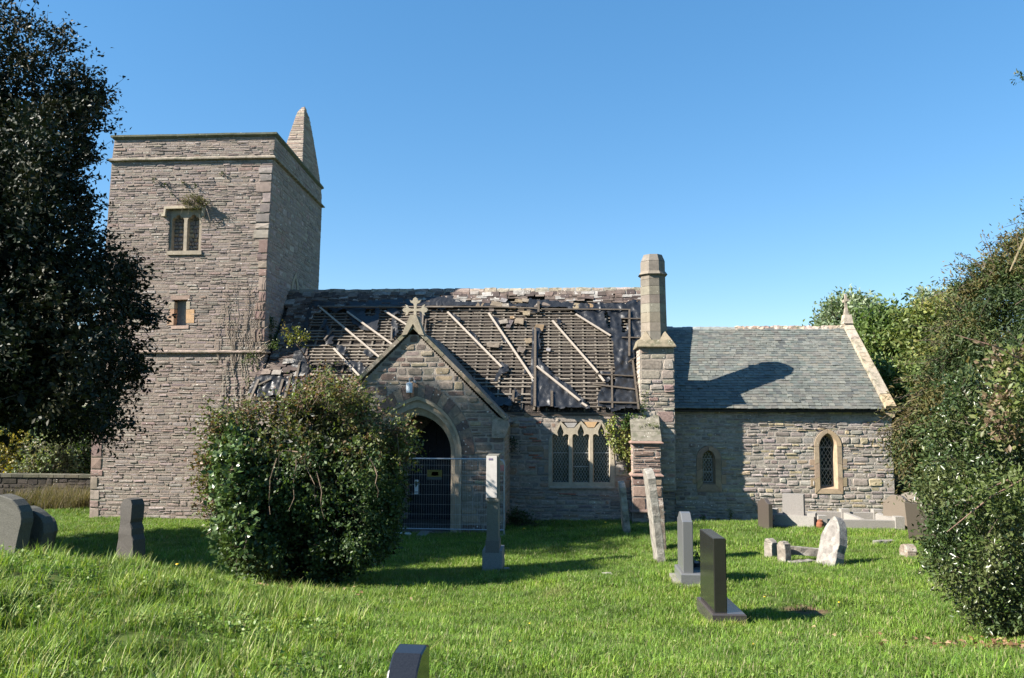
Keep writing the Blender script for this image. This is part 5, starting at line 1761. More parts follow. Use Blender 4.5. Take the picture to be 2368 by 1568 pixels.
pbox('cap', (.0, .02, 1.6), (.2, .34, .74), (.15, .145, .12), 'greystone', .97)
pbox('pale_panel', (-.02, -.155, 1.605), (.185, .03, .7), (.5, .47, .44), 'plain', .97)
pbox('lettering', (-.035, -.172, 1.9), (.07, .004, .03), (.16, .13, .2), 'plain')
mb = MB(); mb.lathe((.24, -.12, -.02), [(.05, 0), (.055, .1), (.05, .11)], 10, (.2, .22, .25)); o = mb.build('flower_holder', M['plain']); o.parent = pil

# kerbed grave with a rough white headstone
kA, kB = onY(1800, 1226, 18.9), onY(2086, 1231, 18.6)
kz = g1((kA[0] + kB[0]) / 2, 19.3) + .09
kg = empty('kerbed_grave', (kA[0], kA[1], kz), 'white granite grave with rough headstone and low kerb rectangle', 'grave')
OFF[kg.name] = np.array((kA[0], kA[1], kz))
KW = (.24, .225, .205)
def kbox(name, c, s, tint=KW, mat='greystone', rot=0.0, taper=1.0):
    mb = MB(); mb.box(c, *s, tint, Matrix.Rotation(rot, 3, 'Z'), taper); return mb.build(name, M[mat], kg)
Lk = kB[0] - kA[0]
kx0, ky0 = kA[0], kA[1]
dk = 1.15
kbox('kerb', (kx0 + .9 + (Lk - .9) / 2, ky0 - .12, kz + .09), (Lk - .95, .13, .24))
kbox('kerb', (kx0 + .9 + (Lk - .9) / 2, ky0 + dk, kz + .1), (Lk - .95, .13, .24))
kbox('kerb', (kx0 + Lk, ky0 + dk / 2 - .06, kz + .1), (.13, dk, .24))
kbox('kerb', (kx0 + .95 + .95, ky0 + dk / 2 - .06, kz + .11), (.1, dk, .22))
for xx, yy in ((Lk, -.12), (Lk, dk), (.95, -.12), (1.9, dk)):
    kbox('corner_post', (kx0 + xx, ky0 + yy, kz + .13), (.2, .2, .34))
kbox('plinth', (kx0 + .38, ky0 + .18, kz + .12), (1.0, .34, .3), rot=-.45)
kbox('foundation', (kx0 + .38, ky0 + .15, kz - .02), (1.15, .46, .1), (.17, .15, .125), rot=-.45)
kbox('end_block', (kx0 + .02, ky0 + .4, kz + .18), (.16, .2, .4), rot=-.45)
kbox('end_block', (kx0 + .78, ky0 + .02, kz + .16), (.18, .24, .36), rot=-.45)
kbox('headstone', (kx0 + .42, ky0 + .2, kz + .47), (.48, .2, .56), (.19, .176, .163), rot=-.45, taper=.98)
kbox('bed', (kx0 + 1.6, ky0 + .5, kz + .03), (Lk - 1.3, 1.0, .06), (.3, .26, .2), 'greystone')
vs_ = onY(1893, 1226, 18.75)
vase = MB()
vase.lathe((0, 0, 0), [(.045, 0), (.06, .01), (.085, .1), (.08, .17), (.055, .21), (.06, .24), (.05, .245), (.03, .2)], 14, (.2, .075, .04))
vo = vase.build('vase', M['ashlar']); vo.location = (vs_[0], vs_[1] - .12, g1(vs_[0], vs_[1]) - .01)
vo.name = 'terracotta_vase'; tag(vo, 'small terracotta vase standing beside the white kerbed grave', 'vase')
# fallen rail and flat fragments lying in the grass
def lump(name, px, py, Y, s, rot, tint, label, cat, dz=.0, tilt=0.0, group=None):
    p = onY(px, py, Y)
    rg = random.Random(int(px))
    mb = MB()
    vs = []
    nx, ny = 6, 4
    for sz in (-.5, .5):
        for i in range(nx + 1):
            for j in range(ny + 1):
                u, v = i / nx - .5, j / ny - .5
                e = (1 - .25 * max(0, abs(u) * 2 - .6)) if sz > 0 else 1
                vs.append((u * s[0] * (1 - .1 * abs(v) * 2) + rg.uniform(-.01, .01), v * s[1] * e + rg.uniform(-.008, .008), sz * s[2] * (e if sz > 0 else 1) + rg.uniform(-.006, .006)))
    k = (nx + 1) * (ny + 1)
    fs = []
    for l in (0, 1):
        for i in range(nx):
            for j in range(ny):
                q = [l * k + i * (ny + 1) + j, l * k + (i + 1) * (ny + 1) + j, l * k + (i + 1) * (ny + 1) + j + 1, l * k + i * (ny + 1) + j + 1]
                fs.append(tuple(q))
    bd = [i * (ny + 1) for i in range(nx)] + [nx * (ny + 1) + j for j in range(ny)] + [i * (ny + 1) + ny for i in range(nx, 0, -1)] + [j for j in range(ny, 0, -1)]
    for a, b in zip(bd, bd[1:] + bd[:1]): fs.append((a, b, k + b, k + a))
    mb.add(vs, fs, tint)
    o = mb.build(name, M['oldstone'])
    o.location = (p[0], p[1], g1(p[0], p[1]) + s[2] * .35 + dz)
    o.rotation_euler = (0, tilt, rot)
    return tag(o, label, cat, group)
lump('fallen_rail', 1868, 1276, 13.2, (.78, .13, .12), -.05, (.17, .152, .13), 'fallen stone grave rail behind the stubby footstones', 'stone rail', dz=.14, tilt=.06)
lump('stone_fragment', 2045, 1259, 15.2, (.42, .14, .09), .25, (.19, .175, .155), 'thin pale stone fragment lying flat right of the leaning stone', 'stone')
lump('stone_fragment', 1862, 1290, 12.9, (.4, .16, .09), .4, (.18, .16, .14), 'pale stone fragment sunk in grass left of the leaning stone', 'stone')
lump('stone_fragment', 1835, 1299, 12.8, (.14, .12, .08), .1, (.22, .2, .175), 'little whitish stone chip beside the footstone', 'stone')
lump('stone_fragment', 1405, 1304, 11.5, (.14, .1, .06), .3, (.24, .22, .18), 'small grey stone alone in the lawn centre', 'stone')

# dark flower pot behind the grey granite stone
def sprig(name, base, n, h, spread, leaf, tints, mat, label, cat, seed, stem_tint=(.1, .1, .04), flowers=None, group=None):
    rg = np.random.default_rng(seed)
    root = empty(name, base, label, cat, group)
    st = MB()
    P, D, T = [], [], []
    for i in range(n):
        a = rg.uniform(0, 6.28); r = spread * rg.uniform(.1, 1)
        tip = np.array(base) + (math.cos(a) * r, math.sin(a) * r, h * rg.uniform(.6, 1))
        mid = (np.array(base) * .45 + tip * .55) + rg.normal(0, .02, 3)
        st.tube([base, mid, tip], [.006, .005, .003], 4, stem_tint)
        for k in range(7):
            t = rg.uniform(.25, 1.05)
            p = np.array(base) + (tip - np.array(base)) * t
            P.append(p + rg.normal(0, leaf * .4, 3)); D.append(rg.normal(0, 1, 3) + (0, 0, .3)); T.append(tints[rg.integers(len(tints))])
    st.build('stem', M['bark'], root)
    leaves('foliage', np.array(P), np.array(D), np.full(len(P), leaf) * rg.uniform(.6, 1.2, len(P)), np.array(T), M[mat], root, seed=seed)
    if flowers:
        fl = MB()
        for i in range(flowers[0]):
            p = np.array(base) + np.array((rg.normal(0, spread * .5), rg.normal(0, spread * .5), h * rg.uniform(.6, 1.05)))
            fl.lathe(p, [(.006, -.012), (.022, 0), (.015, .012), (.004, .016)], 6, flowers[1])
        fl.build('flower', M['plain'], root)
    return root

def leaves(name, P, D, S, T, mat, parent, aspect=.5, fold=.16, seed=0, kind=None, up=.35):
    """every leaf a folded four-cornered blade of two triangles"""
    rg = np.random.default_rng(seed + 5)
    n = len(P)
    D = D / np.maximum(np.linalg.norm(D, axis=1, keepdims=True), 1e-6)
    N = rg.normal(0, 1, (n, 3)) + (0, 0, up * 2)
    B = np.cross(D, N)
    B /= np.maximum(np.linalg.norm(B, axis=1, keepdims=True), 1e-6)
    N = np.cross(B, D)
    s = S[:, None]
    V = np.empty((n, 4, 3))
    V[:, 0] = P
    V[:, 1] = P + D * s * .5 + B * s * aspect * .5 + N * s * fold * .5
    V[:, 2] = P + D * s - N * s * fold * .4
    V[:, 3] = P + D * s * .5 - B * s * aspect * .5 + N * s * fold * .5
    i = np.arange(n)[:, None] * 4
    Fc = np.concatenate([i + (0, 1, 2), i + (0, 2, 3)], 0)
    tint = np.repeat(T, 4, axis=0)
    o = mesh_np(name, V.reshape(-1, 3), Fc, mat, tint, parent)
    if kind: o['kind'] = kind
    return o

pb = onY(1608, 1336, 10.6)
pot = empty('grave_pot', (pb[0], pb[1], g1(pb[0], pb[1])), 'dark pot of withered flowers on the base of the grey granite stone', 'flower pot')
OFF[pot.name] = np.array((pb[0], pb[1], g1(pb[0], pb[1])))
zp = OFF[pot.name][2] + .17
mb = MB(); mb.lathe((pb[0], pb[1], zp), [(.06, 0), (.09, .06), (.095, .07), (.07, .065)], 12, (.03, .035, .045)); mb.build('bowl', M['plain'], pot)
rg_ = np.random.default_rng(4)
_P = np.array((pb[0], pb[1], zp + .12)) + rg_.normal(0, .045, (90, 3)) * (1, 1, 1.6)
leaves('withered_flowers', _P, rg_.normal(0, 1, (90, 3)), rg_.uniform(.03, .06, 90), np.tile((.035, .04, .02), (90, 1)), M['leaf'], pot, seed=3)
# red and white flowers by the brown headstone
fb = onY(1783, 1206, 19.0)
sprig('flower_pot', (fb[0], fb[1], g1(fb[0], fb[1])), 8, .32, .1, .06, [(.03, .05, .02), (.05, .03, .03)], 'leaf', 'dark bunch of red and white flowers behind the small brown headstone', 'flowers', 61, flowers=(9, (.5, .2, .22)))

# ------------------------------------------------------------------ site fence before the porch
FYY = 19.95
fz0 = onY(1165, 1237, FYY)[2]
ft = onY(1160, 1062, FYY)[2]
fx1 = onY(1166, 1150, FYY)[0]
fx0 = fx1 - 3.45
fence = empty('fence_panel', (fx0, FYY, fz0), 'wire mesh temporary fence panel with steel frame before the porch door', 'fence')
mb = MB()
fr_pts = [(fx0, fz0), (fx0, ft - .12), (fx0 + .04, ft - .03), (fx0 + .14, ft), (fx1 - .14, ft), (fx1 - .04, ft - .03), (fx1, ft - .12), (fx1, fz0)]
mb.tube([(x, FYY, z) for x, z in fr_pts], .021, 8, (.3, .34, .38))
mb.tube([(fx0, FYY, fz0 + .12), (fx1, FYY, fz0 + .12)], .014, 6, (.3, .34, .38))
mb.build('frame', M['iron'], fence, smooth=False)
mb = MB()
x = fx0 + .04
while x < fx1:
    mb.tube([(x, FYY, fz0 + .12), (x, FYY, ft - .02)], .0022, 4, (.04, .05, .055)); x += .062
tag(mb.build('wires', M['iron'], fence), kind='stuff')
for k in range(7):
    z = fz0 + .12 + (ft - fz0 - .16) * (k + .5) / 7
    mb = MB(); mb.tube([(fx0, FYY - .006, z), (fx1, FYY - .006, z)], .003, 4, (.08, .1, .105)); mb.build('cross_wire', M['iron'], fence)
def board(name, px, py, w, h, bands, label_name, Y=FYY - .02):
    p = onY(px, py, Y)
    mb = MB(); mb.box((p[0], Y, p[2]), w, .006, h, bands[0])
    o = mb.build(name, M['plain'], fence)
    for (u0, v0, u1, v1, t) in bands[1:]:
        mb = MB(); mb.box((p[0] + w * ((u0 + u1) / 2 - .5), Y - .005, p[2] + h * ((v0 + v1) / 2 - .5)), w * (u1 - u0), .003, h * (v1 - v0), t)
        q = mb.build('print', M['plain'], o)
        q.location = (0, 0, 0)
    OFF[o.name] = OFF[fence.name]
    return o
board('safety_sign', 1153.5, 1082.5, .27, .16, [(.5, .45, .43), (0, 0, .62, .5, (.4, .1, .09)), (.62, 0, 1, 1, (.42, .16, .14)), (0, .5, .6, 1, (.42, .45, .45))], 'sign')
board('warning_sign', 1005, 1098, .38, .25, [(.05, .06, .06), (0, .3, 1, 1, (.12, .095, .015)), (.3, .4, .75, .8, (.3, .05, .03))], 'sign')
board('paper_notice', 963, 1126, .1, .36, [(.42, .44, .45), (.1, .1, .9, .2, (.2, .2, .22))], 'sign')
for xx in (fx1 - .1, fx0 + 1.4):
    mb = MB(); mb.box((xx, FYY, fz0 - .03), .24, .7, .1, (.2, .2, .2)); mb.build('foot_block', M['greystone'], fence)
mb = MB(); mb.box((onY(900, 1241, 19.6)[0], 19.6, g1(-3.4, 19.6) + .1), 1.1, .06, .05, (.55, .6, .62))
tag(mb.build('fallen_rail', M['plain']), 'pale metal bar lying low in the grass beside the fence', 'metal bar')

# ------------------------------------------------------------------ vegetation
def pnoise(P, s, o=0.0):
    return np.array([noise.noise((a * s + o, b * s, c * s)) for a, b, c in P])

def in_poly_np(X, Y, poly):
    r = np.zeros(X.shape, bool)
    n = len(poly)
    for i in range(n):
        (x0, y0), (x1, y1) = poly[i], poly[(i + 1) % n]
        c = ((y0 > Y) != (y1 > Y))
        with np.errstate(divide='ignore', invalid='ignore'):
            xi = (x1 - x0) * (Y - y0) / (y1 - y0) + x0
        r ^= c & (X < xi)
    return r

def edge_dist(X, Y, poly):
    d = np.full(X.shape, 1e9)
    n = len(poly)
    for i in range(n):
        (x0, y0), (x1, y1) = poly[i], poly[(i + 1) % n]
        vx, vy = x1 - x0, y1 - y0
        t = np.clip(((X - x0) * vx + (Y - y0) * vy) / (vx * vx + vy * vy + 1e-9), 0, 1)
        d = np.minimum(d, np.hypot(X - x0 - t * vx, Y - y0 - t * vy))
    return d

def onY_np(px, py, Y):
    d = fw[None] + rt[None] * ((px - CX) / F)[:, None] - up[None] * ((py - CY) / F)[:, None]
    return EYE[None] + d * (Y / d[:, 1])[:, None]

def crown(name, parent, poly, Y, depth, n, k, L, leaf, tints, mat, seed, edge_m=1.2, droop=0.0, aspect=.5, clump=.9, gap=.0, tint_fn=None, upb=.35, twig=True, shell=.45, jit=.35, out=.6, kind=None, back=None, edge_only=None, lump=.55):
    """a leafy volume: an outline at distance Y, rounded `depth` deep to front and back, filled with sprays of leaves that push outward"""
    rg = np.random.default_rng(seed)
    xs = [p[0] for p in poly]; ys = [p[1] for p in poly]
    ppm = F / Y
    out_p, out_q = [], []
    tot = 0
    while tot < n:
        X = rg.uniform(min(xs), max(xs), n * 2); Z = rg.uniform(min(ys), max(ys), n * 2)
        m = in_poly_np(X, Z, poly)
        X, Z = X[m], Z[m]
        if edge_only:
            m = edge_dist(X, Z, poly) < edge_only
            X, Z = X[m], Z[m]
        e = np.clip(edge_dist(X, Z, poly) / (edge_m * ppm), 0, 1)
        off = depth * np.sqrt(1 - (1 - e) ** 2) * np.sign(rg.uniform(-1, .65, len(X))) * rg.uniform(0, 1, len(X)) ** shell * -1
        off = -np.abs(off) * np.where(rg.uniform(0, 1, len(X)) < .62, 1, -1)
        n1 = np.array([noise.noise((a / ppm * 1.25, b / ppm * 1.25, seed * 1.7)) + .6 * noise.noise((a / ppm * 2.9, b / ppm * 2.9, seed * .7)) for a, b in zip(X, Z)])
        off = off * (1 - lump * .5 + lump * n1)
        m = (e > lump * np.clip(.18 + .55 * n1, 0, 1)) | (rg.uniform(0, 1, len(X)) < .12)
        X, Z, e, off = X[m], Z[m], e[m], off[m]
        off = np.where(off > 0, off * ((back if back is not None else depth) / depth), off)
        P = onY_np(X, Z, Y + off)
        if gap:
            m = pnoise(P, clump, seed) > (rg.uniform(-.45, .0, len(P)) + gap - .35)
            P, e = P[m], e[m]
        out_p.append(P); tot += len(P)
    P = np.concatenate(out_p)[:n]
    c = P.mean(0)
    Dr = (P - c)
    Dr /= np.maximum(np.linalg.norm(Dr, axis=1, keepdims=True), .01)
    Dr = Dr * out + rg.normal(0, .55, P.shape) + (0, 0, .15 - droop)
    Dr /= np.linalg.norm(Dr, axis=1, keepdims=True)
    Ls = L * rg.uniform(.5, 1.35, n)
    t = np.tile(np.linspace(.05, 1.0, k)[None], (n, 1)) + rg.uniform(-.08, .08, (n, k))
    bend = np.zeros((n, k, 3)); bend[..., 2] = -droop * .5 * (t ** 2) * Ls[:, None]
    LP = P[:, None] + Dr[:, None] * (t * Ls[:, None])[..., None] + bend + rg.normal(0, leaf * .35, (n, k, 3))
    LD = Dr[:, None] * .6 + rg.normal(0, .75, (n, k, 3)) + (0, 0, -.2 * droop)
    tints = np.asarray(tints)
    if tint_fn is None:
        w = (pnoise(P, clump * .8, seed + 9) * 1.3 + .5 + rg.normal(0, .22, n)) * len(tints)
        T = tints[np.clip(w.astype(int), 0, len(tints) - 1)]
    else:
        T = tint_fn(P, rg)
    T = np.repeat(T[:, None], k, 1) * rg.uniform(.7, 1.3, (n, k, 1))
    S = leaf * rg.uniform(.6, 1.3, (n, k))
    o = leaves(name, LP.reshape(-1, 3), LD.reshape(-1, 3), S.reshape(-1), T.reshape(-1, 3), M[mat], parent, aspect=aspect, seed=seed, up=upb, kind=kind)
    if twig:
        mb = MB()
        for i in rg.choice(n, min(n, 420), replace=False):
            mb.tube([P[i] - Dr[i] * Ls[i] * .5, P[i] + Dr[i] * Ls[i] * .5 + bend[i, k // 2], P[i] + Dr[i] * Ls[i] * .95 + bend[i, -1]], [leaf * .1, leaf * .07, leaf * .03], 3, (.1, .08, .06))
        tag(mb.build('twigs', M['bark'], parent), kind='stuff')
    return P

def trunk(parent, base, top, r0, r1, seed, limbs=(), tint=(.1, .085, .07), name='trunk'):
    rg = random.Random(seed)
    base, top = Vector(base), Vector(top)
    pts = []
    for i in range(8):
        t = i / 7
        p = base.lerp(top, t) + Vector((rg.uniform(-1, 1), rg.uniform(-1, 1), 0)) * r0 * .5 * (0 < i < 7)
        pts.append(p)
    mb = MB()
    mb.tube(pts, [r0 * 1.35] + [r0 + (r1 - r0) * i / 7 for i in range(1, 8)], 9, tint)
    mb.build(name, M['bark'], parent)
    if limbs:
        mb = MB()
        for (t, tip) in limbs:
            a = base.lerp(top, t); b = Vector(tip)
            mid = a.lerp(b, .5) + Vector((rg.uniform(-.2, .2), rg.uniform(-.2, .2), .25))
            rr_ = r0 + (r1 - r0) * t
            mb.tube([a, mid, b], [rr_ * .6, rr_ * .4, rr_ * .12], 6, tint)
        mb.build('limbs', M['bark'], parent)

def tree(label, cat, base, poly, Y, depth, n, k, L, leaf, tints, mat, seed, r0=.2, name='tree', trunk_top=None, limbs=(), group=None, bark=(.1, .085, .07), **kw):
    root = empty(name, base, label, cat, group)
    OFF[root.name] = np.array(base, float)
    if r0: trunk(root, base, trunk_top if trunk_top is not None else (base[0], base[1], base[2] + 4), r0, r0 * .4, seed, limbs, bark)
    crown('crown' if r0 else 'foliage', root, poly, Y, depth, n, k, L, leaf, tints, mat, seed, **kw)
    return root

# big dark holm oak on the left
LT_ = [(-620, 60), (-500, -60), (-300, -90), (-60, -10), (10, 20), (60, 45), (130, 80), (160, 130), (205, 185), (238, 205), (232, 240), (222, 256), (250, 292), (256, 318), (215, 312), (195, 335), (218, 370), (195, 395), (185, 430), (205, 460), (210, 490),
       (198, 530), (230, 560), (245, 590), (285, 605), (330, 618), (318, 645), (290, 660), (335, 690), (300, 706), (385, 735), (370, 748), (300, 750), (300, 790), (335, 845), (325, 868), (285, 880), (335, 908), (290, 930), (280, 962), (325, 985), (265, 992), (235, 1006), (180, 1000), (130, 1012), (60, 996), (0, 1000), (-300, 1030), (-620, 1030)]
lb = onY(-110, 1290, 14.8)
lbase = (lb[0], lb[1], g1(lb[0], lb[1]))
tree('huge dark evergreen oak overhanging the left edge of the churchyard', 'tree', lbase, [(x, max(y, 215)) if x < 300 else (x, y) for x, y in LT_], 14.8, 3.4, 15500, 9, .3, .1,
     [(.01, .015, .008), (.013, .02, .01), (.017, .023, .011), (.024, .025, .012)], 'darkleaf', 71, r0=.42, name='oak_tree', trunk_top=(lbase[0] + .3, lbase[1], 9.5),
     limbs=[(.3, onY(120, 930, 14.6)), (.45, onY(220, 720, 14.8)), (.55, onY(150, 560, 15)), (.7, onY(120, 380, 14.8)), (.85, onY(90, 200, 14.8)), (.4, onY(40, 820, 14)), (.5, onY(240, 880, 15.2))], aspect=.55, clump=1.1, gap=.08, upb=.3, edge_m=1.5, back=1.1)
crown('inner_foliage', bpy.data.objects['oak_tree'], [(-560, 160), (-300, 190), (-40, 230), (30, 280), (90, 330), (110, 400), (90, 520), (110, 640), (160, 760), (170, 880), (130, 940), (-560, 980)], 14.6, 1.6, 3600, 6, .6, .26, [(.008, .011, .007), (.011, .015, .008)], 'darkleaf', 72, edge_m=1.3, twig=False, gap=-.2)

crown('upper_crown', bpy.data.objects['oak_tree'], [(-620, 60), (-500, -60), (-300, -90), (-60, -10), (10, 20), (60, 45), (130, 80), (160, 130), (205, 185), (238, 205), (230, 262), (150, 285), (-620, 290)], 14.8, 1.5, 4300, 9, .34, .09, [(.014, .019, .01), (.018, .024, .011), (.026, .027, .013)], 'darkleaf', 74, edge_m=1.2, aspect=.55, clump=1.3, gap=.36, upb=.3)
crown('shoots', bpy.data.objects['oak_tree'], LT_, 14.6, 1.4, 800, 13, .62, .085, [(.012, .017, .009), (.016, .022, .01), (.024, .026, .012)], 'darkleaf', 73, edge_m=1.0, aspect=.55, clump=1.5, gap=.42, edge_only=40, out=1.2)
# ivy and bramble thicket in the middle
BU = [(476, 1010), (472, 1060), (492, 1100), (505, 1180), (490, 1235), (515, 1300), (535, 1335), (600, 1356), (680, 1350), (760, 1348), (850, 1318), (896, 1288), (920, 1240), (928, 1180), (938, 1120), (948, 1060), (946, 1015), (922, 985), (885, 958), (855, 928), (815, 908), (788, 890), (750, 882), (722, 895), (700, 908), (655, 926), (600, 930), (545, 938), (505, 950), (484, 970)]
bb_ = onY(700, 1340, 11.9)
bush = empty('ivy_thicket', (bb_[0], bb_[1], g1(bb_[0], bb_[1])), 'dense rounded ivy and bramble thicket standing before the porch', 'bush')
OFF[bush.name] = np.array((bb_[0], bb_[1], g1(bb_[0], bb_[1])))
def bush_tint(P, rg):
    px = np.array([proj(p) for p in P])
    T = np.empty((len(P), 3))
    top = np.clip((1080 - px[:, 1]) / 120 + rg.normal(0, .35, len(P)), 0, 1)
    iv = np.array([(.05, .085, .028), (.065, .1, .035), (.04, .07, .025)])[rg.integers(0, 3, len(P))]
    br = np.array([(.12, .135, .045), (.14, .14, .055), (.16, .11, .06), (.1, .125, .04), (.15, .08, .05)])[rg.integers(0, 5, len(P))]
    return iv * (1 - top[:, None]) + br * top[:, None]
BU = [(710 + (x - 710) * .955, y) for x, y in BU]
crown('foliage', bush, BU, 11.9, 1.3, 7600, 7, .18, .056, None, 'leaf', 81, edge_m=1.0, clump=1.7, gap=.42, tint_fn=bush_tint, aspect=.68, upb=.25, droop=.25)
crown('shoots', bush, [(478, 1010), (486, 965), (530, 940), (600, 930), (660, 920), (720, 885), (756, 872), (815, 900), (870, 940), (935, 990), (945, 1040), (925, 1130), (890, 1010), (820, 960), (700, 950), (560, 975), (510, 1020), (515, 1180), (500, 1180)], 11.8, 1.0, 560, 10, .34, .055, [(.1, .12, .035), (.13, .12, .045), (.15, .085, .05), (.11, .14, .04)], 'leaf', 82, edge_m=.6, clump=2.5, gap=.4, aspect=.65, out=1.2)
crown('ivy_leaves', bush, [(492, 1040), (515, 1010), (560, 1000), (590, 1060), (560, 1140), (600, 1200), (640, 1250), (600, 1300), (530, 1300), (495, 1230), (508, 1180), (490, 1110)], 11.6, 1.15, 900, 7, .22, .085, [(.06, .1, .03), (.08, .12, .04), (.05, .085, .026)], 'glossleaf', 83, edge_m=.6, clump=2, gap=.3, aspect=.75, upb=.1)
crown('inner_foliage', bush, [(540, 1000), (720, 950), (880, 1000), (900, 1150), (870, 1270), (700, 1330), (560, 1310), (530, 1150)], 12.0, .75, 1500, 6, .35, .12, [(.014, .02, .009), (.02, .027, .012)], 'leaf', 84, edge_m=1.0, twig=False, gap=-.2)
mb = MB()
rgb = random.Random(8)
for (a, b, c) in (((740, 885), (760, 868), (752, 930)), ((640, 920), (560, 925), (500, 960)), ((690, 1060), (680, 1110), (672, 1180)), ((700, 1050), (720, 1110), (735, 1160)), ((860, 1060), (870, 1110), (878, 1150)),
                  ((640, 1060), (628, 1120), (620, 1190)), ((690, 1045), (650, 1040), (636, 1110)), ((735, 1090), (745, 1150), (752, 1200))):
    w_ = [(a[0] + (b[0] - a[0]) * t if t <= 1 else b[0] + (c[0] - b[0]) * (t - 1), a[1] + (b[1] - a[1]) * t if t <= 1 else b[1] + (c[1] - b[1]) * (t - 1)) for t in (0, .4, .8, 1.2, 1.6, 2)]
    mb.tube([onY(u + rgb.uniform(-6, 6), v, 10.62 + rgb.uniform(-.06, .06)) for u, v in w_], [.009, .008, .007, .006, .005, .003], 4, (.17, .125, .09))
tag(mb.build('stems', M['bark'], bush), kind='stuff')
mb = MB(); pts_ = []
mb.tube([onY(560, 1360, 11.0), onY(600, 1350, 11.0), onY(640, 1358, 10.9), onY(650, 1354, 10.8)], [.02, .02, .015, .01], 5, (.3, .19, .13))
mb.build('root', M['bark'], bush)

# dark yew on the right
YW = [(2480, 420), (2400, 480), (2366, 525), (2335, 548), (2312, 556), (2300, 590), (2258, 612), (2262, 640), (2212, 655), (2222, 690), (2196, 722), (2176, 760), (2165, 830), (2130, 885), (2098, 940), (2070, 990), (2058, 1025), (2080, 1050), (2096, 1092), (2140, 1140), (2480, 1260)]
yb = onY(2330, 1250, 17.5)
ybase = (yb[0], yb[1], g1(yb[0], yb[1]))
tree('tall dark yew with drooping sprays on the right beside the chancel', 'tree', ybase, [(x + 8, y) for x, y in YW], 17.3, 2.6, 11000, 10, .34, .105,
     [(.026, .046, .014), (.036, .062, .017), (.05, .078, .02), (.07, .09, .024), (.1, .088, .028)], 'needle', 91, r0=.35, name='yew_tree', trunk_top=(ybase[0], ybase[1] + .4, 5.4),
     limbs=[(.4, onY(2200, 900, 17)), (.5, onY(2200, 760, 17.3)), (.7, onY(2260, 680, 17))], aspect=.3, droop=.75, clump=1.3, gap=.14, edge_m=1.5)
crown('shoots', bpy.data.objects['yew_tree'], [(x + 4, y) for x, y in YW], 17.0, 1.6, 900, 14, .75, .1, [(.03, .05, .014), (.045, .07, .018), (.08, .085, .025), (.1, .08, .03)], 'needle', 92, edge_m=1.2, aspect=.28, droop=.5, clump=1.6, gap=.35, edge_only=45, out=1.1)
# glossy laurel-like holly bush in the right foreground
HB = [(2165, 880), (2140, 980), (2122, 1060), (2098, 1125), (2112, 1170), (2132, 1210), (2104, 1245), (2122, 1280), (2100, 1305), (2145, 1350), (2180, 1395), (2225, 1438), (2290, 1478), (2360, 1512), (2480, 1550), (2560, 1560), (2560, 760), (2420, 800), (2300, 880), (2220, 870)]
hb = onY(2420, 1500, 7.3)
hbase = (hb[0], hb[1], g1(hb[0], hb[1]))
tree('glossy dark green holly bush filling the right foreground', 'bush', hbase, [(x + 32, y) for x, y in HB], 7.4, 1.0, 6200, 8, .14, .046,
     [(.03, .05, .016), (.04, .065, .02), (.055, .08, .025), (.07, .085, .03)], 'glossleaf', 95, r0=.07, name='holly_bush', trunk_top=(hbase[0], hbase[1], hbase[2] + 1.6), aspect=.45, clump=3.0, gap=.16, edge_m=.7, upb=.25)
# bramble arching through the holly
br = empty('bramble', hbase, 'pale leaved bramble arching through the right edge of the glossy bush', 'bramble')
OFF[br.name] = np.array(hbase, float)
mb = MB()
for a, b, c in (((2400, 850), (2300, 800), (2210, 775)), ((2420, 1000), (2330, 900), (2280, 985)), ((2400, 1090), (2290, 1150), (2190, 1230)), ((2420, 1180), (2330, 1110), (2240, 1150))):
    mb.tube([onY(*a, 6.4), onY(*b, 6.3), onY(*c, 6.35)], [.007, .006, .003], 5, (.2, .13, .1))
tag(mb.build('stems', M['bark'], br), kind='stuff')
crown('foliage', br, [(2290, 800), (2260, 860), (2300, 900), (2270, 960), (2300, 1010), (2420, 1010), (2420, 790)], 6.5, .35, 300, 6, .16, .055, [(.1, .13, .035), (.13, .14, .05), (.14, .1, .06)], 'leaf', 97, edge_m=.3, clump=4, twig=False)
crown('foliage', br, [(2230, 1110), (2190, 1170), (2260, 1160), (2300, 1200), (2420, 1180), (2420, 1080)], 6.4, .3, 160, 6, .16, .05, [(.09, .12, .035), (.1, .13, .04)], 'leaf', 98, edge_m=.3, clump=4, twig=False)

# trees behind the chancel
def gb_(px, Y): p = onY(px, 1150, Y); return (p[0], p[1], g1(p[0], p[1]))
GA = [(1960, 820), (1985, 770), (2012, 738), (2055, 726), (2082, 746), (2105, 760), (2120, 800), (2110, 880), (2085, 940), (2040, 940), (1980, 900)]
GB_ = [(2085, 800), (2110, 745), (2150, 735), (2185, 722), (2230, 735), (2260, 800), (2240, 900), (2160, 930), (2100, 880)]
GC = [(2020, 880), (2060, 850), (2110, 860), (2150, 860), (2200, 880), (2260, 930), (2260, 1080), (2120, 1060), (2080, 1000), (2030, 950)]
GT = [(.075, .12, .032), (.095, .145, .04), (.12, .165, .045), (.15, .18, .05)]
tree('bushy mid green tree just right of the chancel gable coping', 'tree', gb_(2060, 33), GA, 33, 3.2, 2600, 8, .8, .22, GT, 'leaf', 101, r0=.22, trunk_top=onY(2050, 800, 33), clump=.6, gap=.1, edge_m=2.2, group='trees beyond the churchyard')
tree('yellow green tree between the chancel gable and the tall yew', 'tree', gb_(2140, 31), GB_, 31, 3.0, 2400, 8, .8, .21, [(.1, .13, .036), (.13, .155, .042), (.17, .185, .05), (.19, .185, .055)], 'leaf', 102, r0=.16, trunk_top=onY(2128, 850, 31), clump=.6, gap=.1, edge_m=2.2, group='trees beyond the churchyard')
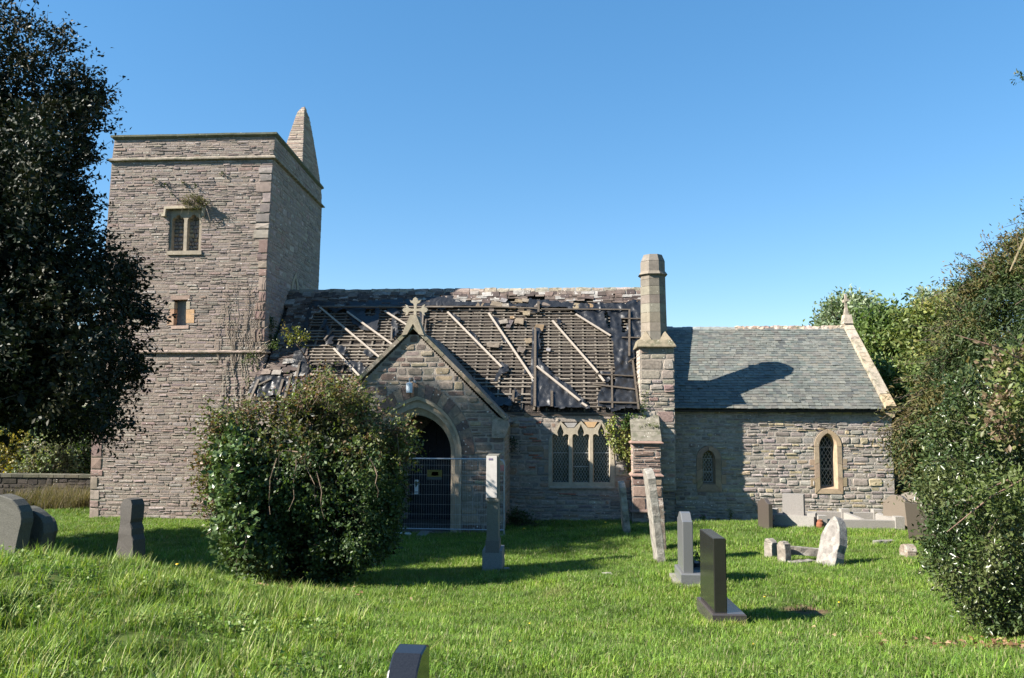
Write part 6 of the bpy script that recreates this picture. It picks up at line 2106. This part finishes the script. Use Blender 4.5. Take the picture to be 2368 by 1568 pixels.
tree('low spreading tree with pale stems right of the chancel wall', 'tree', gb_(2110, 27.5), GC, 27.5, 2.4, 2300, 8, .6, .17, GT, 'leaf', 103, r0=.1, trunk_top=onY(2112, 880, 27.5), limbs=[(.2, onY(2135, 860, 27)), (.1, onY(2090, 850, 27.2))], clump=.8, gap=.1, edge_m=1.6, group='trees beyond the churchyard', bark=(.3, .27, .2))
PT = [(.13, .17, .1), (.17, .21, .13), (.22, .26, .17), (.1, .14, .07)]
tree('distant silvery poplar rising behind the chancel gable cross', 'tree', gb_(1965, 52), [(1896, 760), (1900, 725), (1925, 708), (1955, 700), (1990, 698), (2012, 712), (2028, 735), (2042, 730), (2048, 800), (1890, 820)], 52, 4, 1700, 8, .9, .3, PT, 'leaf', 104, r0=.3, name='poplar_tree', trunk_top=onY(1960, 780, 52), clump=.4, gap=.1, edge_m=2.5, group='poplars in the distance')
tree('distant silvery poplar showing left of the yew', 'tree', gb_(2170, 50), [(2112, 770), (2118, 715), (2132, 694), (2160, 698), (2185, 690), (2215, 690), (2240, 740), (2200, 800)], 50, 4, 1200, 8, .9, .3, PT, 'leaf', 105, r0=.3, name='poplar_tree', trunk_top=onY(2170, 740, 50), clump=.4, gap=.1, edge_m=2.5, group='poplars in the distance')
mb = MB(); mb.tube([onY(2375, 540, 15.6), onY(2352, 590, 15.4), onY(2335, 628, 15.3)], [.022, .018, .012], 5, (.2, .165, .1)); mb.build('bare_branch', M['bark'], bpy.data.objects['yew_tree'])
# low hedge line beyond, right and left (one mass)
def hedge(name, px0, px1, py0, py1, Y, depth, n, tints, seed, label, leaf=.22, mat='leaf'):
    poly = []
    rg = random.Random(seed)
    for i in range(9):
        poly.append((px0 + (px1 - px0) * i / 8, py0 + rg.uniform(-12, 12)))
    poly += [(px1, py1), (px0, py1)]
    b = onY((px0 + px1) / 2, py1, Y)
    root = empty(name, (b[0], b[1], g1(b[0], b[1])), label, 'hedge')
    OFF[root.name] = np.array((b[0], b[1], g1(b[0], b[1])))
    crown('foliage', root, poly, Y, depth, n, 7, .7, leaf, tints, mat, seed, clump=.6, edge_m=1.5, twig=False)
hedge('hedge', 2040, 2600, 1010, 1190, 36, 1.5, 1500, [(.04, .06, .018), (.055, .08, .025)], 111, 'dark green hedge closing the churchyard behind the yew')
hedge('hedge', -500, 330, 940, 1130, 41, 1.5, 2000, [(.012, .02, .008), (.018, .026, .01)], 112, 'hedge tinted near black for shade, behind the low stone wall on the left')  # leaf tints carry the black shade under the oak

# shrubs beyond the wall on the left
def shrub(label, poly, Y, tints, seed, n=700, leaf=.14, name='shrub', mat='leaf', depth=1.0):
    cx_ = sum(p[0] for p in poly) / len(poly); by = max(p[1] for p in poly)
    b = onY(cx_, by, Y)
    root = empty(name, b, label, 'shrub', 'shrubs beyond the left wall')
    OFF[root.name] = np.array(b)
    crown('foliage', root, poly, Y, depth, n, 7, .5, leaf, tints, mat, seed, clump=1.0, edge_m=.9)
shrub('golden yellow leaved shrub beyond the wall at the left edge', [(-90, 1010), (-20, 985), (30, 1000), (62, 1035), (58, 1080), (70, 1108), (-90, 1110)], 32, [(.3, .22, .02), (.22, .19, .03), (.12, .13, .03), (.34, .26, .04)], 121, 650)
shrub('grey green shrub beyond the wall between yellow and dark ones', [(48, 1106), (56, 1060), (80, 1035), (110, 1022), (140, 1020), (158, 1050), (166, 1080), (150, 1106)], 31.5, [(.16, .17, .1), (.13, .15, .08), (.2, .17, .12), (.12, .15, .06)], 122, 700)
shrub('deep green shrub beyond the wall next to the tower', [(140, 1106), (148, 1040), (165, 1012), (215, 1000), (240, 1050), (240, 1106)], 33, [(.035, .06, .012), (.05, .085, .012), (.02, .035, .01)], 123, 600)

# low stone wall at the left
wz = onY(150, 1100, 29.5)[2]
wx1 = onY(212, 1150, 29.5)[0]
bw_ = empty('boundary_wall', (-20, 29.5, wz - 1.2), 'low dark boundary wall running left from the tower', 'wall')
OFF[bw_.name] = np.array((-20, 29.5, wz - 1.2))
rw = random.Random(77)
masonry(bw_, lambda x, z, d: (x, 29.5 - d, z), wz - 2.0, wz - .08, make_free(-26, wx1 + .6, []), (.1, .2), (.2, .5), [(1, (.05, .042, .035)), (1, (.038, .032, .027))], (.01, .04), rw, 0, mort=(.06, .05, .042))
x = -26
while x < wx1 + .5:
    L = rw.uniform(.4, .7)
    mb = MB(); mb.box((x + L / 2, 29.72, wz - .02), L - .02, .55, .11, pick([(1, (.1, .09, .065)), (1, (.075, .07, .05))], rw), Matrix.Rotation(rw.uniform(-.03, .03), 3, 'Y')); mb.build('coping_stone', M['coping'], bw_)
    x += L
# small lean-to roof right of the chancel
sp0, sp1 = onY(2064, 1046, 28), onY(2108, 1078, 27)
shed = empty('shed', (sp0[0], 28, g1(sp0[0], 28)), 'little grey roofed shed end showing right of the chancel', 'shed')
OFF[shed.name] = np.array((sp0[0], 28, g1(sp0[0], 28)))
mb = MB()
mb.add([(sp0[0] - .6, 28.6, sp0[2] + .1), (sp0[0] + 1.9, 28.6, sp0[2] + .1), (sp0[0] + 1.9, 27, sp1[2]), (sp0[0] - .6, 27, sp1[2]), (sp0[0] - .6, 28.6, sp0[2] + .04), (sp0[0] + 1.9, 28.6, sp0[2] + .04), (sp0[0] + 1.9, 27, sp1[2] - .06), (sp0[0] - .6, 27, sp1[2] - .06)], [(0, 1, 2, 3), (7, 6, 5, 4), (3, 2, 6, 7), (0, 3, 7, 4), (1, 5, 6, 2)], (.16, .15, .17))
mb.build('roof', M['slate'], shed)
mb = MB(); mb.box((sp0[0] + .65, 27.9, sp1[2] - 1.1), 2.3, 1.2, 2.1, (.14, .1, .08)); mb.build('wall', M['rubble'], shed)

# ivy on the nave wall and buttress
iv = empty('wall_ivy', (1.4, NY - .1, 1.2), 'bright green ivy hanging on the nave wall beside the buttress', 'ivy')
OFF[iv.name] = np.array((1.4, NY - .1, 1.2))
def ivy_tint(P, rg):
    px = np.array([proj(p) for p in P])
    T = np.array([(.2, .24, .06), (.25, .27, .07), (.17, .22, .05), (.28, .26, .09)])[rg.integers(0, 4, len(P))]
    dk = (px[:, 1] < 990) & (px[:, 0] > 1425)
    T[dk] = np.array([(.06, .11, .03), (.08, .13, .035)])[rg.integers(0, 2, dk.sum())]
    return T
crown('foliage', iv, [(1398, 985), (1412, 970), (1425, 958), (1448, 962), (1490, 955), (1492, 972), (1474, 990), (1464, 1000), (1462, 1050), (1458, 1085), (1448, 1086), (1438, 1060), (1425, 1050), (1412, 1030), (1404, 1008)], NY - .08, .05, 330, 6, .12, .065, None, 'leaf', 131, edge_m=.2, droop=.5, tint_fn=ivy_tint, aspect=.8, clump=3, gap=.3)
crown('foliage', iv, [(1484, 985), (1510, 978), (1524, 986), (1515, 990), (1492, 992)], FY + .3, .05, 26, 5, .12, .05, [(.08, .1, .03)], 'leaf', 132, edge_m=.1, twig=False)
crown('foliage', iv, [(1482, 925), (1492, 900), (1500, 915), (1494, 950), (1484, 952)], BY - .06, .04, 26, 5, .12, .05, [(.08, .11, .025), (.12, .13, .03)], 'leaf', 133, edge_m=.1, twig=False)

# dried ivy stems creeping over the tower corner, with a few living sprays
cr = empty('dead_ivy', mp_ts(TW - .6, 5.2, .05), 'bare dried ivy stems clinging to the corner of the tower', 'ivy')
OFF[cr.name] = np.array(mp_ts(TW - .6, 5.2, .05))
rgi = random.Random(19)
mb = MB()
def creep(x, z, z1, r, wob=.25, tint=(.3, .25, .2)):
    pts = []
    zz_ = z
    xx = x
    d = rgi.uniform(-.06, .06)
    while zz_ < z1:
        pts.append(mp_ts(min(max(xx, .1), TW + .02), zz_, .045))
        zz_ += .14; xx += d * .3 + rgi.uniform(-.05, .05)
    if len(pts) > 2: mb.tube(pts, [r * (1 - .7 * i / len(pts)) for i in range(len(pts))], 4, tint)
for k in range(26):
    creep(TW - rgi.uniform(.05, 1.6), rgi.uniform(4.2, 5.6), rgi.uniform(6.0, 7.9), rgi.uniform(.006, .012))
for k in range(6):
    creep(TW - .25 - .22 * k + rgi.uniform(-.1, .1), 3.4, rgi.uniform(4.8, 5.6), rgi.uniform(.012, .022), tint=(.36, .32, .26))
for k in range(18):
    a = mp_ts(TW - rgi.uniform(0, .3), rgi.uniform(4.3, 5.8), .05)
    mb.tube([a, (a[0] + rgi.uniform(0, .2), a[1] - .12, a[2] + rgi.uniform(-.05, .15)), (a[0] + rgi.uniform(.05, .45), a[1] - rgi.uniform(.05, .3), a[2] + rgi.uniform(-.1, .3))], [.012, .009, .004], 4, (.3, .25, .2))
tag(mb.build('stems', M['bark'], cr), kind='stuff')
for pg, Y_, n_ in (([(560, 822), (580, 815), (600, 830), (590, 845), (565, 840)], TY - .1, 30), ([(612, 800), (640, 790), (650, 800), (630, 812)], TY - .3, 24), ([(586, 860), (596, 850), (600, 880), (590, 900)], TY - .08, 22), ([(572, 880), (582, 870), (584, 905), (574, 910)], TY - .06, 14)):
    crown('foliage', cr, pg, Y_, .06, n_, 5, .13, .06, [(.06, .09, .02), (.1, .12, .03)], 'leaf', 141 + n_, edge_m=.1, twig=False)
ev_ = empty('tower_ivy', (tse(5.5) + .1, TY + .6, 5.4), 'dark ivy patch on the shaded east side of the tower', 'ivy')
OFF[ev_.name] = np.array((tse(5.5) + .1, TY + .6, 5.4))
crown('foliage', ev_, [(616, 745), (634, 735), (640, 760), (642, 800), (628, 812), (614, 800)], TY + .5, .12, 110, 6, .16, .07, [(.03, .06, .015), (.04, .075, .02)], 'leaf', 151, edge_m=.2, twig=False)

# sapling rooted in the roof valley
q = rxy(712, 838, .1)
sb = rmp(q[0], q[1], .1)
sap = empty('roof_sapling', sb, 'sapling with yellow green leaves growing out of the roof', 'sapling')
OFF[sap.name] = np.array(sb)
mb = MB()
tipY = sb[1] - .55
mb.tube([sb, onY(700, 815, tipY + .2), onY(688, 800, tipY), onY(672, 775, tipY), onY(660, 758, tipY)], [.02, .016, .012, .008, .004], 5, (.2, .15, .12))
mb.tube([onY(688, 800, tipY), onY(700, 785, tipY - .05), onY(712, 772, tipY)], [.01, .007, .003], 5, (.2, .15, .12))
mb.tube([sb, onY(713, 880, sb[1] - .5), onY(713, 920, sb[1] - .55)], [.012, .01, .008], 5, (.25, .18, .13))
mb.build('stem', M['bark'], sap)
crown('foliage', sap, [(654, 750), (665, 754), (672, 766), (690, 760), (702, 772), (716, 768), (716, 785), (705, 790), (695, 800), (680, 796), (672, 785), (662, 775)], tipY, .25, 52, 6, .16, .085, [(.12, .13, .025), (.16, .15, .03), (.1, .12, .025), (.2, .16, .06)], 'leaf', 161, edge_m=.3, twig=False, aspect=.75)

# tuft on the belfry hood
tp = onY(450, 474, TY - .1)
tw = empty('wall_plant', tp, 'withered plant rooted on the hood of the belfry window', 'plant')
OFF[tw.name] = np.array(tp)
crown('foliage', tw, [(412, 466), (425, 455), (445, 452), (465, 458), (478, 464), (484, 474), (470, 476), (430, 474)], TY - .18, .16, 150, 6, .14, .05, [(.13, .13, .05), (.16, .13, .07), (.1, .1, .035)], 'leaf', 171, edge_m=.2)
mb = MB()
mb.tube([onY(474, 472, TY - .2), onY(480, 490, TY - .2), onY(486, 510, TY - .12), onY(487, 525, TY - .05)], [.014, .012, .009, .005], 5, (.33, .27, .22))
for a, b in (((440, 470), (434, 500)), ((460, 475), (462, 530)), ((425, 472), (418, 495))): mb.tube([onY(*a, TY - .16), onY(*b, TY - .1)], [.006, .003], 4, (.3, .26, .2))
tag(mb.build('stems', M['bark'], tw), kind='stuff')
# tiny tufts growing out of the tower masonry
for k, (px, py, wh) in enumerate(((383, 428, 'upper left of the belfry window'), (425, 423, 'straight above the belfry hood, highest'), (455, 431, 'above the right half of the belfry hood'), (516, 402, 'furthest right, under the parapet string'), (357, 415, 'furthest left, under the parapet string'), (400, 448, 'just above the left end of the belfry hood'))):
    p = onY(px, py, TY - .02)
    e = empty('wall_tuft', p, 'small tuft rooted in the tower wall ' + wh, 'plant', 'plant tufts on the upper tower')
    OFF[e.name] = np.array(p)
    rgk = np.random.default_rng(k)
    leaves('foliage', np.tile(p, (14, 1)) + rgk.normal(0, .035, (14, 3)) - (0, .03, 0), rgk.normal(0, 1, (14, 3)) - (0, .8, 0), np.full(14, .08), np.tile((.05, .06, .025), (14, 1)), M['leaf'], e, seed=k)

# weeds along the foot of the walls
def weed(px, py, Y, h, sp_, n, label, seed, flowers=None, tints=((.07, .11, .025), (.1, .13, .03)), leaf=.06):
    p = onY(px, py, Y)
    return sprig('weed', (p[0], p[1], g1(p[0], p[1])), n, h, sp_, leaf, list(tints), 'leaf', label, 'weed', seed, flowers=flowers)
weed(1690, 1204, CYW - .35, .42, .1, 9, 'upright leafy weed at the foot of the shaded chancel wall', 201)
weed(1625, 1206, CYW - .35, .24, .12, 8, 'low weed with pink flowers by the chancel wall', 202, flowers=(3, (.4, .12, .25)))
weed(1660, 1207, CYW - .3, .12, .16, 8, 'tiny dark weed between the two taller chancel weeds', 203)
crp = onY(1195, 1228, 21.6)
nt_ = empty('nettles', (crp[0], crp[1], g1(crp[0], crp[1])), 'dark nettle clump in the corner between porch and nave wall', 'weed')
OFF[nt_.name] = np.array((crp[0], crp[1], g1(crp[0], crp[1])))
crown('foliage', nt_, [(1172, 1232), (1178, 1195), (1195, 1180), (1215, 1190), (1245, 1215), (1250, 1232)], 21.7, .35, 260, 6, .2, .07, [(.03, .055, .016), (.045, .07, .02)], 'leaf', 211, edge_m=.3)
fern = onY(1188, 1028, NY - .15)
fe = empty('wall_fern', fern, 'dark fern tuft on the nave wall under the porch kneeler', 'plant')
OFF[fe.name] = np.array(fern)
crown('foliage', fe, [(1178, 1015), (1190, 1012), (1196, 1030), (1188, 1048), (1180, 1040)], NY - .2, .1, 40, 6, .14, .05, [(.02, .04, .015)], 'leaf', 212, edge_m=.1, twig=False)
# dandelions
for k, (px, py, Y, r) in enumerate(((334, 1311, 8.7, .022), (410, 1305, 9.6, .022), (1225, 1462, 7.6, .011), (1742, 1500, 6.4, .012), (1940, 1402, 9.2, .013), (2128, 1258, 13.4, .02), (1180, 1498, 6.2, .012), (1768, 1382, 9.4, .012), (1400, 1208, 20.5, .03), (1212, 1222, 19.6, .03))):
    p = onY(px, py, Y)
    zg = g1(p[0], p[1])
    h = max(.05, p[2] - zg)
    wh = ['beside the broken dark stub', 'between the broken stub and the thicket', 'in the lawn above the black scroll stone', 'near the foot of the black granite stone', 'in front of the pointed leaning stone', 'beside the holly edge and pink stump',
          'just right of the black scroll stone', 'right of the black granite plinth', 'under the three light window', 'in the corner by the nettles'][k]
    e = empty('dandelion', (p[0], p[1], zg), 'yellow dandelion flower ' + wh, 'flower', 'dandelions in the grass')
    OFF[e.name] = np.array((p[0], p[1], zg))
    mb = MB(); mb.lathe((p[0], p[1], zg + h), [(r * .3, -r * .4), (r, 0), (r * .8, r * .35), (r * .2, r * .5)], 8, (.75, .48, .01)); mb.build('flower', M['plain'], e)
    mb = MB(); mb.tube([(p[0], p[1], zg - .02), (p[0], p[1], zg + h)], .0025, 4, (.1, .14, .03)); mb.build('stem', M['bark'], e)
# tall leader rising from the holly beyond the frame, its tip bending back into view
hl = bpy.data.objects['holly_bush']
mb = MB(); mb.tube([hbase, onY(2470, 1000, 7.3), onY(2490, 500, 7.2), onY(2450, 200, 7.1), onY(2410, 160, 7.0), onY(2378, 174, 7), onY(2358, 182, 7)], [.05, .04, .028, .018, .012, .007, .003], 5, (.1, .08, .06)); mb.build('leader_stem', M['bark'], hl)
crown('leader_leaves', hl, [(2350, 176), (2366, 172), (2380, 168), (2380, 192), (2362, 190)], 7.0, .05, 10, 5, .05, .035, [(.03, .05, .02)], 'leaf', 221, edge_m=.05, twig=False, lump=0)
crown('leader_leaves', hl, [(2400, 140), (2470, 120), (2540, 300), (2560, 780), (2440, 780), (2440, 300)], 7.2, .4, 420, 7, .18, .045, [(.03, .05, .016), (.04, .065, .02), (.055, .08, .025)], 'glossleaf', 222, edge_m=.3)

# ------------------------------------------------------------------ grass
def tuft(name, nb, h, w, spread, tints, rg, mat, segs=3, lean=.5):
    V, Fc, T = [], [], []
    for b in range(nb):
        a = rg.uniform(0, 6.283); r = spread * math.sqrt(rg.uniform(0, 1))
        bx_, by_ = r * math.cos(a), r * math.sin(a)
        hd = rg.uniform(0, 6.283)
        L = h * rg.uniform(.55, 1.25)
        ln = lean * rg.uniform(.1, 1.0)
        dx, dy = math.cos(hd), math.sin(hd)
        wx, wy = -dy, dx
        ww = w * rg.uniform(.6, 1.3)
        t0 = tints[rg.integers(len(tints))]
        k = rg.uniform(.75, 1.25)
        base = len(V)
        for s in range(segs + 1):
            t = s / segs
            z = L * (t - .22 * ln * t * t)
            o = L * ln * t * t
            wd = ww * (1 - t ** 1.6) * .5
            if s < segs:
                V += [(bx_ + dx * o + wx * wd, by_ + dy * o + wy * wd, z), (bx_ + dx * o - wx * wd, by_ + dy * o - wy * wd, z)]
                T += [tuple(c * k for c in t0)] * 2
            else:
                V.append((bx_ + dx * o, by_ + dy * o, z)); T.append(tuple(c * k * 1.1 for c in t0))
        for s in range(segs - 1):
            i = base + 2 * s
            Fc += [(i, i + 1, i + 3), (i, i + 3, i + 2)]
        i = base + 2 * (segs - 1)
        Fc.append((i, i + 1, i + 2))
    me = bpy.data.meshes.new(name)
    me.from_pydata(V, [], Fc)
    at = me.color_attributes.new('tint', 'FLOAT_COLOR', 'POINT')
    at.data.foreach_set('color', np.concatenate([np.array(T), np.ones((len(T), 1))], 1).astype(np.float32).ravel())
    me.materials.append(M[mat])
    return bpy.data.objects.new(name, me)

GR_T = [(0.119, 0.211, 0.025), (0.145, 0.235, 0.028), (0.092, 0.174, 0.021), (0.176, 0.249, 0.04), (0.11, 0.193, 0.025), (0.136, 0.221, 0.028), (0.264, 0.254, 0.123), (0.079, 0.15, 0.019)]
GR_L = [(.15, .24, .034), (.185, .27, .04), (.12, .2, .027), (.21, .28, .05), (.28, .28, .11)]
rgt = np.random.default_rng(5)
def field(name, tufts, P, S, label, yaw_seed):
    col = bpy.data.collections.new(name + '_sources')
    for t in tufts: col.objects.link(t)
    rg = np.random.default_rng(yaw_seed)
    me = bpy.data.meshes.new(name)
    me.vertices.add(len(P))
    me.vertices.foreach_set('co', P.astype(np.float32).ravel())
    for nm, val in (('sc', S), ('yaw', rg.uniform(0, 6.283, len(P)))):
        a = me.attributes.new(nm, 'FLOAT', 'POINT'); a.data.foreach_set('value', val.astype(np.float32))
    a = me.attributes.new('pick', 'INT', 'POINT'); a.data.foreach_set('value', rg.integers(0, len(tufts), len(P)).astype(np.int32))
    me.update()
    o = bpy.data.objects.new(name, me)
    COL.objects.link(o)
    ng = bpy.data.node_groups.new(name + '_scatter', 'GeometryNodeTree')
    ng.interface.new_socket('Geometry', in_out='INPUT', socket_type='NodeSocketGeometry')
    ng.interface.new_socket('Geometry', in_out='OUTPUT', socket_type='NodeSocketGeometry')
    N = ng.nodes.new
    gi, go_ = N('NodeGroupInput'), N('NodeGroupOutput')
    ci = N('GeometryNodeCollectionInfo'); ci.inputs['Collection'].default_value = col
    ci.inputs['Separate Children'].default_value = True; ci.inputs['Reset Children'].default_value = True
    ip = N('GeometryNodeInstanceOnPoints'); ip.inputs['Pick Instance'].default_value = True
    def attr(nm, ty):
        n = N('GeometryNodeInputNamedAttribute'); n.data_type = ty; n.inputs['Name'].default_value = nm
        return n.outputs[0]
    cx_ = N('ShaderNodeCombineXYZ')
    L = ng.links.new
    L(gi.outputs[0], ip.inputs['Points'])
    L(ci.outputs[0], ip.inputs['Instance'])
    L(attr('pick', 'INT'), ip.inputs['Instance Index'])
    L(attr('yaw', 'FLOAT'), cx_.inputs[2])
    L(cx_.outputs[0], ip.inputs['Rotation'])
    L(attr('sc', 'FLOAT'), ip.inputs['Scale'])
    L(ip.outputs[0], go_.inputs[0])
    md = o.modifiers.new('scatter', 'NODES'); md.node_group = ng
    return tag(o, label, 'grass', kind='stuff')

def scatter(y0, y1, dens, rg, margin=3.6):
    hw = 1184 / F
    A = (y1 - y0) * ((y0 + y1) * hw + 2 * margin)
    n = int(A * dens * 1.25)
    y = rg.uniform(y0, y1, n)
    x = rg.uniform(-1, 1, n) * (y1 * hw + margin)
    m = np.abs(x + y * math.tan(YAW)) < y * hw + margin
    return x[m], y[m]
def keep(x, y):
    m = ~((y > NY - .15) & (x > -9.6) & (x < CX1 + .1) & (y < 34))
    m &= ~((y > PY - .08) & (x > plx) & (x < prx))
    m &= ~((y > TY - .05) & (x > tsw(0)) & (x < -8))
    m &= ~((y > FY - .05) & (x > ux0 - .05) & (x < bx1 + .05))
    px_ = np.array([p[0] for p in pts]); py_ = np.array([p[1] for p in pts])
    yy = np.interp(x, px_, py_)
    m &= ~((np.abs(y - yy) < .36) & (x > px_[0]) & (x < px_[-1]))
    gx0, gx1 = kx0 + .95, kx0 + Lk
    m &= ~((x > gx0) & (x < gx1) & (y > ky0 - .1) & (y < ky0 + dk))
    # bare patches: under the thicket's left side, under the holly and a few worn spots
    for bx_, by_, r, s in ((-4.6, 11.0, .7, .9), (-3.9, 10.5, .6, .8), (2.6, 9.0, .5, .6), (2.2, 8.2, .35, .5), (3.1, 6.4, .5, .5), (3.6, 6.7, .9, .55), (1.2, 7.0, .35, .55), (.4, 10.1, .35, .5), (1.5, 10.6, .4, .5), (2.0, 6.9, .3, .6), (-.9, 7.4, .35, .45)):
        d = np.hypot(x - bx_, (y - by_))
        m &= ~((d < r) & (NR.uniform(0, 1, len(x)) < s))
    return m
short = [tuft('grass_tuft', 40, .05, .0062, .09, GR_T, rgt, 'blade', lean=(.6, 1.0, 1.6)[k % 3]) for k in range(9)]
long_ = [tuft('long_grass_tuft', 22, .14, .0075, .085, GR_L, rgt, 'blade', segs=4, lean=.95) for _ in range(5)]
PX, PYs, SS = [], [], []
LX, LY, LS = [], [], []
for y0, y1, dens, sc in ((.8, 6.5, 230, .9), (6.5, 10, 190, 1.0), (10, 15, 130, 1.15), (15, 24, 80, 1.4), (24, 36, 26, 1.8)):
    x, y = scatter(y0, y1, dens, rgt)
    m = keep(x, y); x, y = x[m], y[m]
    g3 = np.array([noise.noise((a * 3.6, b * 3.6, 33.0)) for a, b in zip(x, y)])
    m = ~((g3 < -.18) & (rgt.uniform(0, 1, len(x)) < .5)); x, y = x[m], y[m]
    nz = np.array([noise.noise((a * .7, b * .7, 2.0)) for a, b in zip(x, y)])
    nz2 = np.array([noise.noise((a * 2.3, b * 2.3, 8.0)) for a, b in zip(x, y)])
    s = sc * np.clip(1 + .4 * nz + .45 * nz2, .85, 1.6) * rgt.uniform(.6, 1.35, len(x))
    PX.append(x); PYs.append(y); SS.append(s)
    # long grass on the left bank and in scattered tussocks
    bank = (x < -1.3 - .18 * (y - 4)) & (y < 9.6)
    tus = (nz2 > .38) & (nz > .0)
    lm = (bank & (rgt.uniform(0, 1, len(x)) < np.clip(.16 + .5 * nz2, .03, .5))) | (tus & (rgt.uniform(0, 1, len(x)) < .14))
    LX.append(x[lm] + rgt.uniform(-.1, .1, lm.sum())); LY.append(y[lm] + rgt.uniform(-.1, .1, lm.sum()))
    LS.append(np.where(bank[lm], 1.0, .6) * (.75 + .5 * rgt.uniform(0, 1, lm.sum())) * (1 + .5 * nz2[lm]))
# rough edges: unmown grass round stones, walls and the thicket
def fringe(x0, y0, x1, y1, n, s=.7, w=.1):
    t = rgt.uniform(0, 1, n)
    LX.append(x0 + (x1 - x0) * t + rgt.normal(0, w, n)); LY.append(y0 + (y1 - y0) * t + rgt.normal(0, w, n)); LS.append(s * rgt.uniform(.6, 1.3, n))
fringe(prx, NY - .3, ux0, NY - .3, 110, .8); fringe(ux1, FY - .1, CX1, CYW - .2, 120, .7); fringe(tsw(0), TY - .12, -6.6, TY - .12, 120, .7)
fringe(acx, PY - .15, prx, PY - .15, 50, .8); fringe(-1.6, 19.9, -4.4, 19.9, 60, .9)
for o in list(COL.objects):
    if o.type == 'EMPTY' and o.get('category') in ('gravestone', 'monument', 'grave'):
        x, y = o.location.x, o.location.y
        if o.get('category') == 'grave': fringe(x, y - .25, x + Lk, y - .25, 60, .45, .05); continue
        fringe(x - .2, y - .5, x + .25, y - .5, 9, .65, .07)
        fringe(x - .22, y - .4, x - .22, y + .4, 8, .6, .06)
    elif o.name.startswith('ivy_thicket'):
        fringe(-4.4, 10.45, -1.9, 10.45, 60, .7, .15)
X, Y_ = np.concatenate(PX), np.concatenate(PYs)
field('grass', short, np.stack([X, Y_, gs(X, Y_) + .012], 1), np.concatenate(SS), 'short mown green lawn grass all over the churchyard', 301)
X, Y_ = np.concatenate(LX), np.concatenate(LY)
field('long_grass', long_, np.stack([X, Y_, gs(X, Y_) + .006], 1), np.concatenate(LS), 'longer uncut grass on the left bank and round the stones', 302)
clx, cly = [], []
for y0, y1, dens in ((2.4, 7, 150), (7, 12, 70), (12, 20, 22)):
    x, y = scatter(y0, y1, dens, rgt, .8)
    nz = np.array([noise.noise((a * 1.1, b * 1.1, 12.0)) for a, b in zip(x, y)])
    m = keep(x, y) & (nz > rgt.uniform(-.25, .35, len(x)))
    clx.append(x[m]); cly.append(y[m])
X, Y_ = np.repeat(np.concatenate(clx), 4), np.repeat(np.concatenate(cly), 4)
n = len(X)
bankc = (X < -1.3 - .18 * (Y_ - 4)) & (Y_ < 9.6)
hh = rgt.uniform(.02, .055, n) + bankc * rgt.uniform(.0, .07, n)
X = X + rgt.normal(0, .03, n); Y_ = Y_ + rgt.normal(0, .03, n)
tag(leaves('clover', np.stack([X, Y_, gs(X, Y_) + hh], 1), rgt.normal(0, 1, (n, 3)) * (1, 1, .35), rgt.uniform(.014, .03, n) * (1 + bankc * .3), np.array([(.13, .21, .035), (.16, .24, .05), (.1, .18, .028), (.19, .25, .06)])[rgt.integers(0, 4, n)], M['leaf'], None, aspect=.8, seed=31, kind='stuff', up=1.2), 'clover and small broad leaved weeds growing through the lawn', 'clover')
# dry straw coloured grass by the left wall and right of the chancel
straw = [tuft('straw_tuft', 26, .5, .012, .16, [(.15, .115, .07), (.11, .085, .05), (.08, .08, .035), (.18, .145, .1)], rgt, 'straw', segs=4, lean=.8) for _ in range(4)]
a, b = onY(40, 1185, 27.5), onY(200, 1185, 27.5)
c, d = onY(2062, 1150, 26.5), onY(2150, 1150, 26.5)
X = np.concatenate([rgt.uniform(a[0], b[0], 260), rgt.uniform(c[0], d[0], 160)]); Y_ = np.concatenate([rgt.uniform(26.6, 29.0, 260), rgt.uniform(26.0, 28.0, 160)])
field('dry_grass', straw, np.stack([X, Y_, gs(X, Y_)], 1), rgt.uniform(.7, 1.6, len(X)), 'tall dry straw coloured grass at the churchyard margin', 303)
# fallen leaves near the thicket and under the holly
n = 900
ang = rgt.uniform(0, 6.283, n)
sel = rgt.integers(0, 3, n)
cx3 = np.array([-4.5, 3.5, -3.7])[sel]; cy3 = np.array([10.8, 6.5, 10.4])[sel]
rr3 = np.abs(rgt.normal(0, .55, n))
X = cx3 + rr3 * np.cos(ang) * 1.4; Y_ = cy3 + rr3 * np.sin(ang)
fl_ = leaves('fallen_leaves', np.stack([X, Y_, gs(X, Y_) + rgt.uniform(.015, .07, n)], 1), np.stack([np.cos(ang), np.sin(ang), rgt.normal(0, .3, n)], 1), rgt.uniform(.03, .06, n),
             np.array([(.25, .14, .07), (.32, .22, .13), (.18, .09, .05), (.3, .24, .12)])[rgt.integers(0, 4, n)], M['leaf'], None, aspect=.65, seed=9, kind='stuff')
tag(fl_, 'brown fallen leaves scattered under the thicket and the holly', 'leaves')
